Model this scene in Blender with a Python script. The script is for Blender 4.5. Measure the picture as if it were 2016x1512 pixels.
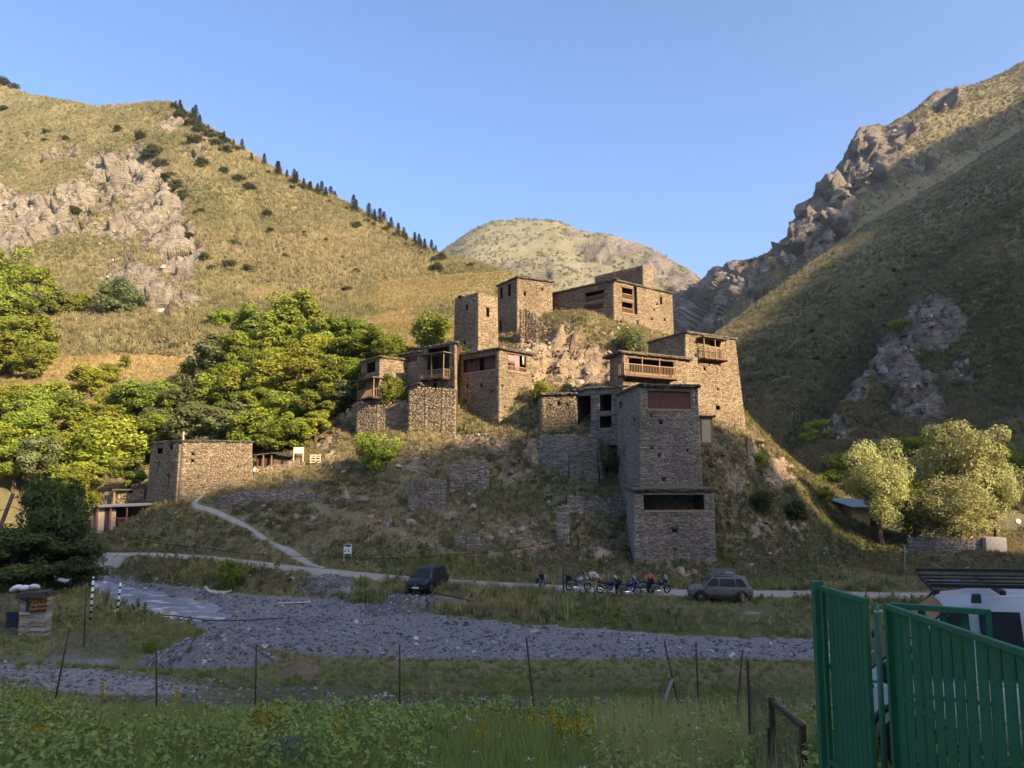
import bpy, math, random
import numpy as np
from mathutils import Vector, Matrix, Quaternion
for _o in list(bpy.data.objects):
    bpy.data.objects.remove(_o)
random.seed(7)
rng = np.random.default_rng(7)
scene = bpy.context.scene
COL = scene.collection
# ---------------------------------------------------------------- camera, sky, sun, exposure
HAZE = .00009
FPX, CAMZ = 1500.0, 10.0                      # focal length in photo pixels, eye height
PITCH = math.atan(174 / 1500.0)
SUN_EL, SUN_AZ = math.radians(27), math.radians(50)   # azimuth from straight behind the camera towards its right
cam = bpy.data.cameras.new('camera'); cam.sensor_width = 36; cam.lens = 36 * FPX / 2016
cam.clip_start = 0.1; cam.clip_end = 20000
camo = bpy.data.objects.new('camera', cam); COL.objects.link(camo)
camo.location = (0, 0, CAMZ); camo.rotation_euler = (math.pi / 2 + PITCH, 0, 0)
scene.camera = camo
SUN = Vector((math.sin(SUN_AZ) * math.cos(SUN_EL), -math.cos(SUN_AZ) * math.cos(SUN_EL), math.sin(SUN_EL)))
world = bpy.data.worlds.new('World'); scene.world = world; world.use_nodes = True
_nt = world.node_tree
_sky = _nt.nodes.new('ShaderNodeTexSky'); _sky.sky_type = 'NISHITA'; _sky.sun_disc = False
_sky.sun_elevation = SUN_EL; _sky.sun_rotation = math.pi - SUN_AZ
_sky.altitude = 1400; _sky.air_density = .8; _sky.dust_density = 10.0; _sky.ozone_density = 5.0
_bg = _nt.nodes['Background']; _bg.inputs[1].default_value = 0.15
_nt.links.new(_sky.outputs[0], _bg.inputs[0])
sl = bpy.data.lights.new('sun', 'SUN'); sl.energy = 4.9; sl.angle = math.radians(0.5); sl.color = (1.0, 0.81, 0.53)
slo = bpy.data.objects.new('sun', sl); COL.objects.link(slo); slo.location = (150, -120, 200)
slo.rotation_euler = SUN.to_track_quat('Z', 'Y').to_euler()
scene.view_settings.view_transform = 'Standard'; scene.view_settings.look = 'None'
scene.view_settings.exposure = 1.36; scene.view_settings.gamma = 1.0
scene.render.engine = 'CYCLES'
scene.cycles.max_bounces = 6; scene.cycles.diffuse_bounces = 4; scene.cycles.glossy_bounces = 2
scene.cycles.transmission_bounces = 3; scene.cycles.transparent_max_bounces = 6; scene.cycles.volume_bounces = 0
scene.cycles.use_denoising = True; scene.cycles.caustics_reflective = False; scene.cycles.caustics_refractive = False

# ---------------------------------------------------------------- helpers
CP, SP = math.cos(PITCH), math.sin(PITCH)
def ray(u, v):
    x = (u - 1008) / FPX; y = (756 - v) / FPX
    return x, CP - y * SP, SP + y * CP
def P(u, v, Y):
    x, a, b = ray(u, v); return Vector((x / a * Y, Y, CAMZ + b / a * Y))
def Pz(u, v, z):
    x, a, b = ray(u, v); t = (z - CAMZ) / b; return Vector((x * t, a * t, z))
def proj(p):
    p = np.asarray(p, float); X, Y, Z = p[..., 0], p[..., 1], p[..., 2] - CAMZ
    d = Y * CP + Z * SP; h = -Y * SP + Z * CP
    d = np.where(np.abs(d) < 1e-4, 1e-4, d)
    return 1008 + FPX * X / d, 756 - FPX * h / d
def hsh(ix, iy, iz, seed):
    h = (ix * 374761393 + iy * 668265263 + iz * 2147483647 + seed * 974634777) & 0xFFFFFFFF
    h = ((h ^ (h >> 13)) * 1274126177) & 0xFFFFFFFF
    h = ((h ^ (h >> 16)) * 2246822519) & 0xFFFFFFFF
    return ((h ^ (h >> 15)) & 0xFFFFFF) / float(0xFFFFFF)
def vnoise(p, seed=0):
    p = np.asarray(p, float); i = np.floor(p).astype(np.int64); f = p - i; w = f * f * (3 - 2 * f); r = 0
    for dx in (0, 1):
        for dy in (0, 1):
            for dz in (0, 1):
                k = hsh(i[..., 0] + dx, i[..., 1] + dy, i[..., 2] + dz, seed)
                r = r + k * (w[..., 0] if dx else 1 - w[..., 0]) * (w[..., 1] if dy else 1 - w[..., 1]) * (w[..., 2] if dz else 1 - w[..., 2])
    return r * 2 - 1
def fbm(p, octv=4, seed=0, gain=0.5, ridged=False):
    p = np.asarray(p, float); a = 1.0; r = 0.0; tot = 0.0
    for o in range(octv):
        n = vnoise(p * (2.03 ** o) + 17.3 * o, seed + o)
        r = r + a * ((1 - 2 * np.abs(n)) if ridged else n); tot += a; a *= gain
    return r / tot
def cells(p, seed=0):
    """blocky fracture noise: random height per cell, and closeness to a crack"""
    p = np.asarray(p, float); i = np.floor(p).astype(np.int64); f1 = np.full(p.shape[:-1], 9.); f2 = f1.copy(); val = np.zeros(p.shape[:-1])
    for dx in (-1, 0, 1):
        for dy in (-1, 0, 1):
            for dz in (-1, 0, 1):
                j = i + np.array([dx, dy, dz]); o = np.stack([hsh(j[..., 0], j[..., 1], j[..., 2], seed + k) for k in (1, 2, 3)], -1)
                e = p - j - o; d = np.sqrt((e * e).sum(-1)); v = hsh(j[..., 0], j[..., 1], j[..., 2], seed + 4) + (e @ np.array([.5, .3, -.6])) * .6
                nw = d < f1; f2 = np.where(nw, f1, np.minimum(f2, d)); val = np.where(nw, v, val); f1 = np.where(nw, d, f1)
    return val, f2 - f1
def sstep(a, b, x):
    t = np.clip((x - a) / (b - a), 0, 1); return t * t * (3 - 2 * t)
def obj_mesh(name, me, parent=None, mat=None, loc=None):
    o = bpy.data.objects.new(name, me); COL.objects.link(o)
    if mat is not None and len(me.materials) == 0: me.materials.append(mat)
    if parent is not None: o.parent = parent
    if loc is not None: o.location = loc
    return o
def npmesh(name, V, Fc, cols=None, smooth=False, sizes=None):
    """V (N,3), Fc (M,k) faces of one size; cols (N,) or (N,4) stored as point colour Col"""
    me = bpy.data.meshes.new(name); V = np.ascontiguousarray(V, np.float32); Fc = np.ascontiguousarray(Fc, np.int32)
    m, k = Fc.shape
    me.vertices.add(len(V)); me.vertices.foreach_set('co', V.ravel())
    me.loops.add(m * k); me.loops.foreach_set('vertex_index', Fc.ravel())
    me.polygons.add(m); me.polygons.foreach_set('loop_start', np.arange(0, m * k, k, dtype=np.int32))
    me.polygons.foreach_set('loop_total', np.full(m, k, np.int32))
    if smooth: me.polygons.foreach_set('use_smooth', np.ones(m, bool))
    if cols is not None:
        cols = np.asarray(cols, np.float32)
        if cols.ndim == 1: cols = np.stack([cols, cols, cols, np.ones_like(cols)], 1)
        at = me.color_attributes.new('Col', 'FLOAT_COLOR', 'POINT'); at.data.foreach_set('color', np.ascontiguousarray(cols).ravel())
    me.update(calc_edges=True); me.validate()
    return me
def tag(o, label=None, cat=None, group=None, kind=None):
    if label: o['label'] = label
    if cat: o['category'] = cat
    if group: o['group'] = group
    if kind: o['kind'] = kind
    return o
def empty(name, loc=(0, 0, 0), rz=0, label=None, cat=None, group=None):
    o = bpy.data.objects.new(name, None); COL.objects.link(o); o.location = loc; o.rotation_euler = (0, 0, rz); o.empty_display_size = .2
    return tag(o, label, cat, group)
def copy_tree(o, parent=None):
    c = o.copy(); COL.objects.link(c); c.parent = parent
    for ch in list(o.children): copy_tree(ch, c)
    return c
class MB:
    """collects vertices and faces for one part"""
    def __init__(s): s.v = []; s.f = []
    def add(s, vs, fs):
        n = len(s.v); s.v += [tuple(x) for x in vs]; s.f += [tuple(n + i for i in f) for f in fs]; return s
    def box(s, lo, hi, M=None):
        x0, y0, z0 = lo; x1, y1, z1 = hi
        vs = [(x0,y0,z0),(x1,y0,z0),(x1,y1,z0),(x0,y1,z0),(x0,y0,z1),(x1,y0,z1),(x1,y1,z1),(x0,y1,z1)]
        if M is not None: vs = [M @ Vector(q) for q in vs]
        return s.add(vs, [(0,3,2,1),(4,5,6,7),(0,1,5,4),(1,2,6,5),(2,3,7,6),(3,0,4,7)])
    def beam(s, a, b, w, h=None, up=(0, 0, 1)):
        a, b = Vector(a), Vector(b); d = (b - a).normalized(); h = h or w
        r = d.cross(Vector(up))
        if r.length < 1e-3: r = d.cross(Vector((1, 0, 0)))
        r.normalize(); q = r.cross(d)
        vs = [p + r * i * w / 2 + q * j * h / 2 for p in (a, b) for i, j in ((-1,-1),(1,-1),(1,1),(-1,1))]
        return s.add(vs, [(3,2,1,0),(4,5,6,7),(0,1,5,4),(1,2,6,5),(2,3,7,6),(3,0,4,7)])
    def tube(s, pts, rad, n=8, cap=True):
        pts = [Vector(p) for p in pts]; rad = rad if isinstance(rad, (list, tuple)) else [rad] * len(pts); b = len(s.v)
        for i, p in enumerate(pts):
            d = (pts[min(i + 1, len(pts) - 1)] - pts[max(i - 1, 0)]).normalized()
            r = d.cross(Vector((0.12, 0.21, 1)));  r = r if r.length > 1e-3 else d.cross(Vector((1, 0, 0))); r.normalize(); q = r.cross(d)
            for k in range(n):
                a = 2 * math.pi * k / n; s.v.append(tuple(p + (r * math.cos(a) + q * math.sin(a)) * rad[i]))
        for i in range(len(pts) - 1):
            for k in range(n):
                k2 = (k + 1) % n; s.f.append((b + i*n + k, b + i*n + k2, b + (i+1)*n + k2, b + (i+1)*n + k))
        if cap:
            s.f.append(tuple(b + k for k in range(n))[::-1]); s.f.append(tuple(b + (len(pts)-1)*n + k for k in range(n)))
        return s
    def lathe(s, prof, c=(0, 0, 0), axis='z', n=16):
        """prof [(r, h)] rings about an axis"""
        b = len(s.v); c = Vector(c)
        for r, h in prof:
            for k in range(n):
                a = 2 * math.pi * k / n; x, y = r * math.cos(a), r * math.sin(a)
                s.v.append(tuple(c + (Vector((x, y, h)) if axis == 'z' else Vector((x, h, y)) if axis == 'y' else Vector((h, x, y)))))
        for i in range(len(prof) - 1):
            for k in range(n):
                k2 = (k + 1) % n; s.f.append((b + i*n + k, b + i*n + k2, b + (i+1)*n + k2, b + (i+1)*n + k))
        s.f.append(tuple(b + k for k in range(n))[::-1]); s.f.append(tuple(b + (len(prof)-1)*n + k for k in range(n)))
        return s
    def loft(s, rings, close=True, cap=True):
        b = len(s.v); n = len(rings[0])
        for r in rings: s.v += [tuple(p) for p in r]
        for i in range(len(rings) - 1):
            for k in range(n if close else n - 1):
                k2 = (k + 1) % n; s.f.append((b + i*n + k, b + i*n + k2, b + (i+1)*n + k2, b + (i+1)*n + k))
        if cap:
            s.f.append(tuple(b + k for k in range(n))[::-1]); s.f.append(tuple(b + (len(rings)-1)*n + k for k in range(n)))
        return s
    def build(s, name, mat, parent=None, smooth=False, bevel=0, loc=None):
        me = bpy.data.meshes.new(name); me.from_pydata(s.v, [], s.f); me.update()
        if smooth: me.polygons.foreach_set('use_smooth', np.ones(len(me.polygons), bool))
        o = obj_mesh(name, me, parent, mat, loc)
        if bevel:
            m = o.modifiers.new('bevel', 'BEVEL'); m.width = bevel; m.segments = 2; m.limit_method = 'ANGLE'; m.angle_limit = 0.6
        return o

# ---------------------------------------------------------------- materials
class N:
    def __init__(s, name):
        s.m = bpy.data.materials.new(name); s.m.use_nodes = True; s.t = s.m.node_tree; s.t.nodes.clear()
        s.out = s.t.nodes.new('ShaderNodeOutputMaterial')
    def n(s, ty, **kw):
        nd = s.t.nodes.new('ShaderNode' + ty)
        for k, v in kw.items():
            if k[0] == '_': setattr(nd, k[1:], v); continue
            i = nd.inputs[int(k[1:])] if k[0] == 'i' and k[1:].isdigit() else nd.inputs[k.replace('__', ' ')]
            if hasattr(v, 'node'): s.t.links.new(v, i)
            elif isinstance(v, (tuple, list)) and len(v) == 3 and i.type == 'RGBA': i.default_value = (*v, 1)
            else: i.default_value = v
        return nd.outputs[0]
    def node(s, out): return out.node
    def mix(s, f, a, b, mode='MIX'): return s.n('MixRGB', _blend_type=mode, i0=f, i1=a, i2=b)
    def math(s, op, a, b=0.0): return s.n('Math', _operation=op, i0=a, i1=b)
    def ramp(s, f, *stops):
        nd = s.t.nodes.new('ShaderNodeValToRGB'); s.t.links.new(f, nd.inputs[0]); e = nd.color_ramp.elements
        while len(e) < len(stops): e.new(.5)
        for x, (p, c) in zip(e, stops):
            x.position = p; x.color = (*c, 1) if isinstance(c, (tuple, list)) else (c, c, c, 1)
        return nd.outputs[0]
    def coord(s, kind='Object'):
        nd = s.t.nodes.new('ShaderNodeTexCoord'); return nd.outputs[kind]
    def pos(s): return s.t.nodes.new('ShaderNodeNewGeometry').outputs['Position']
    def noise(s, sc, det=4, rough=.55, co=None, dist=0.0):
        kw = dict(Scale=sc, Detail=float(det), Roughness=rough, Distortion=dist)
        if co is not None: kw['Vector'] = co
        return s.n('TexNoise', **kw)
    def attr(s, name='Col', sep=None):
        nd = s.t.nodes.new('ShaderNodeAttribute'); nd.attribute_name = name
        if sep is None: return nd.outputs['Color']
        sp = s.t.nodes.new('ShaderNodeSeparateColor'); s.t.links.new(nd.outputs['Color'], sp.inputs[0]); return sp.outputs[sep]
    def rnd(s): return s.t.nodes.new('ShaderNodeObjectInfo').outputs['Random']
    def bump(s, h, st=.5, d=.05):
        return s.n('Bump', Strength=st, Distance=d, Height=h)
    def pbr(s, col, rough=.8, metal=0.0, nrm=None, spec=.3, **kw):
        a = dict(kw); a['Base__Color'] = col; a['Roughness'] = rough; a['Metallic'] = metal; a['Specular__IOR__Level'] = spec
        if nrm is not None: a['Normal'] = nrm
        o = s.n('BsdfPrincipled', **a); s.t.links.new(o, s.out.inputs[0]); return s.m
def plain(name, col, rough=.7, metal=0.0, var=.25, sc=6.0, spec=.3, bump=0.0):
    k = N(name); f = k.noise(sc, 4, .6, k.coord())
    c = k.mix(f, tuple(x * (1 - var) for x in col), tuple(min(1, x * (1 + var)) for x in col))
    nr = k.bump(k.noise(sc * 4, 3, .6, k.coord()), bump, .02) if bump else None
    return k.pbr(c, rough, metal, nr, spec)
def leafmat(name, dark, lite, warm=None, trans=.42):
    k = N(name); c = k.mix(k.attr(sep=0), dark, lite)
    if warm: c = k.mix(k.math('MULTIPLY', k.attr(sep=1), 1.0), c, warm)
    hv = k.n('HueSaturation', Hue=k.math('ADD', k.math('MULTIPLY', k.rnd(), .03), .485), Value=k.math('ADD', k.math('MULTIPLY', k.rnd(), .35), .82), Color=c)
    d = k.n('BsdfDiffuse', Color=hv); tr = k.n('BsdfTranslucent', Color=hv)
    k.t.links.new(k.n('MixShader', i0=trans, i1=d, i2=tr), k.out.inputs[0]); return k.m
# ================================================================ TERRAIN
def terrain_mat(name, far=False, pal=None, rk=1.0, tint=(1, 1, 1)):
    """dry grass, green growth, bare rock and scree, chosen by what grows there (Col: r green, g rock, b gravel/track)"""
    k = N(name); p = k.pos(); a = k.attr
    n1 = k.noise(.06, 5, .6, p); n2 = k.noise(.55, 5, .65, p); n3 = k.noise(4.0, 4, .7, p); n4 = k.noise(.018, 4, .6, p)
    dry = k.mix(k.ramp(n2, (.35, 0.0), (.65, 1.0)), *((pal or [(.19, .155, .073), (.33, .27, .132)])[:2]))
    dry = k.mix(k.ramp(n3, (.35, 0.0), (.7, 1.0)), dry, (.135, .105, .045)) if not far else dry
    olive = k.mix(n3, *((pal or [0, 0, (.115, .105, .045), (.215, .180, .080)])[2:4]))
    g = k.math('ADD', k.math('MULTIPLY', n1, .9), k.math('MULTIPLY', n2, .35))
    base = k.mix(k.ramp(g, (.55, 0.0), (.78, .85)), dry, olive)
    green = k.mix(n2, (.050, .060, .020), (.125, .125, .045))
    gm = k.math('ADD', a(sep=0), k.math('MULTIPLY', k.math('SUBTRACT', n2, .5), .9))
    base = k.mix(k.ramp(gm, (.38, 0.0), (.62, 1.0)), base, green)
    # rock with strata and cracks
    st = k.n('TexNoise', Vector=k.n('Mapping', Vector=p, Rotation=(.5, .35, .2), Scale=(.25, .25, 1.3)), Scale=.9, Detail=6.0, Roughness=.7)
    rock = k.ramp(st, *[(p_, tuple(x * rk * t_ for x, t_ in zip(c_, tint))) for p_, c_ in ((.30, (.15, .115, .090)), (.43, (.34, .275, .215)), (.58, (.52, .43, .345)), (.75, (.30, .24, .19)))])
    rock = k.mix(.35, rock, k.ramp(n3, (.3, (.14 * rk * tint[0], .115 * rk * tint[1], .095 * rk * tint[2])), (.7, (.50 * rk * tint[0], .42 * rk * tint[1], .345 * rk * tint[2]))))
    rm = k.math('ADD', a(sep=1), k.math('MULTIPLY', k.math('SUBTRACT', n2, .5), 1.3))
    rmf = k.ramp(rm, (.40, 0.0), (.58, 1.0))
    base = k.mix(rmf, base, rock)
    v = k.n('TexVoronoi', Scale=2.6, Vector=p); 
    grav = k.mix(k.ramp(n3, (.3, 0.0), (.75, 1.0)), (.19, .165, .145), (.36, .32, .28))
    bm = k.math('ADD', a(sep=2), k.math('MULTIPLY', k.math('SUBTRACT', n2, .5), .5))
    bmf = k.ramp(bm, (.42, 0.0), (.58, 1.0))
    base = k.mix(bmf, base, grav)
    base = k.mix(.4, base, k.mix(1.0, base, k.ramp(n4, (.3, .7), (.7, 1.25)), 'MULTIPLY'))
    hgt = k.math('ADD', k.math('MULTIPLY', n2, .6), k.math('MULTIPLY', n3, .25))
    hgt = k.math('ADD', hgt, k.math('MULTIPLY', k.math('MULTIPLY', st, rmf), 1.5))
    return k.pbr(base, .95, 0, k.bump(hgt, 1.0, .6 if not far else 1.6), .1)
MAT_GROUND = terrain_mat('ground_cover', rk=.85, tint=(1.08, .94, .74))
MAT_HILL = terrain_mat('hill_cover', True, None, .95, (1.0, .99, .90))
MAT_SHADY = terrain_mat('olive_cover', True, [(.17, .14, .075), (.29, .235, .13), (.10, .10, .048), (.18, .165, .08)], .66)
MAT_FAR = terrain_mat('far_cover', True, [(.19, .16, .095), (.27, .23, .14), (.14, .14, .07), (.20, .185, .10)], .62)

# -- control points for the near valley: photo pixel + distance, or world coordinates
_cp = []
for u, v, Y in [
    (1253,1105,72),(1330,1108,71.5),(1408,1105,72.5),(1215,1010,80),(1240,1085,74),(1190,1100,72),(1200,950,83),(1150,1020,77),
    (1062,868,86),(1110,866,85.5),(1170,862,84.5),(1095,970,79.5),(1185,968,80.5),(1120,1010,77.5),(1110,1070,73.5),
    (1470,868,95),(1420,855,88),(1400,880,84),(1500,885,96),(1545,925,97),(1600,968,101),(1650,1012,105),(1700,1034,104),(1740,1046,108),
    (1440,960,80),(1450,1040,76),(1500,1085,74),(1560,1060,82),(1560,1000,90),(1640,1060,93),(1700,1090,92),(1620,1110,80),
    (982,864,90.5),(895,858,93.5),(850,856,93.5),(806,852,94.5),(940,862,91.5),(1050,858,89.5),(1015,860,89.5),(703,860,98.5),(760,860,95.5),(660,880,97),(600,905,98),
    (900,880,88),(1000,875,87.5),(800,880,90),(720,925,90),(760,905,90.5),(850,905,88),
    (900,955,82),(980,930,84.5),(1000,1000,78),(1050,1040,75),(1050,950,82),(800,1050,76),(850,1000,79.5),(900,1080,72.5),(1000,1100,70.5),
    (700,1000,82),(750,965,84.5),(650,950,88),(640,1040,79),(700,1070,74.5),(600,1060,80),
    (560,945,91),(500,952,91),(430,985,86),(350,995,87),(300,1000,88),(560,1010,83),(450,1040,81),(400,1075,79.5),(300,1050,84),(240,1035,88),(200,1045,89),(180,1078,83),
    (120,1060,92),(40,1060,95),(0,1070,95),(200,1090,79),(60,1000,99),(150,985,100),(240,970,100),(260,930,108),
    (885,676,105),(940,690,103.5),(980,686,109),(1020,680,108),(1060,665,107),(1087,612,114),(1130,618,109),(1208,640,107),(1260,645,110),(1325,660,115),
    (1100,640,104.5),(1150,640,104),(1085,690,102.5),(1150,690,101.5),(1200,690,101.5),(1050,730,97),(1100,745,96.5),(1180,752,96.5),(1060,790,92.5),(1100,775,92),
    (1000,700,102),(1250,690,103),(1300,700,102),(1280,760,96),(830,700,103),(760,740,106)]:
    q = P(u, v, Y); _cp.append((q.x, q.y, q.z))
_cp += [(-30,-30,7),(0,-30,8),(40,-30,8),(-40,0,6.2),(0,0,7),(40,0,7.2),(-60,-30,7),(80,-30,8),(-10,8,6.3),(0,8,6.2),(4.5,9,6.65),(8,9,6.7),(5,6,6.9),(12,8,6.8),(8,12,6.4),(3,7,6.4),(3,11,5.5),
    (-20,14,5.3),(-8,14,5.25),(2,14,5.1),(9,15,5.4),(22,14,6),(-16,19.5,4.3),(-6,19.5,4.0),(4,19.5,3.8),(12,19.5,4.2),(25,19,5),
    (-22,25,2.6),(-9,25,2.3),(4,25,2.3),(14,25,2.5),(28,25,3),(-30,33,1.9),(-18,33,1.7),(-6,33,1.5),(6,33,1.5),(18,33,1.7),(40,33,2),
    (-25,42,1.1),(-35,52,1.1),(-45,66,1.2),(-60,50,1.6),(-70,80,2.5),(-55,78,2.0),(-60,30,2.5),(-90,40,4),(-100,80,8),
    (60,100,1.5),(45,84,1.2),(62,70,.8),(40,62,1),(20,60,1),(5,61,1.05),(-5,62,1.05),(-12,66,1.2),(-20,70,1.3),(-28,73,1.6),(-40,78,2.0),(0,55,.75),(15,53,.75),(-12,60,.8),(-22,66,.9),
    (32,55,.8),(60,50,1),(100,60,1),(60,80,.3),(80,84,.2),(95,90,.8),(52,86,1.0),(58,93,1.6),(70,94,2.0),(64,110,2.4),(48,105,2.2),(80,105,2.2),(100,112,2.5),(110,140,3),(70,140,3.0),(45,135,4),(140,110,3),(150,60,2),(150,0,6),
    (20,135,24),(35,125,19),(48,118,9),(10,150,28),(-15,140,34),(-10,170,44),(30,165,14),(55,165,5),(90,170,5),(30,215,24),(80,215,8),(-20,215,60),
    (-35,112,17),(-30,125,27),(-30,150,38),(-45,150,34),(-60,125,18),(-75,110,11),(-95,110,12),(-62,150,30),(-85,150,29),(-110,140,26),(-60,175,40),(-85,180,40),(-110,175,37),(-135,180,38),(-50,205,52),(-80,205,51),(-110,205,51),(-140,205,52),(-170,205,55),(-160,150,32),(-140,100,15),(-160,60,12),(-160,0,12),(-80,240,70),(0,240,75),(-160,240,72)]
_cp = np.array(_cp)
def _rbf_fit(c):
    d = np.linalg.norm(c[:, None, :2] - c[None, :, :2], axis=2); n = len(c)
    A = np.zeros((n + 3, n + 3)); A[:n, :n] = -d + np.eye(n) * .35; A[:n, n] = A[n, :n] = 1; A[:n, n+1:] = c[:, :2]; A[n+1:, :n] = c[:, :2].T
    return np.linalg.solve(A, np.concatenate([c[:, 2], [0, 0, 0]]))
_w = _rbf_fit(_cp)
def _rbf(x, y):
    out = _w[-3] + _w[-2] * x + _w[-1] * y
    for i, c in enumerate(_cp): out = out - _w[i] * np.sqrt((x - c[0])**2 + (y - c[1])**2)
    return out
GX = np.concatenate([np.arange(-175, -90, 1.5), np.arange(-90, 95, .5), np.arange(95, 175, 1.5)])
GY = np.concatenate([np.arange(-40, 2, 2.), np.arange(2, 40, .4), np.arange(40, 122, .45), np.arange(122, 246, 1.5)])
XX, YY = np.meshgrid(GX, GY)
ZZ = _rbf(XX, YY)
for _ in range(2):
    Zp = np.pad(ZZ, 1, mode='edge'); ZZ = (Zp[1:-1,1:-1]*2 + Zp[:-2,1:-1] + Zp[2:,1:-1] + Zp[1:-1,:-2] + Zp[1:-1,2:]) / 6
# -- river bed polygon (photo pixels at bed level)
BEDZ = -.35
_far = [(2400,1310),(2016,1300),(1590,1277),(1300,1262),(1000,1243),(800,1215),(640,1192),(540,1187),(440,1177),(330,1162),(262,1150),(190,1138),(60,1132),(-120,1128)]
_near = [(-120,1165),(60,1170),(175,1186),(240,1202),(262,1222),(330,1243),(400,1262),(470,1290),(560,1312),(640,1330),(760,1338),(1000,1339),(1300,1342),(1590,1350),(2016,1430),(2400,1500)]
BED = np.array([tuple(Pz(u, v, BEDZ))[:2] for u, v in _far + _near])
def polyd(x, y, poly):
    """signed distance, positive inside"""
    d = np.full(np.shape(x), 1e9); ins = np.zeros(np.shape(x), bool); n = len(poly)
    for i in range(n):
        x0, y0 = poly[i]; x1, y1 = poly[(i + 1) % n]; ex, ey = x1 - x0, y1 - y0
        t = np.clip(((x - x0) * ex + (y - y0) * ey) / (ex*ex + ey*ey + 1e-9), 0, 1)
        d = np.minimum(d, np.hypot(x - x0 - t * ex, y - y0 - t * ey))
        if abs(ey) > 1e-9:
            c = ((y0 > y) != (y1 > y)) & (x < (x1 - x0) * (y - y0) / ey + x0); ins ^= c
    return np.where(ins, d, -d)
def line_d(x, y, pts):
    d = np.full(np.shape(x), 1e9)
    for (x0, y0), (x1, y1) in zip(pts[:-1], pts[1:]):
        ex, ey = x1 - x0, y1 - y0
        t = np.clip(((x - x0) * ex + (y - y0) * ey) / (ex*ex + ey*ey + 1e-9), 0, 1)
        d = np.minimum(d, np.hypot(x - x0 - t * ex, y - y0 - t * ey))
    return d
def catmull(pts, n=10):
    p = np.array(pts, float); p = np.vstack([2*p[0]-p[1], p, 2*p[-1]-p[-2]]); out = []
    for i in range(1, len(p) - 2):
        for k in range(n):
            t = k / n; a, b, c, d = p[i-1], p[i], p[i+1], p[i+2]
            out.append(.5*((2*b)+(-a+c)*t+(2*a-5*b+4*c-d)*t*t+(-a+3*b-3*c+d)*t**3))
    out.append(p[-2]); return np.array(out)
SDB = polyd(XX, YY, BED) + 1.2 * fbm(np.stack([XX*.25, YY*.25, XX*0], -1), 3, 5)
# -- road (far bank), village path, near track: centre lines in plan
ROAD = catmull([(-75,84),(-55,80.5),(-44,78.8),(-34,76.5),(-25,72.5),(-17,68.5),(-9,64.8),(0,62),(10,60.2),(22,59.3),(36,58.5),(60,57.5),(110,56)], 12)
PATHPX = [(640,1112,70.5),(570,1080,75.5),(500,1042,80),(440,1015,83.5),(395,1003,85.5),(383,985,87),(400,972,88.5)]
VPATH = catmull([tuple(P(u, v, Y))[:2] for u, v, Y in PATHPX], 8)
PATH2 = catmull([tuple(P(u, v, Y))[:2] for u, v, Y in [(945,1140,66.5),(905,1105,70),(850,1075,73.5),(790,1050,76),(720,1030,78.5),(640,1000,82.5),(600,965,87)]], 8)
TRACK = catmull([(-40,38),(-30,35.5),(-22,33),(-14,30.2),(-7,28),(2,26.8),(12,26.3),(22,26),(40,26)], 8)
DR, DV, D2, DT = line_d(XX, YY, ROAD), line_d(XX, YY, VPATH), line_d(XX, YY, PATH2), line_d(XX, YY, TRACK)
# smooth cross-fall of road and track
def flatten(Z, D, line, half, fade):
    zl = np.array([np.interp(0, [0], [0])]);  pts = line[::2]
    zi = [float(Z[np.abs(GY - y).argmin(), np.abs(GX - x).argmin()]) for x, y in pts]
    zs = np.convolve(np.pad(zi, 3, mode='edge'), np.ones(7)/7, 'valid'); best = np.full(Z.shape, 1e9); zt = np.zeros(Z.shape)
    m = D < half + fade
    xs, ys = XX[m], YY[m]; bd = np.full(xs.shape, 1e9); bz = np.zeros(xs.shape)
    for (x, y), z in zip(pts, zs):
        w = (xs - x)**2 + (ys - y)**2; c = w < bd; bd = np.where(c, w, bd); bz = np.where(c, z, bz)
    out = Z.copy(); k = 1 - sstep(half, half + fade, D[m]); out[m] = Z[m] * (1 - k) + bz * k
    for _ in range(1):
        pass
    return out
ZZ = flatten(ZZ, DR, ROAD, 2.6, 2.0); ZZ = flatten(ZZ, DT, TRACK, 1.6, 1.5)
p3 = np.stack([XX, YY, XX * 0], -1)
UU, VV = proj(np.stack([XX, YY, ZZ], -1))
# what grows where: ellipses in the photo, turned into a property of the ground vertices
def patch(lst, U=UU, V=VV):
    m = np.zeros(np.shape(U))
    for u, v, ru, rv, s in lst: m = np.maximum(m, s * np.exp(-((U - u) / ru)**2 - ((V - v) / rv)**2))
    return m
onhill = sstep(60, 72, YY) * (1 - sstep(118, 130, YY))
rockm = patch([(1040,690,40,45,1),(1100,700,50,60,1.3),(1160,720,60,45,1.2),(1120,650,30,25,.9),(1180,660,40,30,.5),(1060,745,40,30,.8),(1200,740,30,25,.7),(1480,900,20,30,1),(1530,930,40,30,.9),(1040,660,25,25,.9),
    (950,880,60,18,.75),(880,900,50,22,.5),(640,865,40,30,.7),(1050,1065,60,18,.8),(1330,1125,70,16,.9),(1180,1120,50,25,.6),(1460,1110,40,20,.5),(1560,1080,30,30,.4),(1240,640,40,20,.5),(1290,665,40,20,.5),(930,1060,30,20,.5),(1150,1000,60,40,.35),(700,985,70,16,.8),(900,1010,60,18,.85),(1000,930,60,18,.95),(820,920,60,14,.85),(620,985,40,12,.7),(1050,890,30,30,.9),(940,872,80,14,1.1),(1010,1040,50,18,.8),(1450,950,30,40,.85),(1500,1050,40,20,.85),(1180,1080,40,30,.75),(760,1030,50,12,.7),(1420,900,25,20,.8),(1560,1040,40,20,.7),(860,970,50,14,.8),(560,1025,50,12,.6)])
steep = np.hypot(np.gradient(ZZ, axis=1) / np.gradient(XX, axis=1), np.gradient(ZZ, axis=0) / np.gradient(YY, axis=0))
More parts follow.
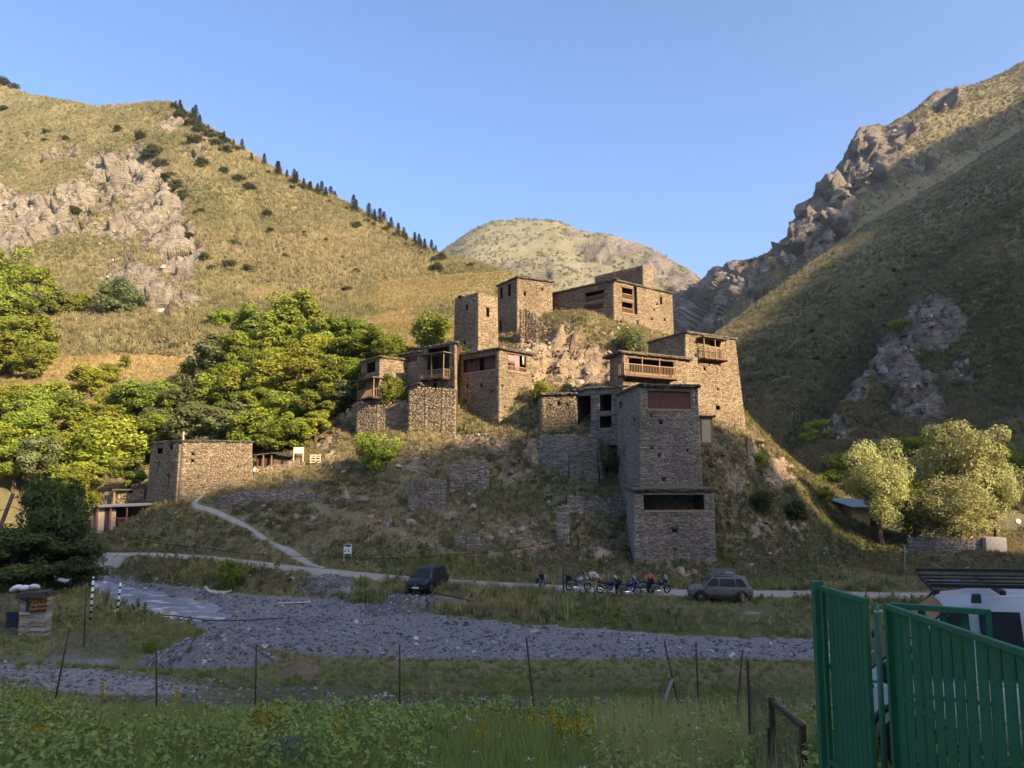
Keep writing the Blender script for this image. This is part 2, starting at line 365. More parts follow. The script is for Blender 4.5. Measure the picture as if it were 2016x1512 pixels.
rockm = np.maximum(rockm, .62 * sstep(1.1, 2.0, steep) * onhill)
greenm = .35 + patch([(760,1095,110,18,.5),(1020,980,80,40,.35),(1550,970,80,60,.4),(1640,1060,90,50,.5),(680,1200,90,14,.5),(900,1215,300,20,.35),(1300,1220,350,30,.35),(300,1120,120,40,.3),(250,1020,80,20,.35),(560,935,80,15,.3),(100,1480,900,70,.6),(1000,1470,800,80,.4),(1000,1370,900,40,.3),(200,1260,250,30,.2),(1250,650,40,40,.5),(1070,760,20,20,.5),(1130,620,30,15,.4)])
greenm -= patch([(200,690,200,70,.6),(330,660,120,40,.6),(60,760,120,40,.5),(950,860,80,20,.3),(1000,920,200,40,.1),(450,1000,120,30,.05),(1450,880,50,40,.1)])
gravm = np.zeros(XX.shape)
gravm = np.maximum(gravm, sstep(-.6, .6, SDB)); gravm = np.maximum(gravm, (.95 - .6 * sstep(-19, -9, XX)) * (1 - sstep(.7, 1.7, DT + .6 * fbm(np.stack([XX*.3, YY*.3, XX*0], -1), 2, 8))))
gravm = np.maximum(gravm, patch([(640,1140,60,12,.8),(700,1160,70,10,.7),(880,1175,90,8,.6),(1180,1180,30,6,.3),(1480,1205,40,8,.6),(330,1240,60,16,.35),(150,1300,160,30,.6)]))
gravm = np.maximum(gravm, .46 * (1 - sstep(.2, .8, D2)))
# relief
rel = fbm(p3 * .11, 4, 11) * .55 + fbm(p3 * .55, 3, 21) * .16
flat = np.clip((1 - sstep(2.2, 4.5, DR)) + (1 - sstep(1.5, 3, DT)) + .8 * (1 - sstep(.6, 1.6, DV)), 0, 1)
hill_amp = .35 + 1.0 * onhill + 1.0 * sstep(125, 150, YY)
ZZ = ZZ + rel * hill_amp * (1 - .9 * flat)
near_k = 1 - sstep(8, 12, YY) * 1.0
rk = sstep(.35, .8, rockm)
_p = np.stack([XX, YY, ZZ], -1); c1, k1 = cells(_p * np.array([.42, .42, .3]), 31); c2, k2 = cells(_p * .95, 37)
ZZ = ZZ + rk * ((c1 - .5) * 2.4 + (c2 - .5) * 1.0 - (1 - sstep(0, .14, k1)) * .7)
terr = (np.floor((ZZ + rel * 3) / 1.5) * 1.5 + 1.5 * sstep(.55, 1, np.mod((ZZ + rel * 3) / 1.5, 1)) - rel * 3)
ZZ = ZZ * (1 - .55 * rk) + terr * .55 * rk
kb = sstep(-1.5, .4, SDB)
bedz = BEDZ + .12 + .14 * fbm(p3 * .5, 3, 51) + .12 * fbm(p3 * .12, 2, 61) + .25 * (1 - sstep(0, 4, SDB))
UB, VB = proj(np.stack([XX, YY, bedz], -1))
chan = patch([(220,1168,130,30,1.1),(330,1190,110,24,1.05),(400,1208,70,14,.8),(60,1130,150,25,1),(-60,1110,150,30,1)], UB, VB) * kb    # the flowing channel
chan = np.maximum(chan, .55 * np.exp(-((SDB - 1.2) / 1.2)**2) * sstep(-8, 6, XX) * (YY > 40) * 0)
ZZ = ZZ * (1 - kb) + (bedz - .42 * sstep(.25, .6, chan)) * kb
HGT = ZZ
def h(x, y):
    x = np.asarray(x, float); y = np.asarray(y, float)
    i = np.clip(np.searchsorted(GX, x) - 1, 0, len(GX) - 2); j = np.clip(np.searchsorted(GY, y) - 1, 0, len(GY) - 2)
    tx = np.clip((x - GX[i]) / (GX[i+1] - GX[i]), 0, 1); ty = np.clip((y - GY[j]) / (GY[j+1] - GY[j]), 0, 1)
    return (HGT[j,i]*(1-tx)+HGT[j,i+1]*tx)*(1-ty) + (HGT[j+1,i]*(1-tx)+HGT[j+1,i+1]*tx)*ty
def hit(u, v, y0=5.0, y1=235.0):
    """first ground point along the line of sight of a photo pixel"""
    ys = np.arange(y0, y1, .2); x, a, b = ray(u, v); d = CAMZ + b / a * ys - h(x / a * ys, ys); k = np.where(d <= 0)[0]
    Y = ys[k[0]] if len(k) else y1; return Vector((x / a * Y, Y, float(h(x / a * Y, Y))))
def stand(u, vtop, vbase, y0=8., y1=230.):
    """where a thing seen between rows vtop and vbase stands: point on the ground under vbase and its height"""
    b = hit(u, vbase, y0, y1); t = P(u, vtop, b.y); return b, t.z - b.z
V3 = np.stack([XX.ravel(), YY.ravel(), ZZ.ravel()], 1)
nx, ny = len(GX), len(GY)
idx = np.arange(nx * ny).reshape(ny, nx)
Q = np.stack([idx[:-1,:-1].ravel(), idx[:-1,1:].ravel(), idx[1:,1:].ravel(), idx[1:,:-1].ravel()], 1)
CM = np.stack([greenm.ravel(), rockm.ravel(), gravm.ravel(), np.ones(nx*ny)], 1)
bedf = (SDB.ravel()[Q].mean(1) > 0)
def submesh(name, mask, mat):
    q = Q[mask]; us, inv = np.unique(q, return_inverse=True)
    return obj_mesh(name, npmesh(name, V3[us], inv.reshape(q.shape), CM[us], True), None, mat)
gr = submesh('ground', ~bedf, MAT_GROUND); tag(gr, 'grassy valley floor and rocky village slope', None, None, 'structure')
kbm = N('river_gravel'); _p = kbm.pos(); _n = kbm.noise(9.0, 5, .7, _p); _n2 = kbm.noise(.25, 3, .5, _p)
_vo = kbm.n('TexVoronoi', Scale=5.5, Vector=_p)
_c = kbm.ramp(_n, (.3, (.095, .088, .085)), (.5, (.19, .178, .172)), (.68, (.34, .325, .315)))
_c = kbm.mix(kbm.ramp(_n2, (.45, 0.0), (.7, .6)), _c, (.17, .155, .145))
rb = submesh('riverbed', bedf, kbm.pbr(_c, .85, 0, kbm.bump(kbm.math('ADD', _n, _vo), 1.0, .08), .3)); tag(rb, 'wide grey gravel bed of the river', None, None, 'structure')
# one sheet far beyond everything
bigs = MB(); bigs.add([(-2500,-2500,-6),(2500,-2500,-6),(2500,2500,-6),(-2500,2500,-6)], [(0,1,2,3)])
tag(bigs.build('terrain', MAT_HILL), None, None, None, 'structure')
# water in the channel
kw = N('river_water'); _p = kw.pos(); _w1 = kw.n('TexNoise', Vector=kw.n('Mapping', Vector=_p, Rotation=(0, 0, .6), Scale=(.7, 2.6, 1)), Scale=1.1, Detail=5.0, Roughness=.65)
_fo = kw.ramp(_w1, (.53, 0.0), (.64, .85))
wm = kw.pbr(kw.mix(_fo, (.17, .19, .22), (.74, .75, .78)), kw.mix(_fo, (.28,)*3, (.6,)*3), 0, kw.bump(_w1, .9, .25), .5)
wx, wy = np.meshgrid(np.arange(-90, -14, 1.), np.arange(46, 100, 1.)); wn = wx.shape
wz = BEDZ - .02 + 0 * wx; wi = np.arange(wx.size).reshape(wn)
wq = np.stack([wi[:-1,:-1].ravel(), wi[:-1,1:].ravel(), wi[1:,1:].ravel(), wi[1:,:-1].ravel()], 1)
wd = polyd(wx, wy, BED).ravel()[wq].max(1) > -.5
ro = obj_mesh('river', npmesh('river', np.stack([wx.ravel(), wy.ravel(), wz.ravel()], 1), wq[wd], None, True), None, wm); tag(ro, 'shallow grey river water', None, None, 'structure')
# strips laid on the ground
def strip(name, line, half, lift, mat, label):
    L = np.array(line); T = np.gradient(L, axis=0); T /= np.linalg.norm(T, axis=1)[:, None]; nrm = np.stack([-T[:,1], T[:,0]], 1)
    m = 9; o = np.linspace(-1, 1, m); jit = fbm(np.stack([np.arange(len(L))*.35, np.zeros(len(L)), np.zeros(len(L))], 1), 3, 71)
    v = []
    for k in o:
        w = half * (k + .18 * jit * (abs(k) > .9)); pt = L + nrm * np.reshape(w, (-1, 1)) if np.ndim(w) else L + nrm * w
        z = h(pt[:,0], pt[:,1]) + lift * (1.0 if abs(k) < .8 else -.2); v.append(np.column_stack([pt, z]))
    v = np.array(v); ii = np.arange(m * len(L)).reshape(m, len(L))
    q = np.stack([ii[:-1,:-1].ravel(), ii[:-1,1:].ravel(), ii[1:,1:].ravel(), ii[1:,:-1].ravel()], 1)
    ob = obj_mesh(name, npmesh(name, v.reshape(-1, 3), q[:, ::-1], None, True), None, mat); tag(ob, label, None, None, 'structure'); return ob
kr = N('road_dust'); _p = kr.pos(); _n = kr.noise(1.2, 5, .65, _p); _n2 = kr.noise(14, 3, .6, _p)
MAT_ROAD = kr.pbr(kr.mix(_n2, kr.ramp(_n, (.35, (.27, .235, .20)), (.6, (.39, .34, .29))), (.30, .26, .22)), .95, 0, kr.bump(_n2, .4, .03), .1)
strip('road', ROAD, 1.6, .05, MAT_ROAD, 'pale gravel road along the far bank')
strip('path', VPATH, .30, .06, MAT_ROAD, 'narrow pale footpath climbing to the village')

# ================================================================ MOUNTAINS (lofted between contour lines)
def pchip(xs, ys, x): return np.interp(x, xs, ys)
def smooth1(a, k):
    if k < 1: return a
    ker = np.hanning(2 * k + 3)[1:-1]; ker /= ker.sum(); return np.convolve(np.pad(a, k, mode='edge'), ker, 'valid')
def mountain(name, curves, nu, nvs, label, rocks=None, amp=3.0, freq=.02, green=None, mat=None, seed=0, rockamp=4.0, sky=None, fine=1.0, sm=6, gbase=.3, rbase=0., terrace=0.):
    umin = max(c[0][0] for c in curves); umax = min(c[-1][0] for c in curves); us = np.linspace(umin, umax, nu)
    C = []
    for ci, c in enumerate(curves):
        c = np.array(c, float); v = np.interp(us, c[:,0], c[:,1]); Y = np.interp(us, c[:,0], c[:,2])
        kk = sm if ci != sky else 2
        v = smooth1(v, kk); Y = smooth1(Y, 14)
        x = (us - 1008) / FPX; y = (756 - v) / FPX; a = CP - y * SP; b = SP + y * CP
        C.append(np.stack([x / a * Y, Y, CAMZ + b / a * Y], 1))
    C = np.array(C); rows = []; rj = []
    K = len(C)
    for i in range(K - 1):
        a = C[max(i-1,0)] if i > 0 else 2*C[0]-C[1]; b = C[i]; c = C[i+1]; d = C[i+2] if i + 2 < K else 2*C[i+1]-C[i]
        for t in np.linspace(0, 1, nvs[i], endpoint=(i == K - 2)):
            cr = .5*((2*b)+(-a+c)*t+(2*a-5*b+4*c-d)*t*t+(-a+3*b-3*c+d)*t**3); li = b*(1-t)+c*t
            rows.append(.5 * cr + .5 * li); rj.append(i + t)
    G = np.array(rows); rj = np.array(rj); ny_, nx_ = G.shape[:2]
    du = np.gradient(G, axis=1); dv = np.gradient(G, axis=0); nr = np.cross(du, dv); nr /= np.linalg.norm(nr, axis=2)[..., None] + 1e-9
    flip = nr[..., 2].mean() < 0
    nr = np.where((nr[..., 2:3] < 0), -nr, nr)
    U, V = proj(G)
    rm = rbase + (patch(rocks, U, V) if rocks else np.zeros(U.shape)); gm = gbase + (patch(green, U, V) if green else 0)
    rm = rm * 1.1 + (.6 * fbm(G * freq * 4, 4, seed + 5, .6)) * sstep(.03, .3, rm)
    damp = np.ones(ny_)
    if sky is not None: damp = .25 + .75 * np.minimum(1, np.abs(rj - sky) * 3)
    d = fbm(G * freq, 5, seed, .52) * amp + fbm(G * freq * 6, 4, seed + 9, .55) * amp * .16 * fine
    rs = sstep(.3, .75, rm); q = G * np.array([1, 1, .55])
    c1, k1 = cells(q * freq * 2.6 + .3 * fbm(q * freq * 3, 2, seed + 8)[..., None], seed + 3); c2, k2 = cells(q * freq * 7.5, seed + 7)
    d = d + rs * ((c1 - .5) * rockamp * .75 + (c2 - .5) * rockamp * .38 - (1 - sstep(0, .12, k1)) * rockamp * .22 + fbm(q * freq * 16, 2, seed + 17, .6) * rockamp * .10)
    G2 = G + nr * (d * damp[:, None])[..., None]
    ii = np.arange(ny_ * nx_).reshape(ny_, nx_)
    q = np.stack([ii[:-1,:-1].ravel(), ii[:-1,1:].ravel(), ii[1:,1:].ravel(), ii[1:,:-1].ravel()], 1)
    if flip: q = q[:, ::-1]
    cm = np.stack([gm.ravel(), rm.ravel(), np.zeros(rm.size), np.ones(rm.size)], 1)
    ob = obj_mesh(name, npmesh(name, G2.reshape(-1, 3), q, cm, True), None, mat or MAT_HILL); tag(ob, label, None, None, 'structure')
    return dict(rm=rm, G=G2, uv=np.stack(proj(G2), -1), ob=ob)
def on(mt, u, v):
    """point of a mountain's surface seen at a photo pixel"""
    d = (mt['uv'][..., 0] - u)**2 + (mt['uv'][..., 1] - v)**2; i = np.unravel_index(d.argmin(), d.shape); return Vector(mt['G'][i])
LEFT = mountain('left_hill', [
    [(-500,800,130),(0,740,165),(240,705,170),(400,715,165),(600,705,155),(800,742,140),(950,730,130),(1150,720,125)],
    [(-500,500,300),(0,520,262),(120,520,262),(240,510,262),(330,500,262),(400,520,255),(500,560,240),(600,580,225),(800,610,205),(950,640,180),(1150,650,160)],
    [(-500,300,420),(0,350,350),(130,330,350),(240,310,345),(330,300,340),(400,340,322),(500,420,300),(600,455,285),(800,540,255),(950,580,225),(1150,620,190)],
    [(-500,110,520),(-150,120,560),(0,165,520),(60,185,480),(190,210,440),(240,206,420),(330,200,402),(360,215,395),(400,245,385),(450,275,375),(500,308,362),(560,345,352),(640,382,345),(700,410,338),(760,440,330),(820,478,318),(870,502,308),(940,520,290),(1000,545,265),(1080,582,235),(1150,606,215)],
    [(-500,240,640),(0,290,660),(330,330,560),(560,440,480),(870,560,420),(1080,640,330),(1150,660,300)]],
    600, [90, 90, 100, 6], 'sunlit left hillside of dry grass with a pale rock face', sky=3, seed=1, amp=4.0, freq=.022, rockamp=11.0,
    rocks=[(60,430,110,60,.95),(150,390,60,40,.8),(210,330,50,40,.9),(260,350,70,60,1.0),(310,430,60,70,1.0),(240,450,60,50,.9),(350,500,50,70,1.0),(270,560,80,50,.9),(340,600,70,40,.9),(120,300,80,30,.45),(60,560,60,25,.35),(160,610,50,20,.5),(420,600,30,40,.5),(340,240,50,30,.55),(390,300,40,60,.45),(630,420,90,30,.28),(700,470,90,40,.22),(470,480,50,50,.3),(0,470,60,60,.9),(860,560,60,20,.2)],
    green=[(420,430,30,50,.4),(520,420,20,60,.5),(440,330,20,40,.4),(100,250,100,30,.2),(600,540,40,20,.4),(560,500,30,20,.35),(20,330,50,30,.3),(330,290,30,60,.3)])
FAR = mountain('far_mountain', [
    [(500,900,520),(860,800,560),(1100,780,560),(1400,800,560),(1700,900,520)],
    [(500,700,720),(860,590,760),(950,560,760),(1100,560,760),(1250,590,740),(1400,640,700),(1700,760,640)],
    [(500,640,900),(780,540,960),(860,502,960),(880,486,960),(920,458,970),(962,438,980),(1010,432,990),(1095,433,990),(1110,440,985),(1145,456,960),(1200,462,940),(1260,480,920),(1310,506,900),(1370,540,870),(1400,566,850),(1500,640,820),(1700,760,760)],
    [(500,740,1300),(1010,560,1400),(1700,900,1200)]],
    230, [30, 90, 5], 'pale rounded mountain closing the valley', sky=2, seed=33, amp=13., freq=.008, rockamp=20., gbase=.12, mat=MAT_FAR,
    rocks=[(1230,480,60,20,.8),(1300,520,50,30,.9),(1180,500,50,25,.6),(1080,540,60,30,.35),(1000,520,60,30,.3),(1350,560,50,40,.9),(1130,460,20,12,.6)], green=[(920,530,60,30,.25),(1150,580,60,30,.25)])
RIDGE = mountain('right_ridge', [
    [(1240,820,560),(1345,800,520),(1440,770,450),(1560,740,460),(1700,640,460),(2016,460,500),(2500,200,530)],
    [(1240,690,650),(1345,640,590),(1400,640,530),(1480,620,495),(1560,560,515),(1640,490,510),(1700,430,520),(1850,320,540),(2016,240,550),(2500,20,570)],
    [(1240,670,720),(1325,612,670),(1350,572,640),(1384,548,600),(1402,523,580),(1460,515,565),(1500,506,550),(1540,480,545),(1558,455,544),(1580,410,560),(1600,385,560),(1640,338,562),(1668,300,565),(1692,255,568),(1720,246,570),(1745,250,570),(1770,232,572),(1800,216,575),(1838,182,578),(1880,172,580),(1920,166,582),(1970,145,585),(2016,122,588),(2120,70,590),(2500,-120,600)],
    [(1240,740,800),(1400,640,760),(1700,420,760),(2016,260,740),(2500,60,740)]],
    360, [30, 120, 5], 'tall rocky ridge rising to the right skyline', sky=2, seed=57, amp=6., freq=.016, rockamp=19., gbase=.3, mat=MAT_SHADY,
    rocks=[(1420,570,70,60,.9),(1500,560,50,50,.7),(1380,620,50,40,.9),(1600,440,50,60,1.0),(1660,370,50,60,1.0),(1720,300,50,60,1.0),(1780,260,60,40,.7),(1850,200,50,20,.9),(1900,280,80,50,.3),(1560,500,40,40,.9),(1800,330,60,40,.6),(1640,400,40,60,1.0),(1580,450,30,50,1.0),(1700,330,40,50,.9),(1450,540,60,30,.9),(1760,290,50,40,.8)], green=[(1640,400,40,40,.3),(1700,360,40,40,.3)])
SPUR = mountain('right_slope', [
    [(1250,800,300),(1400,760,310),(1700,560,460),(2016,320,530),(2500,60,550)],
    [(1250,740,262),(1372,690,262),(1420,652,280),(1480,606,308),(1560,548,350),(1640,488,392),(1700,446,424),(1780,400,455),(1850,360,475),(2016,255,500),(2500,0,520)],
    [(1250,800,192),(1420,775,192),(1480,740,196),(1600,660,214),(1750,550,246),(1900,440,275),(2016,360,295),(2500,120,325)],
    [(1250,960,150),(1420,935,150),(1500,930,150),(1600,880,160),(1750,760,185),(1900,640,205),(2016,560,215),(2500,330,230)],
    [(1250,1010,128),(1500,1010,125),(1600,1000,125),(1750,960,130),(2016,900,140),(2500,700,150)]],
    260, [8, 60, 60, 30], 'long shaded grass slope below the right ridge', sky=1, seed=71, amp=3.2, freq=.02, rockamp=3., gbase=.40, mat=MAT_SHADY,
    rocks=[(1560,720,60,14,.35),(1600,640,50,12,.3)], green=[(1600,900,120,40,.5),(1700,620,120,60,.25),(1520,850,60,60,.25)])
CRAG = mountain('right_crag', [
    [(1480,980,170),(1600,930,185),(1700,830,205),(1850,640,240),(2016,470,262),(2500,150,290)],
    [(1480,965,138),(1545,915,142),(1600,865,148),(1640,815,152),(1690,745,158),(1720,700,164),(1752,660,170),(1800,592,182),(1860,528,195),(1900,492,203),(1960,425,214),(2016,372,222),(2200,210,240),(2500,20,260)],
    [(1480,985,130),(1600,930,134),(1700,860,138),(1800,760,148),(1900,660,160),(2016,560,170),(2500,300,190)],
    [(1480,1000,123),(1600,985,124),(1700,955,124),(1800,920,126),(1900,860,130),(2016,800,134),(2500,620,140)],
    [(1480,1050,105),(1600,1060,104),(1750,1060,104),(2016,1080,100),(2500,1090,95)]],
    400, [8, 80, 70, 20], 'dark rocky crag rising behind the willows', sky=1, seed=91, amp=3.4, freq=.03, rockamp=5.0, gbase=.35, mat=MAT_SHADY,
    rocks=[(1680,760,50,60,.9),(1760,700,60,70,.95),(1840,640,60,60,.7),(1800,780,70,60,.75),(1700,840,60,40,.6),(1900,720,60,60,.5),(1640,830,40,40,.7)], green=[(1700,900,120,30,.6),(1900,850,120,50,.4),(1850,580,60,40,.1)])
# the valley's other side, behind and to the right of the camera: it keeps the low sun off the river and the fore-ground
_su = np.array([.0, 0.]); TE = math.tan(SUN_EL); SH = np.array([math.sin(SUN_AZ), -math.cos(SUN_AZ)]); SU = np.array([math.cos(SUN_AZ), math.sin(SUN_AZ)])
HPROF = [(-500,200),(-200,110),(-60,70),(0,60),(20,57),(38,53),(47,50),(58,47),(69,43.5),(82,39),(90,36),(96,28),(99,15),(102,8),(106,4),(110,0),(126,0),(129,10),(133,45),(142,80),(158,98),(227,100),(248,106)]
for _mt, _u, _v in [(SPUR,1440,664),(SPUR,1500,628),(SPUR,1560,578),(SPUR,1640,516),(SPUR,1700,466),(RIDGE,1640,420),(RIDGE,1700,366),(RIDGE,1800,300),(RIDGE,1900,250),(RIDGE,2016,196)]:     # where the shade of that mountainside ends on the slopes
    _q = on(_mt, _u, _v); HPROF.append((_q.x * SU[0] + _q.y * SU[1], _q.z - TE * (_q.x * SH[0] + _q.y * SH[1])))
HPROF.sort(); HPROF.append((HPROF[-1][0] + 150, HPROF[-1][1] + 60))
def behind():
    us = np.linspace(-480, HPROF[-1][0], 300); H = np.interp(us, *zip(*HPROF)); rows = []
    W0 = 330 + np.clip(us - 150, 0, 250) * .9
    for f, dz in ((.0, -1), (.25, .12), (.5, .38), (.75, .7), (.93, .95), (1.0, 1.0), (1.12, .9), (1.6, .35), (2.2, -.1)):
        w = W0 * (.22 + .78 * f); top = H + TE * W0
        z = top * dz if f != 1.0 else top
        z = z + (0 if f == 1.0 else 6 * fbm(np.stack([us * .02, w * .02, us * 0], -1), 4, 3)); z = np.maximum(z, -8) if dz >= 0 else us * 0 - 8
        xy = us[:, None] * SU + w[:, None] * SH; rows.append(np.column_stack([xy, z]))
    G = np.array(rows); ii = np.arange(G.shape[0] * G.shape[1]).reshape(G.shape[:2])
    q = np.stack([ii[:-1,:-1].ravel(), ii[:-1,1:].ravel(), ii[1:,1:].ravel(), ii[1:,:-1].ravel()], 1)
    cm = np.tile([.4, .2, 0, 1], (ii.size, 1)); ob = obj_mesh('valley_side_hill', npmesh('hill', G.reshape(-1, 3), q, cm, True), None, MAT_HILL)
    tag(ob, 'mountainside across the valley behind the viewer', None, None, 'structure')
behind()
# ================================================================ BUILDINGS
def stonemat(name, d, m, l, obj_rand=False):
    k = N(name); f = k.rnd() if obj_rand else k.attr(sep=0); n = k.noise(7, 4, .65, k.pos()); n2 = k.noise(.22, 3, .6, k.pos())
    c = k.ramp(f, (0.0, d), (.45, m), (1.0, l)); c = k.mix(k.ramp(n, (.35, .0), (.75, .45)), c, tuple(x * .55 for x in m))
    c = k.mix(.45, c, k.mix(1.0, c, k.ramp(n2, (.35, .65), (.65, 1.3)), 'MULTIPLY'))
    if not obj_rand: c = k.mix(k.math('MULTIPLY', k.attr(sep=1), .5), c, (.34, .20, .11))
    return k.pbr(c, .92, 0, k.bump(n, .7, .05), .2)
TAN = ((.15, .112, .073), (.32, .24, .152), (.50, .39, .258))
GREY = ((.18, .147, .117), (.33, .275, .222), (.50, .425, .35))
M_STONE = stonemat('slate_stone_tan', *TAN); M_STONEG = stonemat('slate_stone_grey', *GREY); M_STONEO = stonemat('slate_stone_single', *GREY, True)
M_MORTAR = plain('dry_joint_earth', (.08, .064, .05), .95, 0, .4, 3)
M_ROOF = plain('slate_and_turf_roof', (.135, .108, .075), .95, 0, .45, 1.2, .1, .6)
M_SLATE = stonemat('roof_slate', (.075, .066, .058), (.13, .115, .10), (.22, .195, .165))
M_WOOD = plain('weathered_wood', (.16, .098, .058), .8, 0, .4, 5, .2, .4)
M_WOODL = plain('pale_rail_wood', (.30, .19, .11), .8, 0, .35, 6, .2, .4)
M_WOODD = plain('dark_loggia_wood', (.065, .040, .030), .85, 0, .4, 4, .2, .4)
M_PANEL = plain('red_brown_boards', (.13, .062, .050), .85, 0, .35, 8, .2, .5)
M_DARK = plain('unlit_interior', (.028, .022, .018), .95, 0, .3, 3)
M_CLOTH = plain('mauve_curtain', (.34, .19, .17), .9, 0, .15, 3)
M_CREAM = plain('cream_plaster', (.62, .50, .33), .9, 0, .12, 2)
class Face:
    def __init__(s, BL, BR, TL, TR, z0, z1):
        s.O = Vector(BL); s.e = (Vector(BR) - s.O); s.len = s.e.length; s.e.normalize(); d = Vector(TL) - s.O
        s.up = (d - s.e * d.dot(s.e)) / (z1 - z0); s.n = s.e.cross(s.up).normalized(); s.z0, s.z1 = z0, z1
        s.aT0 = d.dot(s.e); s.aT1 = (Vector(TR) - s.O).dot(s.e); s.holes = []
    def a0(s, z): return s.aT0 * (z - s.z0) / (s.z1 - s.z0)
    def a1(s, z): return s.len + (s.aT1 - s.len) * (z - s.z0) / (s.z1 - s.z0)
    def pt(s, a, z, off=0.0): return s.O + s.e * a + s.up * (z - s.z0) + s.n * off
    def px(s, u, v, off=0.0):
        d = Vector(ray(u, v)); o = Vector((0, 0, CAMZ)); t = (s.O + s.n * off - o).dot(s.n) / d.dot(s.n); p = o + d * t
        q = p - s.O; return q.dot(s.e), p.z
    def rect(s, u0, v0, u1, v1, off=0.0):
        x0, zb = s.px(u0, v1, off); x1, zt = s.px(u1, v0, off); x2, zt2 = s.px(u0, v0, off); x3, zb2 = s.px(u1, v1, off)
        return (x0 + x2) / 2, (zb + zb2) / 2, (x1 + x3) / 2, (zt + zt2) / 2
def lay(face, rs, hmin=.05, hmax=.115, lmin=.15, lmax=.46, topf=None, single=0, botf=None):
    """courses of separate stones on one wall face -> vertex/colour arrays (and the largest as single pieces)"""
    S = []; z = face.z0
    while z < face.z1 - .02:
        ch = min(rs.uniform(hmin, hmax), face.z1 - z); zm = z + ch / 2; A, B = face.a0(zm), face.a1(zm)
        segs = [(A - rs.uniform(0, .06), B + rs.uniform(0, .06))]
        for (x0, y0, x1, y1) in face.holes:
            if y0 < zm < y1:
                ns = []
                for p, q in segs:
                    if x1 <= p or x0 >= q: ns.append((p, q)); continue
                    if x0 - p > .05: ns.append((p, x0))
                    if q - x1 > .05: ns.append((x1, q))
                segs = ns
        for p, q in segs:
            a = p
            while a < q - .03:
                ln = min((rs.uniform(.35, .7) if a == p else rs.uniform(lmin, lmax)) * (1.0 if rs.random() > .12 else 1.5), q - a)
                if q - a - ln < .12: ln = q - a
                if (topf is None or zm < topf(a + ln / 2)) and (botf is None or zm > botf(a + ln/2)): S.append((a, z, ln, ch))
                a += ln
        z += ch
    return S
def stones_mesh(name, fs, rs, single=0):
    """fs [(face, stones)] -> one mesh; returns also the `single` largest as (face, stone)"""
    allst = [(f, s) for f, ss in fs for s in ss]
    pick = set()
    if single:
        order = sorted(range(len(allst)), key=lambda i: -allst[i][1][2] * allst[i][1][3]); pick = set(order[:single])
    V = []; C = []; big = []
    for i, (f, (a, z, ln, ch)) in enumerate(allst):
        if i in pick: big.append((f, (a, z, ln, ch))); continue
        pr = rs.uniform(.0, .055); g = .009; j = lambda: rs.uniform(-.018, .018); c = rs.random(); t = 1.0 if rs.random() < .08 else 0.0
        for off in (-.14, pr):
            for da, dz in ((g, g), (ln - g, g), (ln - g, ch - g), (g, ch - g)):
                V.append(f.pt(a + da + j() * (off > -.1), z + dz + j() * .6 * (off > -.1), off + (j() if off > -.1 else 0))); C.append((c, t, 0, 1))
    n = len(V) // 8; b = (np.arange(n) * 8)[:, None, None]
    q = (b + np.array([[4,5,6,7],[0,1,5,4],[1,2,6,5],[2,3,7,6],[3,0,4,7]])[None]).reshape(-1, 4)
    return npmesh(name, np.array(V).reshape(-1, 3), q, np.array(C)), big
_su = []
for _k in range(4):
    _v = []
    for x, y, z in [(-.5,-.5,-.5),(.5,-.5,-.5),(.5,.5,-.5),(-.5,.5,-.5),(-.5,-.5,.5),(.5,-.5,.5),(.5,.5,.5),(-.5,.5,.5)]:
        _v.append((x + random.uniform(-.03,.03), y + random.uniform(-.04,.04), z + random.uniform(-.09,.09)))
    _m = bpy.data.meshes.new('stone'); _m.from_pydata(_v, [], [(0,3,2,1),(4,5,6,7),(0,1,5,4),(1,2,6,5),(2,3,7,6),(3,0,4,7)]); _m.materials.append(M_STONEO); _su.append(_m)
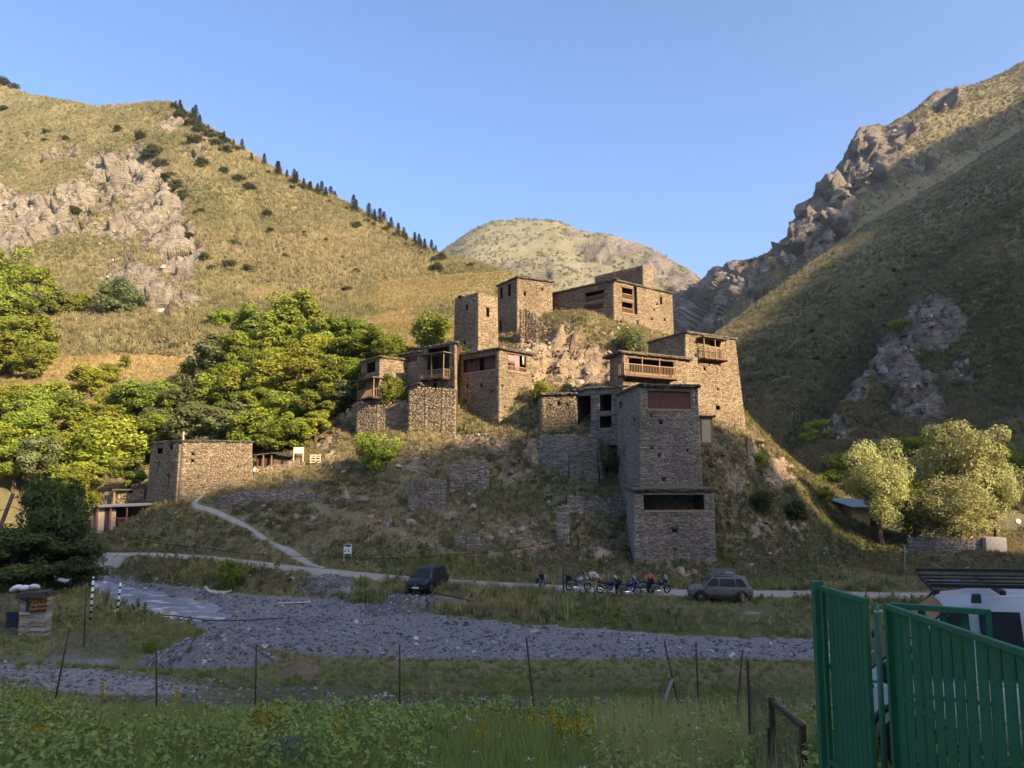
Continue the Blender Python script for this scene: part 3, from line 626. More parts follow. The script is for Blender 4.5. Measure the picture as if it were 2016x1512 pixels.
class Bld:
    def __init__(s, name, label, c, l, r, z0=None, batter=.05, cat='tower', mat=None, group='stone towers and houses of the village', seed=1):
        s.name = name; s.mat = mat or M_STONE; s.rs = random.Random(seed)
        C = P(*c); z1 = C.z
        def top(u, Y):
            d = Y * CP + (z1 - CAMZ) * SP; return Vector(((u - 1008) / FPX * d, Y, z1))
        L, R = top(*l), top(*r); B = L + R - C; s.top = [L, C, R, B]; M = (L + R) / 2
        if z0 is None: z0 = min(float(h(q.x, q.y)) for q in s.top) - .9
        k = 1 + batter * (z1 - z0) * 2 / ((L - C).length + (R - C).length)
        s.bot = [Vector((M.x + (q.x - M.x) * k, M.y + (q.y - M.y) * k, z0)) for q in s.top]; s.z0, s.z1 = z0, z1
        s.root = empty(name, (M.x, M.y, z0), 0, label, cat, group)
        mk = lambda i, j: Face(s.bot[i], s.bot[j], s.top[i], s.top[j], z0, z1)
        s.F = {'L': mk(0, 1), 'R': mk(1, 2), 'A': mk(2, 3), 'B': mk(3, 0)}
        s.todo = []
    def part(s, mb, name, mat, parent=None, **kw):
        o = mb.build(name, mat, parent or s.root, **kw); o.location = -s.root.location if parent is None else (0, 0, 0); return o
    def hole(s, f, u0, v0, u1, v1, kind='window', **kw):
        F = s.F[f]; r = F.rect(u0, v0, u1, v1); F.holes.append(r); s.todo.append((F, r, kind, kw)); return s
    def finish(s, single=0, roof=.28, over=.3, roofmat=None, visible=('L', 'R'), roof_raise=0.0, topf=None):
        rs = s.rs; mb = MB()
        for key, F in s.F.items():            # backing wall with openings cut out
            zs = sorted({F.z0, F.z1, *[z for q in F.holes for z in (q[1], q[3])]}); off = -.10
            for za, zb in zip(zs[:-1], zs[1:]):
                zm = (za + zb) / 2; hs = sorted((q[0], q[2]) for q in F.holes if q[1] < zm < q[3])
                segs = []; last = None
                for x0, x1 in hs: segs.append((last, x0)); last = x1
                segs.append((last, None))
                for p, q in segs:
                    pa = [F.a0(z) + .08 if p is None else p for z in (za, zb)]; qa = [F.a1(z) - .08 if q is None else q for z in (za, zb)]
                    mb.add([F.pt(pa[0], za, off), F.pt(qa[0], za, off), F.pt(qa[1], zb, off), F.pt(pa[1], zb, off)], [(0, 1, 2, 3)])
        w = s.part(mb, 'wall', M_MORTAR)
        fs = [(s.F[k], lay(s.F[k], rs, topf=topf)) for k in visible]
        me, big = stones_mesh('stonework', fs, rs, single); so = obj_mesh('stonework', me, w, s.mat); so['kind'] = 'stuff'
        for f, (a, z, ln, ch) in big:
            pr = rs.uniform(.03, .09); dep = .14 + pr; ce = f.pt(a + ln / 2, z + ch / 2, pr - dep / 2); o = bpy.data.objects.new('stone', rs.choice(_su)); COL.objects.link(o); o.parent = w
            up = f.up.normalized(); R = Matrix((f.e, f.n, up)).transposed().to_4x4()
            o.matrix_local = Matrix.Translation(ce) @ R @ Matrix.Diagonal((ln - .03, dep, ch - .025, 1))
        for F, r, kind, kw in s.todo: s.opening(F, r, kind, **kw)
        if roof:
            L, C, R, B = s.top; M = (L + R) / 2; g = 9; v = []; n = rs.random() * 50
            ex = lambda q: M + (q - M) * (1 + over / (q - M).length)
            L2, C2, R2, B2 = map(ex, (L, C, R, B))
            for j in range(g):
                for i in range(g):
                    a, b = i / (g - 1), j / (g - 1); p = (C2 * (1 - a) + R2 * a) * (1 - b) + (L2 * (1 - a) + B2 * a) * b
                    bulge = .22 * math.sin(math.pi * a) * math.sin(math.pi * b); edge = i in (0, g-1) or j in (0, g-1)
                    p = p + Vector((rs.uniform(-.05,.05), rs.uniform(-.05,.05), 0)) * edge
                    v.append(p + Vector((0, 0, roof + bulge + rs.uniform(-.05, .05))))
            nt = len(v); v += [Vector((p.x, p.y, s.z1 + rs.uniform(-.03, .02))) for p in v[:nt]]
            f = []
            for j in range(g - 1):
                for i in range(g - 1): k = j*g+i; f.append((k, k+1, k+g+1, k+g)); f.append((nt+k+g, nt+k+g+1, nt+k+1, nt+k))
            ring = [i for i in range(g)] + [j*g+g-1 for j in range(1, g)] + [(g-1)*g+i for i in range(g-2, -1, -1)] + [j*g for j in range(g-2, 0, -1)]
            for a, b in zip(ring, ring[1:] + ring[:1]): f.append((a, nt + a, nt + b, b))
            ro = s.part(MB().add(v, [tuple(reversed(q)) for q in f]), 'roof', roofmat or M_ROOF)
            V = []; Cc = []                        # projecting roof slates along the edge
            for p0, p1 in ((L2, C2), (C2, R2), (R2, B2)):
                d = (p1 - p0); ln = d.length; d.normalize(); nn = Vector((d.y, -d.x, 0)); t = 0
                while t < ln:
                    w_ = rs.uniform(.3, .85); 
                    for lay_ in range(2):
                        z = s.z1 + .02 + lay_ * rs.uniform(.08, .14); th = rs.uniform(.05, .10); pr = rs.uniform(-.02, .14); c = rs.random()
                        for oz in (0, th):
                            for q, r_ in ((t, pr), (t + w_, pr + rs.uniform(-.05, .05)), (t + w_, -.4), (t, -.4)):
                                pp = p0 + d * q + nn * r_; V.append((pp.x, pp.y, z + oz)); Cc.append((c, 0, 0, 1))
                    t += w_ * .93
            n_ = len(V) // 8; b_ = (np.arange(n_) * 8)[:, None, None]
            q_ = (b_ + np.array([[0,3,2,1],[4,5,6,7],[0,1,5,4],[1,2,6,5],[2,3,7,6],[3,0,4,7]])[None]).reshape(-1, 4)
            sl_ = obj_mesh('roof_slates', npmesh('roof_slates', np.array(V), q_, np.array(Cc)), ro, M_SLATE); sl_['kind'] = 'stuff'
        return s
    def opening(s, F, r, kind, depth=.5, back=True, mat=None, posts=0, rail=0, pan=0):
        x0, y0, x1, y1 = r; o0 = .02
        if kind in ('loggia', 'screen'): depth = max(depth, 1.5) if kind == 'loggia' else .25
        mb = MB(); fr = [(x0, y0), (x1, y0), (x1, y1), (x0, y1)]
        for (a, b), (c, d) in zip(fr, fr[1:] + fr[:1]):
            mb.add([F.pt(a, b, o0 - .06), F.pt(c, d, o0 - .06), F.pt(c, d, -depth), F.pt(a, b, -depth)], [(0, 1, 2, 3)])
        mb.add([F.pt(a, b, -depth) for a, b in fr], [(0, 1, 2, 3)])
        nm = {'window': 'window', 'door': 'doorway', 'loggia': 'loggia', 'screen': 'window'}[kind]
        big = (x1 - x0) > 1.2
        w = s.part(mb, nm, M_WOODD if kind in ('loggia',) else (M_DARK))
        if kind == 'window' and (x1 - x0) > .12:
            lb = MB().beam(F.pt(x0 - .15, y1 + .05, .0), F.pt(x1 + .15, y1 + .05, .0), .2, .09, tuple(F.n)); s.sub(lb, 'lintel', M_SLATE if not big else M_WOOD, w)
        if kind in ('loggia', 'door') or big:
            s.sub(MB().beam(F.pt(x0 - .1, y1 - .07, .03), F.pt(x1 + .1, y1 - .07, .03), .16, .14, tuple(F.n)), 'lintel', M_WOOD, w)
            s.sub(MB().beam(F.pt(x0, y0 + .04, .04), F.pt(x1, y0 + .04, .04), .22, .09, tuple(F.n)), 'sill', M_WOODL, w)
        if kind == 'screen':                       # boards closing the opening
            n = pan or 24; wd = (x1 - x0) / n
            for i in range(n):
                zt = y1 - .15 + s.rs.uniform(-.02, .02); q = MB(); a = x0 + i * wd
                q.add([F.pt(a + .012, y0 + .1, -.10), F.pt(a + wd - .012, y0 + .1, -.10), F.pt(a + wd - .012, zt, -.10), F.pt(a + .012, zt, -.10),
                       F.pt(a + .012, y0 + .1, -.16), F.pt(a + wd - .012, y0 + .1, -.16), F.pt(a + wd - .012, zt, -.16), F.pt(a + .012, zt, -.16)],
                      [(0,1,2,3),(5,4,7,6),(4,0,3,7),(1,5,6,2),(3,2,6,7),(4,5,1,0)])
                s.sub(q, 'board', M_PANEL, w)
            for zz in (y0 + .12, y1 - .16): s.sub(MB().beam(F.pt(x0, zz, -.05), F.pt(x1, zz, -.05), .07, .07), 'frame', M_WOODL, w)
            for aa in (x0 + .04, x1 - .04): s.sub(MB().beam(F.pt(aa, y0, -.05), F.pt(aa, y1, -.05), .08, .08, tuple(F.n)), 'frame', M_WOODL, w)
        for i in range(posts):
            a = x0 + (x1 - x0) * (i + .5) / posts if posts == 1 else x0 + .08 + (x1 - x0 - .16) * i / (posts - 1)
            s.sub(MB().beam(F.pt(a, y0, -.08), F.pt(a, y1, -.08), .13, .13, tuple(F.n)), 'post', M_WOOD, w)
        if rail:
            hr = rail; s.sub(MB().beam(F.pt(x0, y0 + hr, -.05), F.pt(x1, y0 + hr, -.05), .09, .07, tuple(F.n)), 'rail', M_WOODL, w)
            n = max(4, int((x1 - x0) / .22))
            for i in range(n):
                a = x0 + (x1 - x0) * (i + .5) / n; s.sub(MB().beam(F.pt(a, y0 + .02, -.05), F.pt(a, y0 + hr, -.05), .055, .04, tuple(F.n)), 'baluster', M_WOODL, w)
        return w
    def sub(s, mb, name, mat, parent):
        return mb.build(name, mat, parent)
    def balcony(s, f, u0, u1, vf, vr, vt, d=.95, roof=True, posts=3, side=True, label=None):
        F = s.F[f]; a0, zf, a1, zt = F.rect(u0, vt, u1, vf, d); zr = F.rect(u0, vr, u1, vf, d)[3]
        b = s.part(MB().add([F.pt(x, z, o) for z in (zf - .14, zf) for o in (-.1, d) for x in (a0, a1)], [(0,2,3,1),(4,5,7,6),(0,1,5,4),(2,6,7,3),(0,4,6,2),(1,3,7,5)]), 'balcony', M_WOOD)
        T = tuple(F.n)
        for i in range(3):
            a = a0 + .15 + (a1 - a0 - .3) * i / 2; s.sub(MB().beam(F.pt(a, zf - .22, -.1), F.pt(a, zf - .22, d + .12), .13, .15), 'joist', M_WOODD, b)
        for i in range(posts):
            a = a0 + .06 + (a1 - a0 - .12) * i / (posts - 1); s.sub(MB().beam(F.pt(a, zf, d - .06), F.pt(a, zt, d - .06), .10, .10, T), 'post', M_WOODL, b)
        s.sub(MB().beam(F.pt(a0, zr, d - .05), F.pt(a1, zr, d - .05), .09, .06, T), 'rail', M_WOODL, b)
        n = max(5, int((a1 - a0) / .23))
        for i in range(n):
            a = a0 + (a1 - a0) * (i + .5) / n; s.sub(MB().beam(F.pt(a, zf, d - .05), F.pt(a, zr, d - .05), .05, .035, T), 'baluster', M_WOODL, b)
        for a in ((a0, a1) if side else ()):
            s.sub(MB().beam(F.pt(a, zr, 0), F.pt(a, zr, d - .05), .06, .06), 'rail', M_WOODL, b)
            for i in range(4): s.sub(MB().beam(F.pt(a, zf, d * (i + .5) / 4), F.pt(a, zr, d * (i + .5) / 4), .04, .05, T), 'baluster', M_WOODL, b)
        if roof:
            s.sub(MB().add([F.pt(x, z, o) for z, k in ((zt, 0), (zt + .14, 1)) for o in (-.1, d + .3) for x in (a0 - .25, a1 + .25)], [(0,2,3,1),(4,5,7,6),(0,1,5,4),(2,6,7,3),(0,4,6,2),(1,3,7,5)]), 'canopy', M_ROOF, b)
        return b

T = Bld('stone_tower', 'tall grey stone tower with boarded top window rising directly above the road', (1259,761,74.5), (1216,83.5), (1373,75.6), z0=3.0, batter=.036, mat=M_STONEG, seed=2)
T.hole('R', 1274,767,1361,808, 'screen', pan=26)
for q in ((1280,816,1284,821),(1298,828,1304,836),(1281,880,1285.5,884.5),(1295,893,1300,899.5),(1351,885,1355.5,889),(1304,941,1310,947.5)): T.hole('R', *q)
for q in ((1219.5,793,1224,804),(1248,824,1251,831)): T.hole('L', *q)
T.finish(single=150, over=.35)
_b = T.F['R'] ; _a, _z0, _a2, _z1 = T.F['R'].rect(1377,818,1402,877)
_m = MB(); _fa = T.F['A']; _q0 = T.F['R'].pt(T.F['R'].a1(_z0) , _z0)
_bx = P(1378, 876, 79); _bt = P(1398, 822, 79)
an = T.part(MB().box((_bx.x - .3, 78.4, _bx.z), (_bt.x + .1, 80.2, _bt.z)), 'annex', M_WOODL)
T.sub(MB().box((_bx.x - .2, 78.2, _bt.z + .003), (_bt.x + .4, 80.4, _bt.z + .16)), 'annex_roof', M_SLATE, an)
T.sub(MB().box((_bx.x + .1, 78.36, _bx.z + .25), (_bt.x - .15, 78.397, _bt.z - .3)), 'hatch', M_CREAM, an)
T2 = Bld('stone_tower', 'wide grey stone base block with a long black opening just above the road', (1249,967,71.8), (1235,77), (1404,72.6), z0=.2, batter=.02, mat=M_STONEG, seed=3)
T2.hole('R', 1267,971,1386,1007, 'loggia', depth=3.0); T2.hole('R', 1323,1041,1333.5,1049.5, 'window', depth=.2); T2.hole('R', 1327,1081,1331,1085)
T2.finish(single=150, over=.3)
B5 = Bld('stone_house', 'stone house with a long railed timber gallery behind the boarded tower', (1226,696,86.5), (1201,91), (1349,91.5), batter=.03, cat='house', seed=5)
B5.hole('R', 1238,706,1326,738, 'loggia', depth=2.2); B5.balcony('R', 1229,1333,741,720,704, d=1.1, posts=4, roof=False); B5.finish(over=.9, roof=.3)
B4 = Bld('stone_tower', 'broad sunlit battered tower with a small balcony under its roof at the right end', (1349,656,92), (1277,99.5), (1447,96.7), batter=.125, seed=6)
B4.hole('R', 1397,668,1416,685, 'door')
for q in ((1368,697,1372,704),(1385,723,1389.5,730),(1411,763.5,1414.5,768),(1409,798,1417,806.5)): B4.hole('R', *q)
B4.balcony('R', 1387,1431,706,685,668, d=1.0); B4.finish(over=.25)
B6 = Bld('stone_house', 'small sunlit stone house with three square holes beside a black porch', (1066,778,88), (1058,93), (1134,87.3), z0=13.2, batter=.02, cat='house', seed=7)
for q in ((1097,789,1101,798),(1080,795.5,1084,800),(1114.5,794,1118.5,798.5)): B6.hole('R', *q)
B6.finish()
B6b = Bld('stone_house', 'dark open-fronted stone porch with a single pier next to the boarded tower', (1131,770,87.6), (1126,93), (1222,84.0), z0=13.0, batter=.01, cat='house', seed=8, mat=M_STONEG)
B6b.hole('R', 1137,777,1163,851, 'loggia', depth=3.0); B6b.hole('R', 1181,774,1204,812, 'loggia', depth=3.0); B6b.hole('R', 1181,817,1204,845, 'loggia', depth=3.0); B6b.finish(over=.3)
B7 = Bld('stone_house', 'stone house with an open timber top storey and curtains at its sunlit corner', (983,688,92), (900,97.4), (1046,96.7), batter=.022, cat='house', seed=9)
B7.hole('L', 911,702,976,733, 'loggia', posts=2, depth=1.2); B7.hole('R', 999,697,1037,733, 'loggia', posts=2, rail=.7, depth=1.5)
for q in ((918.5,758,922,765),(946,756.5,950,763),(966,769,969,773),(916,790,919.5,795.5)): B7.hole('L', *q)
for q in ((987.5,759,990.5,763),(992,801,995,804)): B7.hole('R', *q)
B7.hole('R', 1030,786,1035,802, 'door', depth=.4); B7.hole('R', 1016,817,1027,842, 'door', depth=1.0); B7.finish(over=.45)
_F = B7.F['L']; _x0, _y0, _x1, _y1 = _F.rect(912,705,975,731)
for i in range(14):                               # boards behind the open storey
    wdt = (_x1 - _x0) / 14
    if i in (6, 7): continue
    B7.part(MB().add([_F.pt(_x0 + i*wdt + .01, _y0, -.55), _F.pt(_x0 + (i+1)*wdt - .01, _y0, -.55), _F.pt(_x0 + (i+1)*wdt - .01, _y1 - .35*(i%5==2), -.55), _F.pt(_x0 + i*wdt + .01, _y1 - .35*(i%5==2), -.55),
        _F.pt(_x0 + i*wdt + .01, _y0, -.60), _F.pt(_x0 + (i+1)*wdt - .01, _y0, -.60), _F.pt(_x0 + (i+1)*wdt - .01, _y1 - .35*(i%5==2), -.60), _F.pt(_x0 + i*wdt + .01, _y1 - .35*(i%5==2), -.60)], [(0,1,2,3),(5,4,7,6),(3,2,6,7),(4,0,3,7),(1,5,6,2)]), 'board', M_PANEL)
_F = B7.F['R']
for (ua, ub, lo) in ((1000, 1013, 716), (1013, 1023, 734), (1028.5, 1031.5, 718)):   # hanging curtains with folds
    x0_, y0_, x1_, y1_ = _F.rect(ua, 699, ub, lo); m = MB(); n = 12
    vs = [_F.pt(x0_ + (x1_ - x0_) * i / n, z, -.02 + .05 * math.sin(i * 1.9)) for z in (y1_, y0_) for i in range(n + 1)]
    m.add(vs, [(i, i + 1, n + 2 + i, n + 1 + i) for i in range(n)]); o = B7.part(m, 'curtain', M_CLOTH if ub < 1028 else M_CREAM, smooth=True)
    sd = o.modifiers.new('thick', 'SOLIDIFY'); sd.thickness = .02
B8 = Bld('stone_house', 'stone house with a slender hanging wooden balcony over a long sloping shadow', (897,676,94.6), (826,99.0), (902,98.5), batter=.03, cat='house', seed=10)
B8.hole('L', 841,682,885,738, 'loggia', posts=2, depth=2.0)
for q in ((854,755,859.5,762),(872,776,875.5,782),(838,779,841,783)): B8.hole('L', *q)
B8.balcony('L', 825,873,744,729,698, d=1.2, posts=3); B8.finish(over=.35)
B8b = Bld('stone_house', 'low stone wall block between the balcony house and the ivy covered house', (824,757,94.0), (802,98), (829,96), batter=.03, cat='house', seed=11); B8b.finish(roof=.12)
B9 = Bld('stone_house', 'stone house with a boxed balcony on its shaded end and ivy on its front', (748,704,98), (712,103), (812,101.5), batter=.03, cat='house', seed=12)
B9.hole('L', 722.5,711.5,739,736, 'loggia', depth=1.2); B9.balcony('L', 703,735,783,768,748, d=1.2, posts=2); B9.finish(over=.3)
B9b = Bld('stone_house', 'small dark timber-fronted upper house wedged above the ivy covered house', (826,694,99), (790,102), (836,103), batter=.0, cat='house', seed=19, mat=M_STONEG)
B9b.hole('L', 795,700,822,716, 'screen', pan=10); B9b.finish(over=.5)
W1 = Bld('stone_tower', 'slim square tower with one keyhole window on its sunlit side', (942.3,575,103), (896,106.6), (979,106.2), batter=.025, seed=13)
W1.hole('L', 917,601,921.5,610); W1.hole('L', 913,671,917,678.5); W1.hole('R', 957,606,963.5,624); W1.hole('L', 903,583.5,908,588); W1.finish(roof=0, visible=('L','R','A'))
W2 = Bld('stone_tower', 'tall flat-roofed tower with a dark ruined wall at its foot', (1018.3,547,112), (980,117.7), (1086.5,114.8), batter=.012, seed=14)
for q in ((985,567,990,588),(1000,560,1006,583),(984,632,988,660)): W2.hole('L', *q)
for q in ((1031,573.5,1035,582),(1065,567.5,1069,571.5)): W2.hole('R', *q)
W2.finish(over=.3)
B3 = Bld('stone_house', 'highest long stone house with two-storey railed windows at its corner', (1208,553,108), (1087,116.6), (1323,116.2), batter=.02, cat='house', seed=15)
B3.hole('L', 1151,572,1191,594, 'loggia', posts=2, rail=.9, depth=1.4); B3.hole('L', 1150,597,1188,612, 'loggia', rail=.95, depth=1.4)
B3.hole('R', 1223.5,566,1246.5,591, 'loggia', posts=2, rail=.9, depth=1.4); B3.hole('R', 1223.5,594,1246.5,618, 'loggia', posts=2, rail=.85, depth=1.4)
for q in ((1299,585,1303.5,599),(1286,608.5,1289,613),(1281.5,626.5,1285,630.5),(1306.5,627,1310.5,631.5),(1253.5,632,1257,641),(1292,597,1295,601),(1267,570,1270,573)): B3.hole('R', *q)
B3.hole('R', 1247.5,564,1254,619, 'window', depth=.35); B3.finish(over=.3)  # shadowed wall notch, not a window: its shade is a near-black shallow recess
B3b = Bld('stone_house', 'roofless top storey with a jagged wall crest above the highest house', (1266,521.5,115), (1171,121.8), (1285,117.4), z0=33.0, batter=.0, cat='house', seed=16)
B3b.finish(roof=0, visible=('L','R','A'))
_rt = MB(); 
B11 = Bld('stone_house', 'sunlit plain stone house standing alone at the foot of the wooded slope', (361,869.5,88), (299,94), (496,90.6), batter=.07, cat='house', seed=17)
for q in ((376.5,891,382,896),(376,904,381.5,909.5)): B11.hole('R', *q)
for q in ((310,880,321,896),(335,875,342,886),(311,911,314,918),(330,935,333,941)): B11.hole('L', *q)
B11.finish(over=.15, roof=.16)
_p = P(361.5, 850, 89.5); B11.part(MB().tube([(_p.x, 89.5, B11.z1), (_p.x, 89.5, _p.z)], .09, 8), 'chimney_pipe', M_CREAM)
_F = B11.F['L']; _x = _F.px(345, 940)[0]
_bu = B11.part(MB().add([_F.pt(_F.a1(z) + k, z, o) for z in (_F.z0, _F.z1 - .3) for o in (-.05, .30) for k in (-1.7, -.02)], [(0,2,3,1),(4,5,7,6),(0,1,5,4),(2,6,7,3),(0,4,6,2),(1,3,7,5)]), 'buttress', M_MORTAR)
_q = lambda z, k, o: _F.pt(_F.a1(z) + k, z, o)
_f1 = Face(_q(_F.z0, -1.72, .40), _q(_F.z0, 0, .40), _q(_F.z1 - .3, -1.72, .40), _q(_F.z1 - .3, 0, .40), _F.z0, _F.z1 - .3)
_me, _ = stones_mesh('stonework', [(_f1, lay(_f1, B11.rs))], B11.rs); _so = obj_mesh('stonework', _me, _bu, M_STONE); _so['kind'] = 'stuff'

# ------- free-standing and ruined walls: each follows the ground, with a broken crest
def ragwall(name, label, pts, thick=.55, mat=None, seed=1, ragged=.5, hmax=.13, cat='wall', group=None, lmax=.55, batter=0.0, snap=False):
    """pts [(u, vtop, vbase, Y)] from left to right as seen"""
    rs = random.Random(seed); W = []
    hy = [hit(u, vb, 60, 110).y for u, vt, vb, Y in pts] if snap else None
    for i_, (u, vt, vb, Y) in enumerate(pts):
        if snap: Y = float(np.polyval(np.polyfit(range(len(hy)), hy, 1), i_)) - .25
        a, b = P(u, vt, Y), P(u, vb, Y); W.append((a.x, Y, b.z, a.z))
    root = empty(name, (W[0][0], W[0][1], W[0][2]), 0, label, cat, group); root['kind'] = 'thing'; fs = []; mb = MB()
    for i, ((xa, ya, ba, ta), (xb, yb, bb, tb)) in enumerate(zip(W[:-1], W[1:])):
        z0 = min(ba, bb) - .4; z1 = max(ta, tb) + .01; L = math.hypot(xb - xa, yb - ya)
        nx_, ny_ = (yb - ya) / L, -(xb - xa) / L; bo = batter * (z1 - z0)
        F = Face((xa + nx_*bo, ya + ny_*bo, z0), (xb + nx_*bo, yb + ny_*bo, z0), (xa, ya, z1), (xb, yb, z1), z0, z1); ph = rs.random() * 9
        tf = lambda a, F=F, ta=ta, tb=tb, ph=ph, L=L: ta + (tb - ta) * max(0, min(1, a / L)) + ragged * (math.sin(a * 2.1 + ph) * .5 + math.sin(a * 5.3 + ph * 2) * .3) - ragged * .4
        fs.append((F, lay(F, rs, hmax=hmax, lmax=lmax, topf=tf)))
        n = max(2, int(L / .5)); 
        for k in range(n):
            a0, a1 = L * k / n, L * (k + 1) / n; t0, t1 = min(tf(a0), z1) - .1, min(tf(a1), z1) - .1
            mb.add([F.pt(a0, z0, -.09), F.pt(a1, z0, -.09), F.pt(a1, t1, -.09), F.pt(a0, t0, -.09), F.pt(a0, z0, -thick), F.pt(a1, z0, -thick), F.pt(a1, t1, -thick), F.pt(a0, t0, -thick)], [(0,1,2,3),(5,4,7,6),(3,2,6,7),(4,0,3,7),(1,5,6,2)])
    w = mb.build('wall', M_MORTAR, root); w.location = -root.location
    me, _ = stones_mesh('stonework', fs, rs); so = obj_mesh('stonework', me, w, mat or M_STONE); so['kind'] = 'stuff'
    return root
RW = 'ruined walls on the village slope'
ragwall('retaining_wall', 'tall leaning retaining wall under the small house with three square holes', [(1064,857,905,84.5),(1090,856,955,82.8),(1120,855,970,82.0),(1175,854,965,82.2),(1187,900,962,84)], .8, M_STONEG, 31, .3, group=RW, batter=.1)
ragwall('ruined_wall', 'low broken wall terrace left of the wide grey base block', [(1118,975,1012,79),(1160,975,1008,79.2),(1205,978,1008,79.4),(1243,985,1010,79.8)], .8, M_STONEG, 32, .5, group=RW, snap=True)
ragwall('ruined_wall', 'narrow upright wall stub standing behind the brown utility pole', [(1096,985,1065,75.6),(1108,988,1070,75.4),(1120,995,1072,75.8)], .8, M_STONEG, 33, .5, group=RW, snap=True)
ragwall('ruined_wall', 'squared ruin wall half sunk in the middle of the slope', [(805,942,1000,82.5),(835,941,1010,81.6),(866,943,1008,81.8),(878,950,995,84)], .8, M_STONEG, 34, .3, group=RW, snap=True)
ragwall('ruined_wall', 'broken wall stepping up beside the squared ruin in the slope', [(885,912,960,85.6),(915,908,968,85),(945,905,972,85),(962,908,950,86.5)], .8, M_STONEG, 35, .5, group=RW, snap=True)
ragwall('ruined_wall', 'long low dark wall beside the pale footpath', [(432,975,985,88.2),(455,964,996,87.6),(500,962,1003,87),(535,961,1003,86.6),(575,962,990,87.6),(620,968,985,88.5)], .8, M_STONEG, 36, .3, group=RW, snap=True)
ragwall('ruined_wall', 'thin dark wall crest on the grass above the long low wall', [(560,943,955,91),(590,944,958,90),(625,952,962,89.5)], .6, M_STONEG, 37, .3, group=RW, snap=True)
ragwall('ruined_wall', 'sunlit broken gable with a hole at the left end of the village', [(627,822,880,104),(634,812,872,103.2),(655,811,868,103.2),(670,812,850,103.4)], .7, M_STONE, 38, .25, group=RW)
ragwall('ruined_wall', 'shaded rubble wall running up behind the sunlit broken gable', [(668,815,870,102.5),(685,800,865,101),(703,792,855,100)], .7, M_STONE, 39, .7, group=RW)
ragwall('ruined_wall', 'stepped dark ruin leaning against the tall flat-roofed tower', [(1023,604,668,108.2),(1034,606,668,108),(1050,612,668,107.2),(1052,628,670,107.1),(1068,636,672,106.6),(1082,658,675,106.2)], .8, M_STONE, 40, .3, group=RW)
ragwall('ruined_wall', 'pointed wall stub on top of the crag below the highest house', [(1128,658,672,104.4),(1140,648,672,104),(1146,655,674,104.3)], .6, M_STONE, 41, .2, group=RW)
ragwall('ruined_wall', 'stone wall joining the ivy covered house to the balcony house', [(702,790,850,98.6),(740,793,852,97.4),(780,790,848,96.4),(808,785,838,95.6)], .8, M_STONE, 42, .5, group=RW)
ragwall('ruined_wall', 'oval heap of wall stones low on the slope behind the black car', [(897,1062,1078,71.8),(915,1052,1082,71.2),(935,1052,1084,71),(955,1062,1082,71.2),(962,1072,1082,71.6)], .8, M_STONEG, 43, .5, group=RW, snap=True)
ragwall('stone_wall', 'long dark garden wall below the bright willows', [(1785,1052,1088,90),(1840,1056,1096,88),(1900,1058,1094,88),(1942,1056,1092,88)], .6, M_STONEG, 44, .3, group=RW)
ragwall('stone_wall', 'rubble terrace wall between the lone stone house and its shed', [(190,968,992,98),(230,966,992,96.5),(262,964,992,96),(284,962,992,95.5)], .6, M_STONE, 45, .4, group=RW)
ragwall('stone_wall', 'low sunlit rubble wall along the lane beside the sign board', [(497,918,940,92.2),(530,915,935,92.6),(565,908,922,93.4),(600,905,918,94)], .5, M_STONE, 46, .25, group=RW)
ragwall('stone_wall', 'short stub of sunlit wall beside the white pallet', [(625,890,908,95),(640,888,908,94.6),(656,890,906,95)], .5, M_STONE, 47, .5, group=RW)
ragwall('stone_wall', 'tall rough base wall under the hanging wooden balcony', [(804,768,852,94.2),(835,762,854,93.6),(868,762,856,93.0),(897,765,858,92.6)], .8, M_STONE, 48, .15, group=RW)
_cb = P(1940, 1092, 87.6); _ct = P(1978, 1058, 87.6)
o = MB().box((_cb.x, 87.3, _cb.z - .5), (_ct.x, 88.2, _ct.z)).build('concrete_block', plain('rough_concrete', (.42, .37, .33), .9, 0, .4, 3, .2, .8)); tag(o, 'pale rough concrete block ending the dark garden wall', 'block')
# ================================================================ VEGETATION
L_GREEN = leafmat('leaves_green', (.14, .175, .027), (.37, .40, .068))
L_YEL = leafmat('leaves_yellow_green', (.19, .21, .028), (.47, .46, .072))
L_DARK = leafmat('leaves_dark', (.105, .135, .024), (.29, .32, .060))
L_WILLOW = leafmat('leaves_willow', (.27, .27, .10), (.62, .61, .26))
L_GREY = leafmat('leaves_grey_green', (.095, .112, .045), (.25, .26, .11))
L_CON = leafmat('conifer_needles', (.020, .030, .013), (.062, .072, .028), trans=.15)
L_SHADE = leafmat('leaves_shrub', (.040, .048, .018), (.105, .105, .038), trans=.2)
M_BARK = plain('bark', (.115, .082, .058), .95, 0, .4, 4, .1, .8)
M_BARKP = plain('pale_bark', (.30, .215, .15), .95, 0, .3, 4, .1, .6)
def quads_leaf(pos, nrm, size, asp, rs):
    """leaf-sized rhombs: pos (n,3), nrm (n,3)"""
    n = len(pos); nrm = nrm / (np.linalg.norm(nrm, axis=1)[:, None] + 1e-9)
    a = rs.normal(size=(n, 3)); t = np.cross(nrm, a); t /= np.linalg.norm(t, axis=1)[:, None] + 1e-9; b = np.cross(nrm, t)
    s = np.reshape(size, (-1, 1)); V = np.stack([pos - t * s, pos - b * s * asp, pos + t * s, pos + b * s * asp], 1)
    return V.reshape(-1, 3), np.arange(n * 4).reshape(n, 4)
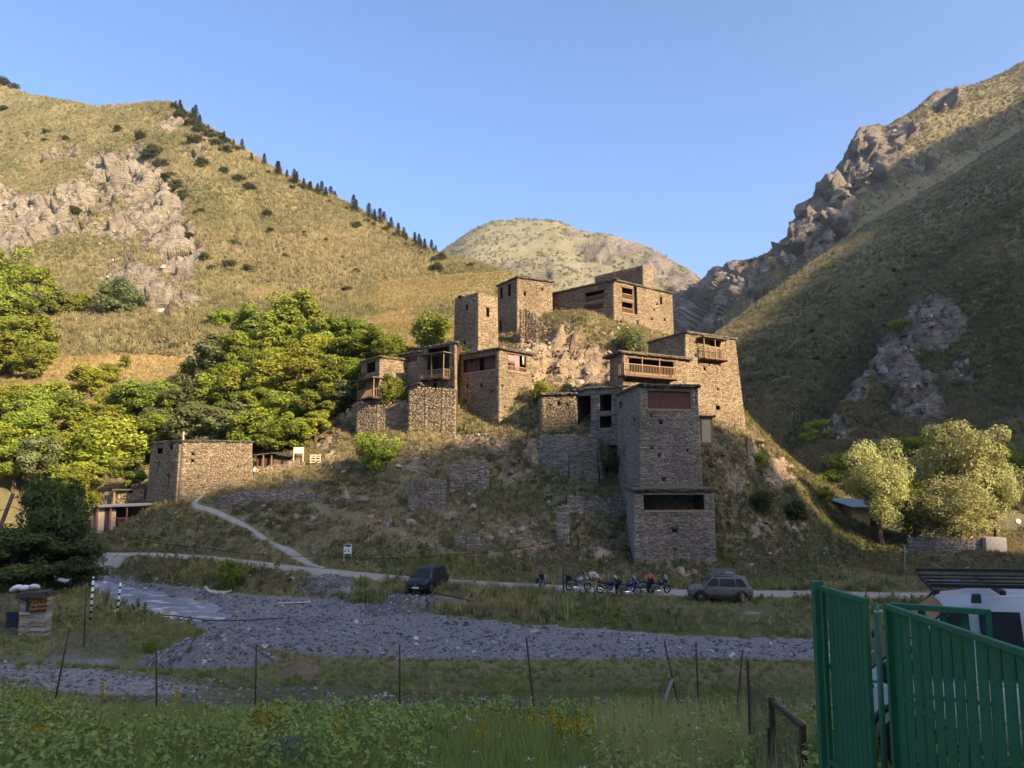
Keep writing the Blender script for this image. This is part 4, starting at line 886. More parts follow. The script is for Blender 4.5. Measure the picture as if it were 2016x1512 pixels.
def crown(seed, n, size, rx=.36, rz=.45, zc=.54, clumps=34, cr=.34, flat=1.0, low=0.0, droop=0.0):
    rs = np.random.default_rng(seed); C = []
    while len(C) < clumps:
        d = rs.normal(size=3); d /= np.linalg.norm(d); r = rs.uniform(.25, .82) ** .7
        p = d * r * np.array([rx, rx, rz])
        if p[2] < -rz * .86: continue
        C.append(p * rs.uniform(.85, 1.12))
    C = np.array(C); k = rs.integers(0, clumps, n); d = rs.normal(size=(n, 3)); d /= np.linalg.norm(d, axis=1)[:, None]
    rad = cr * rx * rs.uniform(.65, 1.25, clumps)[k] * rs.uniform(.45, 1.05, n) ** .6
    pos = C[k] + d * rad[:, None] * np.array([1, 1, .82]); pos[:, 2] += zc - droop * rad * rs.random(n)
    nr = d + rs.normal(size=(n, 3)) * .55 + np.array([0, 0, .25]); tint = rs.random(clumps)[k] * .5 + rs.random(n) * .5
    V, Q_ = quads_leaf(pos, nr, size * rs.uniform(.6, 1.3, n), .55, rs)
    col = np.repeat(np.stack([tint, rs.random(n) * 0, tint * 0, np.ones(n)], 1), 4, 0)
    C[:, 2] += zc; return npmesh('crown', V, Q_, col), C
def trunk_mesh(seed, C, base_r=.035, top=.62, nl=9, stems=1, lean=.03):
    rs = random.Random(seed); m = MB()
    for s_ in range(stems):
        ax, ay = (rs.uniform(-lean, lean), rs.uniform(-lean, lean)) if stems == 1 else (rs.uniform(-.1, .1), rs.uniform(-.1, .1))
        pts = [(ax * t + rs.uniform(-.008, .008), ay * t + rs.uniform(-.008, .008), -.03 + (top + .03) * t) for t in (0, .15, .35, .6, .8, 1)]
        m.tube(pts, [base_r * 1.35, base_r, base_r * .85, base_r * .6, base_r * .4, base_r * .15], 7)
        for i in range(nl // stems):
            c = Vector(C[rs.randrange(len(C))]); t = rs.uniform(.3, .8); st = Vector((ax * t, ay * t, (top) * t)); mid = st.lerp(c, .55) + Vector((0, 0, -.02))
            m.tube([st, mid, c], [base_r * .42, base_r * .28, base_r * .07], 5)
    me = bpy.data.meshes.new('trunk'); me.from_pydata(m.v, [], m.f); me.update(); return me
def proto_tree(seed, n, size, **kw):
    tk = {k: kw.pop(k) for k in ('base_r', 'top', 'nl', 'stems', 'lean') if k in kw}
    cm, C = crown(seed, n, size, **kw); return cm, trunk_mesh(seed, C, **tk)
def inpoly(U, V, poly):
    ins = np.zeros(np.shape(U), bool); n = len(poly)
    for i in range(n):
        x0, y0 = poly[i]; x1, y1 = poly[(i + 1) % n]
        if abs(y1 - y0) > 1e-9: ins ^= ((y0 > V) != (y1 > V)) & (U < (x1 - x0) * (V - y0) / (y1 - y0) + x0)
    return ins
PROTO = {'round': [proto_tree(100 + i, 7500, .026, clumps=38 + 4 * i) for i in range(4)],
         'loose': [proto_tree(200 + i, 6000, .024, clumps=26, cr=.30, rz=.42) for i in range(3)],
         'bush': [proto_tree(300 + i, 3600, .035, zc=.46, rz=.46, rx=.48, clumps=22, cr=.42, stems=3, top=.5, nl=6, base_r=.02) for i in range(3)],
         'willow': [proto_tree(400 + i, 15000, .0135, clumps=60, cr=.30, rz=.42, zc=.56, droop=.25, stems=3, base_r=.026, nl=18, top=.7) for i in range(2)],
         'big': [proto_tree(500, 16000, .017, clumps=64, cr=.30, rz=.47, zc=.5, stems=3, nl=18, top=.7)]}
def proto_conifer(seed, tiers=11, per=90):
    rs = np.random.default_rng(seed); pos = []; nr = []; m = MB(); m.tube([(0,0,-.05),(0,0,.5),(0,0,1)], [.028,.016,.002], 6)
    for t in range(tiers):
        z = .12 + .85 * t / tiers; R = .26 * (1 - t / tiers) ** .85 + .015
        for b in range(9):
            a = 2 * math.pi * (b + rs.random()) / 9; l = R * rs.uniform(.7, 1.15); m.tube([(0,0,z),(math.cos(a)*l,math.sin(a)*l,z-.25*l)], [.006,.002], 3)
            for q in range(per // 9):
                f = rs.uniform(.15, 1); p = np.array([math.cos(a)*l*f, math.sin(a)*l*f, z - .25*l*f]) + rs.normal(size=3) * .018; pos.append(p); nr.append(rs.normal(size=3) * .6 + np.array([0,0,1]))
    pos = np.array(pos); V, Q_ = quads_leaf(pos, np.array(nr), rs.uniform(.02, .042, len(pos)), .35, rs); tint = rs.random(len(pos))
    me = bpy.data.meshes.new('trunk'); me.from_pydata(m.v, [], m.f); me.update()
    return npmesh('crown', V, Q_, np.repeat(np.stack([tint, tint*0, tint*0, tint*0+1], 1), 4, 0)), me
PROTO['conifer'] = [proto_conifer(600 + i) for i in range(3)]
for ms in PROTO.values():
    for cm, tm in ms: cm.materials.append(L_GREEN); tm.materials.append(M_BARK)
_tn = [0]
def tree(kind, name, label, base, H, R, mat, group, cat='tree', bark=None, rz=None):
    """H metres high, crown radius R metres"""
    _tn[0] += 1; i = _tn[0]; cm, tm = PROTO[kind][i % len(PROTO[kind])]
    rx = .48 if kind == 'bush' else .26 if kind == 'conifer' else .36
    o = empty(name, base, (i * 2.399) % 6.28 if rz is None else rz, label, cat, group); o.scale = (R / rx, R / rx, H)
    for nm, me, mt in (('crown', cm, mat), ('trunk', tm, bark or M_BARK)):
        c = bpy.data.objects.new(nm, me); COL.objects.link(c); c.parent = o
        c.material_slots[0].link = 'OBJECT'; c.material_slots[0].material = mt
    return o
def seat(u, v, r, k, y0, y1):
    """distance at which a crown of pixel radius r seen at (u, v) has its centre k radii above the ground"""
    ys = np.arange(y0, y1, .5); x, a, b = ray(u, v); g = CAMZ + b / a * ys - h(x / a * ys, ys) - k * r * ys / FPX
    s_ = np.where(np.sign(g[:-1]) != np.sign(g[1:]))[0]
    return float(ys[s_[0]]) if len(s_) else float(ys[np.abs(g).argmin()])
ORD = lambda i: ['first','second','third','fourth','fifth','sixth','seventh','eighth','ninth','tenth','eleventh','twelfth','thirteenth','fourteenth','fifteenth','sixteenth','seventeenth','eighteenth','nineteenth','twentieth'][i] if i < 20 else f'{i+1}th' if (i+1) % 10 not in (1,2,3) else f"{i+1}{ {1:'st',2:'nd',3:'rd'}[(i+1)%10] }"
def belt(lst, where, group, y0, y1, k=1.15):
    lst = sorted(lst)
    for i, (u, v, r, m, kind) in enumerate(lst):
        Y = seat(u, v, r, k if kind != 'bush' else .8, y0, y1); c = P(u, v, Y); g = float(h(c.x, c.y)); R = r * Y / FPX * 1.15
        hue = {'g': 'green', 'y': 'bright yellow-green', 'd': 'dark green', 'w': 'pale grey-green'}[m]
        mt = {'g': L_GREEN, 'y': L_YEL, 'd': L_DARK, 'w': L_GREY}[m]
        H = (c.z + .92 * R - g) if kind != 'bush' else max((c.z + .92 * R - g), R)
        tree(kind, 'broadleaf_tree' if kind != 'bush' else 'shrub', f'{hue} {"tree" if kind != "bush" else "bush"}, {ORD(i)} from the left in {where}', (c.x, c.y, g), max(H, R * 1.6), R, mt, group, 'tree' if kind != 'bush' else 'bush')
G, Yl, D, Wl = 'g', 'y', 'd', 'w'
belt([(15,535,48,G,'round'),(62,585,42,G,'round'),(8,615,52,G,'round'),(55,655,48,G,'round'),(12,690,45,G,'round'),(105,590,34,Wl,'loose'),(122,600,30,G,'round'),(155,598,26,G,'round'),(80,690,30,G,'round'),(-40,580,60,G,'round'),(-30,680,60,G,'round')], 'the grove left of the golden meadow', 'grove left of the meadow', 120, 210)
belt([(440,632,32,G,'round'),(500,640,42,D,'round'),(580,622,58,G,'round'),(545,668,46,G,'round'),(640,660,46,G,'round'),(690,655,40,D,'round'),(735,680,40,D,'round'),(690,695,40,D,'round'),(430,700,46,Wl,'round'),(485,690,44,G,'round'),(372,726,22,D,'bush'),(600,700,44,Yl,'round'),(770,705,32,D,'round'),(640,715,40,G,'round')], 'the upper wood beside the village', 'upper wood', 108, 200)
belt([(480,760,46,Yl,'round'),(540,745,50,Yl,'round'),(600,745,50,Yl,'round'),(655,752,46,G,'round'),(700,735,38,G,'round'),(420,772,46,G,'round'),(370,790,46,Wl,'round'),(325,800,44,D,'loose'),(272,790,48,D,'round'),(560,805,46,G,'round'),(625,795,42,D,'round'),(175,745,38,Yl,'loose'),(213,732,22,Yl,'round'),(100,780,36,Yl,'loose'),(60,800,42,G,'round'),(20,790,42,Yl,'round'),(680,775,34,Wl,'round'),(510,790,40,G,'round')], 'the middle wood', 'middle wood', 100, 175)
belt([(500,838,46,G,'round'),(440,838,48,Wl,'round'),(385,838,50,Wl,'round'),(325,850,44,G,'round'),(212,872,64,Yl,'round'),(140,825,50,G,'round'),(60,850,50,G,'round'),(20,860,46,Yl,'round'),(30,915,44,G,'loose'),(585,845,34,G,'round'),(545,855,34,G,'round'),(480,858,24,Yl,'bush'),(255,930,40,D,'loose'),(110,905,44,G,'round'),(290,860,40,G,'round'),(150,935,34,D,'bush'),(-30,880,55,G,'round')], 'the lower wood behind the lone stone house', 'lower wood', 96, 130)
_rf = random.Random(12); _fill = []
for _poly, _n in (([(440,640),(560,600),(640,640),(780,680),(720,780),(640,840),(420,870),(280,870),(300,780),(380,740)], 46), ([(-20,800),(140,770),(290,790),(280,900),(120,960),(-20,940)], 22), ([(-20,520),(70,530),(110,620),(60,720),(-20,730)], 6)):
    _k = 0
    while _k < _n:
        _u, _v = _rf.uniform(-20, 790), _rf.uniform(520, 960)
        if bool(inpoly(np.array(_u), np.array(_v), _poly)): _fill.append((_u, _v, _rf.uniform(24, 40), _rf.choice([G, G, Yl, Yl, Wl, D]), _rf.choice(['round', 'round', 'bush', 'loose']))); _k += 1
belt(_fill, 'the young trees filling the wood', 'young trees filling the wood', 98, 200, 1.1)
def lone(kind, name, label, u, v, r, k, mt, y0, y1, cat='tree', bark=None, hf=None, wide=1.0):
    Y = seat(u, v, r, k, y0, y1); c = P(u, v, Y); g = float(h(c.x, c.y)); R = r * Y / FPX * wide
    return tree(kind, name, label, (c.x, c.y, g - .05), max(c.z + R * (hf or .92) - g, R * .8), R, mt, None, cat, bark)
lone('round', 'broadleaf_tree', 'lone spreading tree on the upper edge of the golden meadow', 240, 580, 47, 1.25, L_GREY, 150, 225)
lone('loose', 'sapling', 'slender sapling in the middle of the golden meadow', 249, 705, 13, 1.6, L_GREEN, 120, 215)
lone('loose', 'sapling', 'small sapling casting a shadow on the golden meadow', 345, 681, 13, 1.4, L_GREY, 120, 215)
lone('bush', 'broadleaf_tree', 'round bright green tree beside the slim square tower', 848, 642, 46, .95, L_GREEN, 106, 125)
lone('loose', 'pine_tree', 'tall pine with a bare reddish trunk behind the dark riverside tree', 78, 885, 45, 1.9, L_GREY, 92, 110, bark=M_BARKP)
lone('bush', 'shrub', 'bright green bush below the pale footed trees at the lane', 142, 968, 28, .8, L_YEL, 88, 104, 'bush')
lone('bush', 'shrub', 'small bright bush beside the rubble terrace wall', 184, 978, 20, .8, L_YEL, 88, 104, 'bush')
lone('bush', 'shrub', 'sunlit bush growing where the grass ledge meets the shadow', 738, 885, 46, .85, L_GREEN, 80, 98, 'bush')
lone('bush', 'shrub', 'ivy bush covering the front of the stone house with boxed balcony', 775, 758, 33, .7, L_DARK, 92, 99, 'bush')
lone('bush', 'shrub', 'grey green bush on the crag below the highest house', 1242, 668, 34, .85, L_GREY, 96, 110, 'bush')
lone('bush', 'shrub', 'small bush at the foot of the crag beside the curtained house', 1066, 765, 22, .8, L_YEL, 85, 99, 'bush')
lone('bush', 'shrub', 'dark evergreen bush on the river bank below the footpath', 455, 1130, 28, .85, L_DARK, 60, 82, 'bush', hf=1.2)
lone('bush', 'shrub', 'low dark bush beside the gravel heap', 296, 1270, 18, .7, L_DARK, 30, 48, 'bush')
L_RIV = leafmat('leaves_riverside', (.055, .075, .022), (.165, .19, .058))
tree('big', 'broadleaf_tree', 'big dark riverside tree behind the stone gate pillar', P(95, 1165, 62).to_tuple()[:2] + (float(h(P(95,1165,62).x, 62)),), 10.4, 3.0, L_RIV, None, rz=1.0)
tree('big', 'broadleaf_tree', 'lower dark tree leaning out to the river beside the big riverside tree', P(30, 1165, 60).to_tuple()[:2] + (float(h(P(30,1165,60).x, 60)),), 6.0, 4.4, L_RIV, None, rz=2.5)
tree('big', 'broadleaf_tree', 'low dark spreading bush at the water edge under the riverside tree', P(150, 1150, 61).to_tuple()[:2] + (float(h(P(150,1150,61).x, 61)),), 4.4, 2.5, L_RIV, None, rz=4.0)
lone('bush', 'shrub', 'sunlit yellow grass bush on the rim of the village hill', 1490, 905, 20, .7, L_YEL, 85, 110, 'bush')
lone('bush', 'shrub', 'yellow bush lower on the sunlit rim of the village hill', 1620, 975, 22, .7, L_YEL, 85, 118, 'bush')
lone('bush', 'shrub', 'dark bush in the shaded gully right of the boarded tower', 1500, 985, 28, .7, L_SHADE, 72, 95, 'bush')
lone('bush', 'shrub', 'dark thorn bush on the shaded slope above the dusty car', 1565, 1005, 26, .7, L_SHADE, 72, 100, 'bush')
lone('bush', 'shrub', 'green bush in the gap between retaining wall and boarded tower', 1208, 905, 22, .7, L_SHADE, 76, 88, 'bush')
for u, v, r, kind, lb, Y in ((1728,908,66,'willow','left willow with a forked dark trunk beside the yellow house',95),(1900,890,90,'willow','tallest bright willow behind the dark garden wall',97),(1875,1000,80,'willow','low bright willow mass at the foot of the tallest willow',93),(1800,985,62,'willow','shaded willow bush between the two bright willows',97),(1950,930,50,'willow','side limb of bright willow leaning towards the flat roof',96)):
    c = P(u, v, Y); g = float(h(c.x, c.y)); R = r * Y / FPX; H_ = c.z + R * .95 - g
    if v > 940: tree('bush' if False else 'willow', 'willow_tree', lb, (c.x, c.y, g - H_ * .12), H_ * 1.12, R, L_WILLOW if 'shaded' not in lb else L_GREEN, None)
    else: tree(kind, 'willow_tree', lb, (c.x, c.y, g - .05), H_, R, L_WILLOW, None)
def hill_bushes(mt, lst, kind, name, phrase, mat, group, cat, hk=1.5, sort=0, grow=1.0):
    for i, q in enumerate(sorted(lst, key=lambda t: t[sort])):
        u, v, r = q[:3]; p = on(mt, u, v + r * .8); R = r * p.y / FPX * grow
        tree(kind, name, f'{phrase}, {ORD(i)} from the {"left" if sort == 0 else "top"}', (p.x, p.y, p.z - R * .3), R * hk, R, mat, group, cat)
hill_bushes(LEFT, [(233,249,12),(277,262,15),(300,290,20),(288,296,16),(318,318,20),(332,340,18),(346,356,18),(360,378,15),(383,268,18),(398,313,18),(470,345,14),(492,362,14),(528,415,13),(533,451,11),(395,411,12),(148,413,12),(88,273,8),(8,208,10),(453,515,15),(490,523,12),(418,523,11),(402,500,13),(462,475,13),(373,460,10),(683,565,12),(780,645,15),(860,520,16),(700,438,12),(440,330,12),(640,470,6),(560,500,7),(600,455,6),(730,500,7),(90,255,9),(130,268,8),(700,530,8),(770,560,7),(650,545,6),(815,575,8)], 'bush', 'shrub', 'dark bush on the sunlit left hillside', L_SHADE, 'bushes on the sunlit hillside', 'bush', 1.5)
_sk = [(u, np.interp(u, [340,360,400,450,500,560,640,700,760,820,870,900], [202,214,244,274,307,344,381,409,439,477,501,510])) for u in list(np.linspace(340, 470, 17)) + list(np.linspace(478, 560, 9)) + list(np.linspace(572, 868, 38))]
hill_bushes(LEFT, [(u + random.uniform(-7, 7), v + random.uniform(2, 9), random.uniform(2.6, 6.8)) for u, v in _sk if random.random() > .18], 'conifer', 'conifer_tree', 'small conifer on the skyline of the left hillside', L_CON, 'conifers along the left skyline', 'conifer tree', 3.3, 0, 1.9)
hill_bushes(LEFT, [(u + random.uniform(-6, 6), v + random.uniform(3, 16), random.uniform(3.5, 10)) for u, v in _sk if random.random() > .3], 'bush', 'shrub', 'bush in the fringe below the left skyline', L_SHADE, 'fringe of bushes below the left skyline', 'bush', 1.9)
hill_bushes(LEFT, [(358,218,13),(376,236,15),(392,246,14),(410,258,15),(425,275,15),(445,288,14),(505,320,13),(1035,541,15),(1050,545,12),(870,500,13),(928,518,9),(430,262,12),(10,155,16),(-10,150,18),(30,160,10)], 'bush', 'shrub', 'bush on the crest of the left hillside', L_SHADE, 'bushes along the left crest', 'bush', 1.5)
_rg = random.Random(5)
hill_bushes(SPUR, [(u, v, _rg.uniform(4, 9)) for u, v in [(1495,710),(1512,713),(1531,699),(1554,697),(1578,703),(1517,738),(1503,740),(1530,740),(1550,716),(1565,716),(1608,702),(1620,720),(1607,745),(1578,741),(1575,770),(1590,770),(1535,784),(1552,786),(1485,803),(1530,765),(1567,800),(1582,805),(1520,830),(1550,840),(1600,800),(1640,735),(1655,735),(1660,700),(1630,690),(1700,640),(1720,600),(1740,580),(1650,660),(1600,650),(1560,650),(1620,620),(1700,560),(1760,530),(1800,500),(1740,640),(1580,830),(1500,850),(1545,870),(1690,600),(1850,430),(1900,400),(1780,560),(1640,600)]], 'bush', 'shrub', 'dark bush dotted on the shaded right slope', L_SHADE, 'bushes on the shaded right slope', 'bush', 1.4)
hill_bushes(CRAG, [(1770,632,22),(1610,830,26),(1590,845,22),(1630,850,18),(1700,890,40),(1660,900,34),(1750,880,40),(1800,870,36),(1840,860,40),(1640,930,30),(1600,940,26),(1700,940,36),(1760,930,36),(1960,870,30),(1990,900,36),(1900,600,9),(1850,560,8),(1950,520,8),(1880,680,9),(1980,700,10),(1930,760,10)], 'bush', 'shrub', 'bush on the dark crag behind the willows', L_GREEN, 'bushes on the dark crag', 'bush', 1.5)
hill_bushes(RIDGE, [(1640,405,8),(1660,385,10),(1690,365,10),(1700,350,8),(1570,440,6),(1580,425,6),(1600,460,8),(1620,470,8),(1545,480,5),(1480,512,5),(1500,508,5),(1520,500,5),(1465,517,5),(1720,340,7),(1610,430,7)], 'bush', 'shrub', 'bush among the rocks of the tall right ridge', L_SHADE, 'bushes on the right ridge', 'bush', 1.4)

# ---------------- ground cover that nobody could count
def grassmat(name, green, green2, dry, trans=.25):
    k = N(name); a = k.attr; c = k.mix(a(sep=0), green, green2); c = k.mix(a(sep=1), c, dry)
    k.t.links.new(k.n('MixShader', i0=trans, i1=k.n('BsdfDiffuse', Color=c), i2=k.n('BsdfTranslucent', Color=c)), k.out.inputs[0]); return k.m
GM_LUSH = grassmat('lush_grass', (.125, .19, .045), (.30, .38, .10), (.46, .39, .18))
GM_BANK = grassmat('bank_weeds', (.060, .070, .020), (.150, .150, .048), (.31, .235, .105))
GM_DRY = grassmat('dry_grass', (.13, .115, .042), (.25, .195, .080), (.42, .30, .135))
def sample(n, xr, yr, poly=None, seed=1, keep=None, on_px=True):
    rs = np.random.default_rng(seed); x = rs.uniform(*xr, n); y = rs.uniform(*yr, n); z = h(x, y); m = np.ones(n, bool)
    U, V = proj(np.stack([x, y, z], -1)); m &= (U > -80) & (U < 2100)
    if poly is not None: m &= inpoly(U, V, poly)
    m &= line_d(x, y, ROAD) > 2.0; m &= line_d(x, y, VPATH) > .55
    if keep is not None: m &= keep(x, y, U, V)
    return np.stack([x, y, z], 1)[m]
def blades(pts, hr, w, nb, spread, dryf, seed, lean=.45):
    rs = np.random.default_rng(seed); n = len(pts); p = np.repeat(pts, nb, 0); m = n * nb
    p = p + np.column_stack([rs.normal(0, spread, m), rs.normal(0, spread, m), np.full(m, -.03)])
    H = np.repeat(rs.uniform(*hr, n), nb) * rs.uniform(.55, 1.1, m); a = rs.uniform(0, 6.283, m); wv = np.column_stack([np.cos(a), np.sin(a), a * 0]) * (w * rs.uniform(.6, 1.4, m))[:, None]
    ld = rs.uniform(0, 6.283, m); tip = p + np.column_stack([np.cos(ld) * H * lean * rs.random(m), np.sin(ld) * H * lean * rs.random(m), H])
    V = np.stack([p - wv, p + wv, tip], 1).reshape(-1, 3); d = np.repeat(dryf(pts, rs), nb) + rs.normal(0, .12, m)
    col = np.repeat(np.stack([rs.random(m), np.clip(d, 0, 1), d * 0, np.ones(m)], 1), 3, 0); return V, np.arange(m * 3).reshape(m, 3), col
def stuff(name, label, arrs, mat):
    V = np.concatenate([a[0] for a in arrs]); off = np.cumsum([0] + [len(a[0]) for a in arrs]); Fc = np.concatenate([a[1] + o for a, o in zip(arrs, off)]); C = np.concatenate([a[2] for a in arrs])
    o = obj_mesh(name, npmesh(name, V, Fc, C), None, mat); tag(o, label, None, None, 'stuff'); return o
def weeds(pts, hr, nl, ls, seed, dry=.1):
    """leafy plants: leaves up a stem"""
    rs = np.random.default_rng(seed); n = len(pts); m = n * nl; H = np.repeat(rs.uniform(*hr, n), nl); t = rs.uniform(.1, 1, m)
    a = rs.uniform(0, 6.283, m); r = H * .45 * (1.15 - t) * rs.uniform(.3, 1, m); pos = np.repeat(pts, nl, 0) + np.column_stack([np.cos(a) * r, np.sin(a) * r, H * t])
    nr = np.column_stack([np.cos(a) * .7, np.sin(a) * .7, np.full(m, .8)]) + rs.normal(0, .35, (m, 3))
    V, Fq = quads_leaf(pos, nr, ls * rs.uniform(.5, 1.3, m), .5, rs); tn = np.repeat(rs.random(n), nl) * .6 + rs.random(m) * .4
    return V, Fq, np.repeat(np.stack([tn, np.clip(rs.normal(dry, .1, m), 0, 1), tn * 0, np.ones(m)], 1), 4, 0)
FG = [(-100,1318),(120,1318),(300,1345),(480,1378),(700,1398),(850,1408),(1000,1415),(1120,1385),(1260,1365),(1340,1395),(1480,1415),(1600,1440),(2100,1440),(2100,1600),(-100,1700)]
fgd = lambda p, rs: np.clip(.12 + .5 * sstep(1.5, 3.4, p[:, 0]) + .35 * fbm(p * .35, 3, 7), 0, 1)
pa = sample(44000, (-16, 14), (7, 21.5), FG, 3)
stuff('grass', 'lush green grass covering the near slope', [blades(pa, (.16, .50), .008, 7, .07, fgd, 4)], GM_LUSH)
pw = sample(4600, (-16, 9), (8, 21.5), FG, 5, lambda x, y, U, V: fbm(np.stack([x*.3, y*.3, x*0], -1), 3, 9) > .0)
stuff('weeds', 'leafy green weeds growing through the near grass', [weeds(pw, (.2, .75), 30, .052, 6)], GM_LUSH)
pt = sample(1500, (-15, 6), (15, 22), [(-100,1300),(600,1330),(1100,1340),(1600,1330),(1600,1460),(1000,1430),(600,1400),(-100,1370)], 8)
stuff('tall_weeds', 'tall seeding weeds along the edge of the near slope', [blades(pt, (.5, 1.3), .010, 4, .05, lambda p, rs: .25 + .4 * rs.random(len(p)), 9, .25), ], GM_BANK)
pd_ = sample(1500, (.6, 4.6), (8, 19), [(1130,1390),(1320,1370),(1500,1400),(1590,1440),(1590,1600),(1200,1600)], 91)
stuff('dry_grass', 'tall dry grass beside the rusty gate', [blades(pd_, (.35, .95), .006, 7, .06, lambda p, rs: .55 + .4 * rs.random(len(p)), 92, .35)], GM_LUSH)
NB = lambda x, y, U, V: (polyd(x, y, BED) < .1)
pn = sample(42000, (-40, 26), (21, 62), None, 11, lambda x, y, U, V: (polyd(x, y, BED) < -.1) & (line_d(x, y, TRACK) > 1.3 + .8*np.sin(x*.7)) & (y < 47 + .0*x) & (fbm(np.stack([x*.22, y*.22, x*0], -1), 3, 12) > -.3))
pn_ = pn
far_keep = lambda x, y, U, V: (polyd(x, y, BED) < -.25) & (y > 44) & (y < 76) & (V > 1100) & ~((U > 600) & (U < 760) & (V > 1128) & (V < 1165) & (fbm(np.stack([x*.5, y*.5, x*0], -1), 2, 3) > -.2)) & ~((U > 760) & (U < 960) & (V < 1195) & (V > 1160) & (fbm(np.stack([x*.5, y*.5, x*0], -1), 2, 3) > -.1)) & ~((U > 1440) & (U < 1530) & (V > 1195) & (V < 1215))
pf = sample(34000, (-60, 44), (44, 77), None, 15, far_keep)
fd = lambda p, rs: .35 + .75 * fbm(p * .16, 3, 16) + .15 * rs.random(len(p))
pf_ = pf
pl = sample(5200, (-50, 40), (44, 77), None, 19, lambda x, y, U, V: far_keep(x, y, U, V) & (fbm(np.stack([x*.2, y*.2, x*0], -1), 3, 21) > .0))
# scattered by geometry nodes: points carry dryness, each draws one small clump
def tuft_proto(name, seed, kind):
    rs = np.random.default_rng(seed)
    if kind == 'grass': V, Fc, C = blades(np.zeros((1, 3)), (1.0, 1.0), .045, 26, .22, lambda p, r: np.zeros(len(p)), seed, .6)
    elif kind == 'weed': V, Fc, C = weeds(np.zeros((1, 3)), (1.0, 1.0), 34, .15, seed, 0)
    else:
        m = 90; d = rs.normal(size=(m, 3)); d /= np.linalg.norm(d, axis=1)[:, None]; d[:, 2] = np.abs(d[:, 2]); pos = d * rs.uniform(.5, 1, (m, 1)) * np.array([.75, .75, .8])
        V, Fc = quads_leaf(pos, d + rs.normal(size=(m, 3)) * .6, .15 * rs.uniform(.6, 1.2, m), .5, rs); t = rs.random(m); C = np.repeat(np.stack([t, t * 0, t * 0, t * 0 + 1], 1), 4, 0)
    C[:, 1] = 0; o = bpy.data.objects.new(name, npmesh(name, V, Fc, C)); return o
def grassmat2(name, green, green2, dry, trans=.25):
    k = N(name); a = k.attr; nd = k.t.nodes.new('ShaderNodeAttribute'); nd.attribute_type = 'INSTANCER'; nd.attribute_name = 'dry'
    n2 = k.t.nodes.new('ShaderNodeAttribute'); n2.attribute_type = 'INSTANCER'; n2.attribute_name = 'tone'
    c = k.mix(a(sep=0), green, green2); c = k.mix(nd.outputs['Fac'], c, k.mix(a(sep=0), tuple(x * .6 for x in dry), dry)); c = k.mix(1.0, c, k.ramp(n2.outputs['Fac'], (0.0, .6), (1.0, 1.25)), 'MULTIPLY')
    k.t.links.new(k.n('MixShader', i0=trans, i1=k.n('BsdfDiffuse', Color=c), i2=k.n('BsdfTranslucent', Color=c)), k.out.inputs[0]); return k.m
def scatter(name, label, pts, protos, sc, dryv, mat, seed, tilt=.25):
    rs = np.random.default_rng(seed); n = len(pts); me = bpy.data.meshes.new(name); me.vertices.add(n); me.vertices.foreach_set('co', np.ascontiguousarray(pts - np.array([0, 0, .04]), np.float32).ravel())
    for nm, v in (('dry', np.clip(dryv, 0, 1)), ('tone', rs.random(n)), ('size', sc[0] + (sc[1] - sc[0]) * rs.random(n) ** 1.7)): me.attributes.new(nm, 'FLOAT', 'POINT').data.foreach_set('value', np.ascontiguousarray(v, np.float32))
    rot = np.stack([rs.normal(0, tilt, n), rs.normal(0, tilt, n), rs.uniform(0, 6.283, n)], 1).astype(np.float32); me.attributes.new('spin', 'FLOAT_VECTOR', 'POINT').data.foreach_set('vector', rot.ravel())
    me.update(); me.materials.append(mat); o = obj_mesh(name, me); tag(o, label, None, None, 'stuff')
    ng = bpy.data.node_groups.new(name, 'GeometryNodeTree'); ng.interface.new_socket('Geometry', in_out='INPUT', socket_type='NodeSocketGeometry'); ng.interface.new_socket('Geometry', in_out='OUTPUT', socket_type='NodeSocketGeometry')
    A = ng.nodes.new; gi, go = A('NodeGroupInput'), A('NodeGroupOutput'); ip = A('GeometryNodeInstanceOnPoints'); jn = A('GeometryNodeGeometryToInstance')
    for p in protos:
        oi = A('GeometryNodeObjectInfo'); oi.inputs['Object'].default_value = p; ng.links.new(oi.outputs['Geometry'], jn.inputs[0])
    def na(t, nm): q = A('GeometryNodeInputNamedAttribute'); q.data_type = t; q.inputs[0].default_value = nm; return q.outputs[0]
    L = ng.links.new; L(gi.outputs[0], ip.inputs['Points']); L(jn.outputs[0], ip.inputs['Instance']); ip.inputs['Pick Instance'].default_value = True
    e2r = A('FunctionNodeEulerToRotation'); L(na('FLOAT_VECTOR', 'spin'), e2r.inputs[0]); L(e2r.outputs[0], ip.inputs['Rotation']); L(na('FLOAT', 'size'), ip.inputs['Scale']); L(ip.outputs[0], go.inputs[0])
    for p in protos:
        if not p.data.materials: p.data.materials.append(mat)
    o.modifiers.new('scatter', 'NODES').node_group = ng; return o
def protos(tagname, kind, n, seed): return [tuft_proto(f'{tagname}_clump', seed + i, kind) for i in range(n)]
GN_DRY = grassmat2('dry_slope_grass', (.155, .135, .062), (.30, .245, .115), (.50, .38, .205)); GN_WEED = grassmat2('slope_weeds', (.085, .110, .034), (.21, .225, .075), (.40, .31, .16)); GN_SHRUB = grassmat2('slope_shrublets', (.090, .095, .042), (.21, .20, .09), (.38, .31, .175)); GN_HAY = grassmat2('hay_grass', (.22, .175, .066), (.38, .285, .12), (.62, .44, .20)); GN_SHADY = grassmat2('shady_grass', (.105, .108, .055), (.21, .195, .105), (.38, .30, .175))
def hill_keep(x, y, U, V):
    i = np.clip(np.searchsorted(GX, x) - 1, 0, nx - 2); j = np.clip(np.searchsorted(GY, y) - 1, 0, ny - 2)
    return (rockm[j, i] + .3 * np.sin(x * 3.1) * np.sin(y * 2.7) < .6) & (gravm[j, i] < .4) & (line_d(x, y, PATH2) > .5)
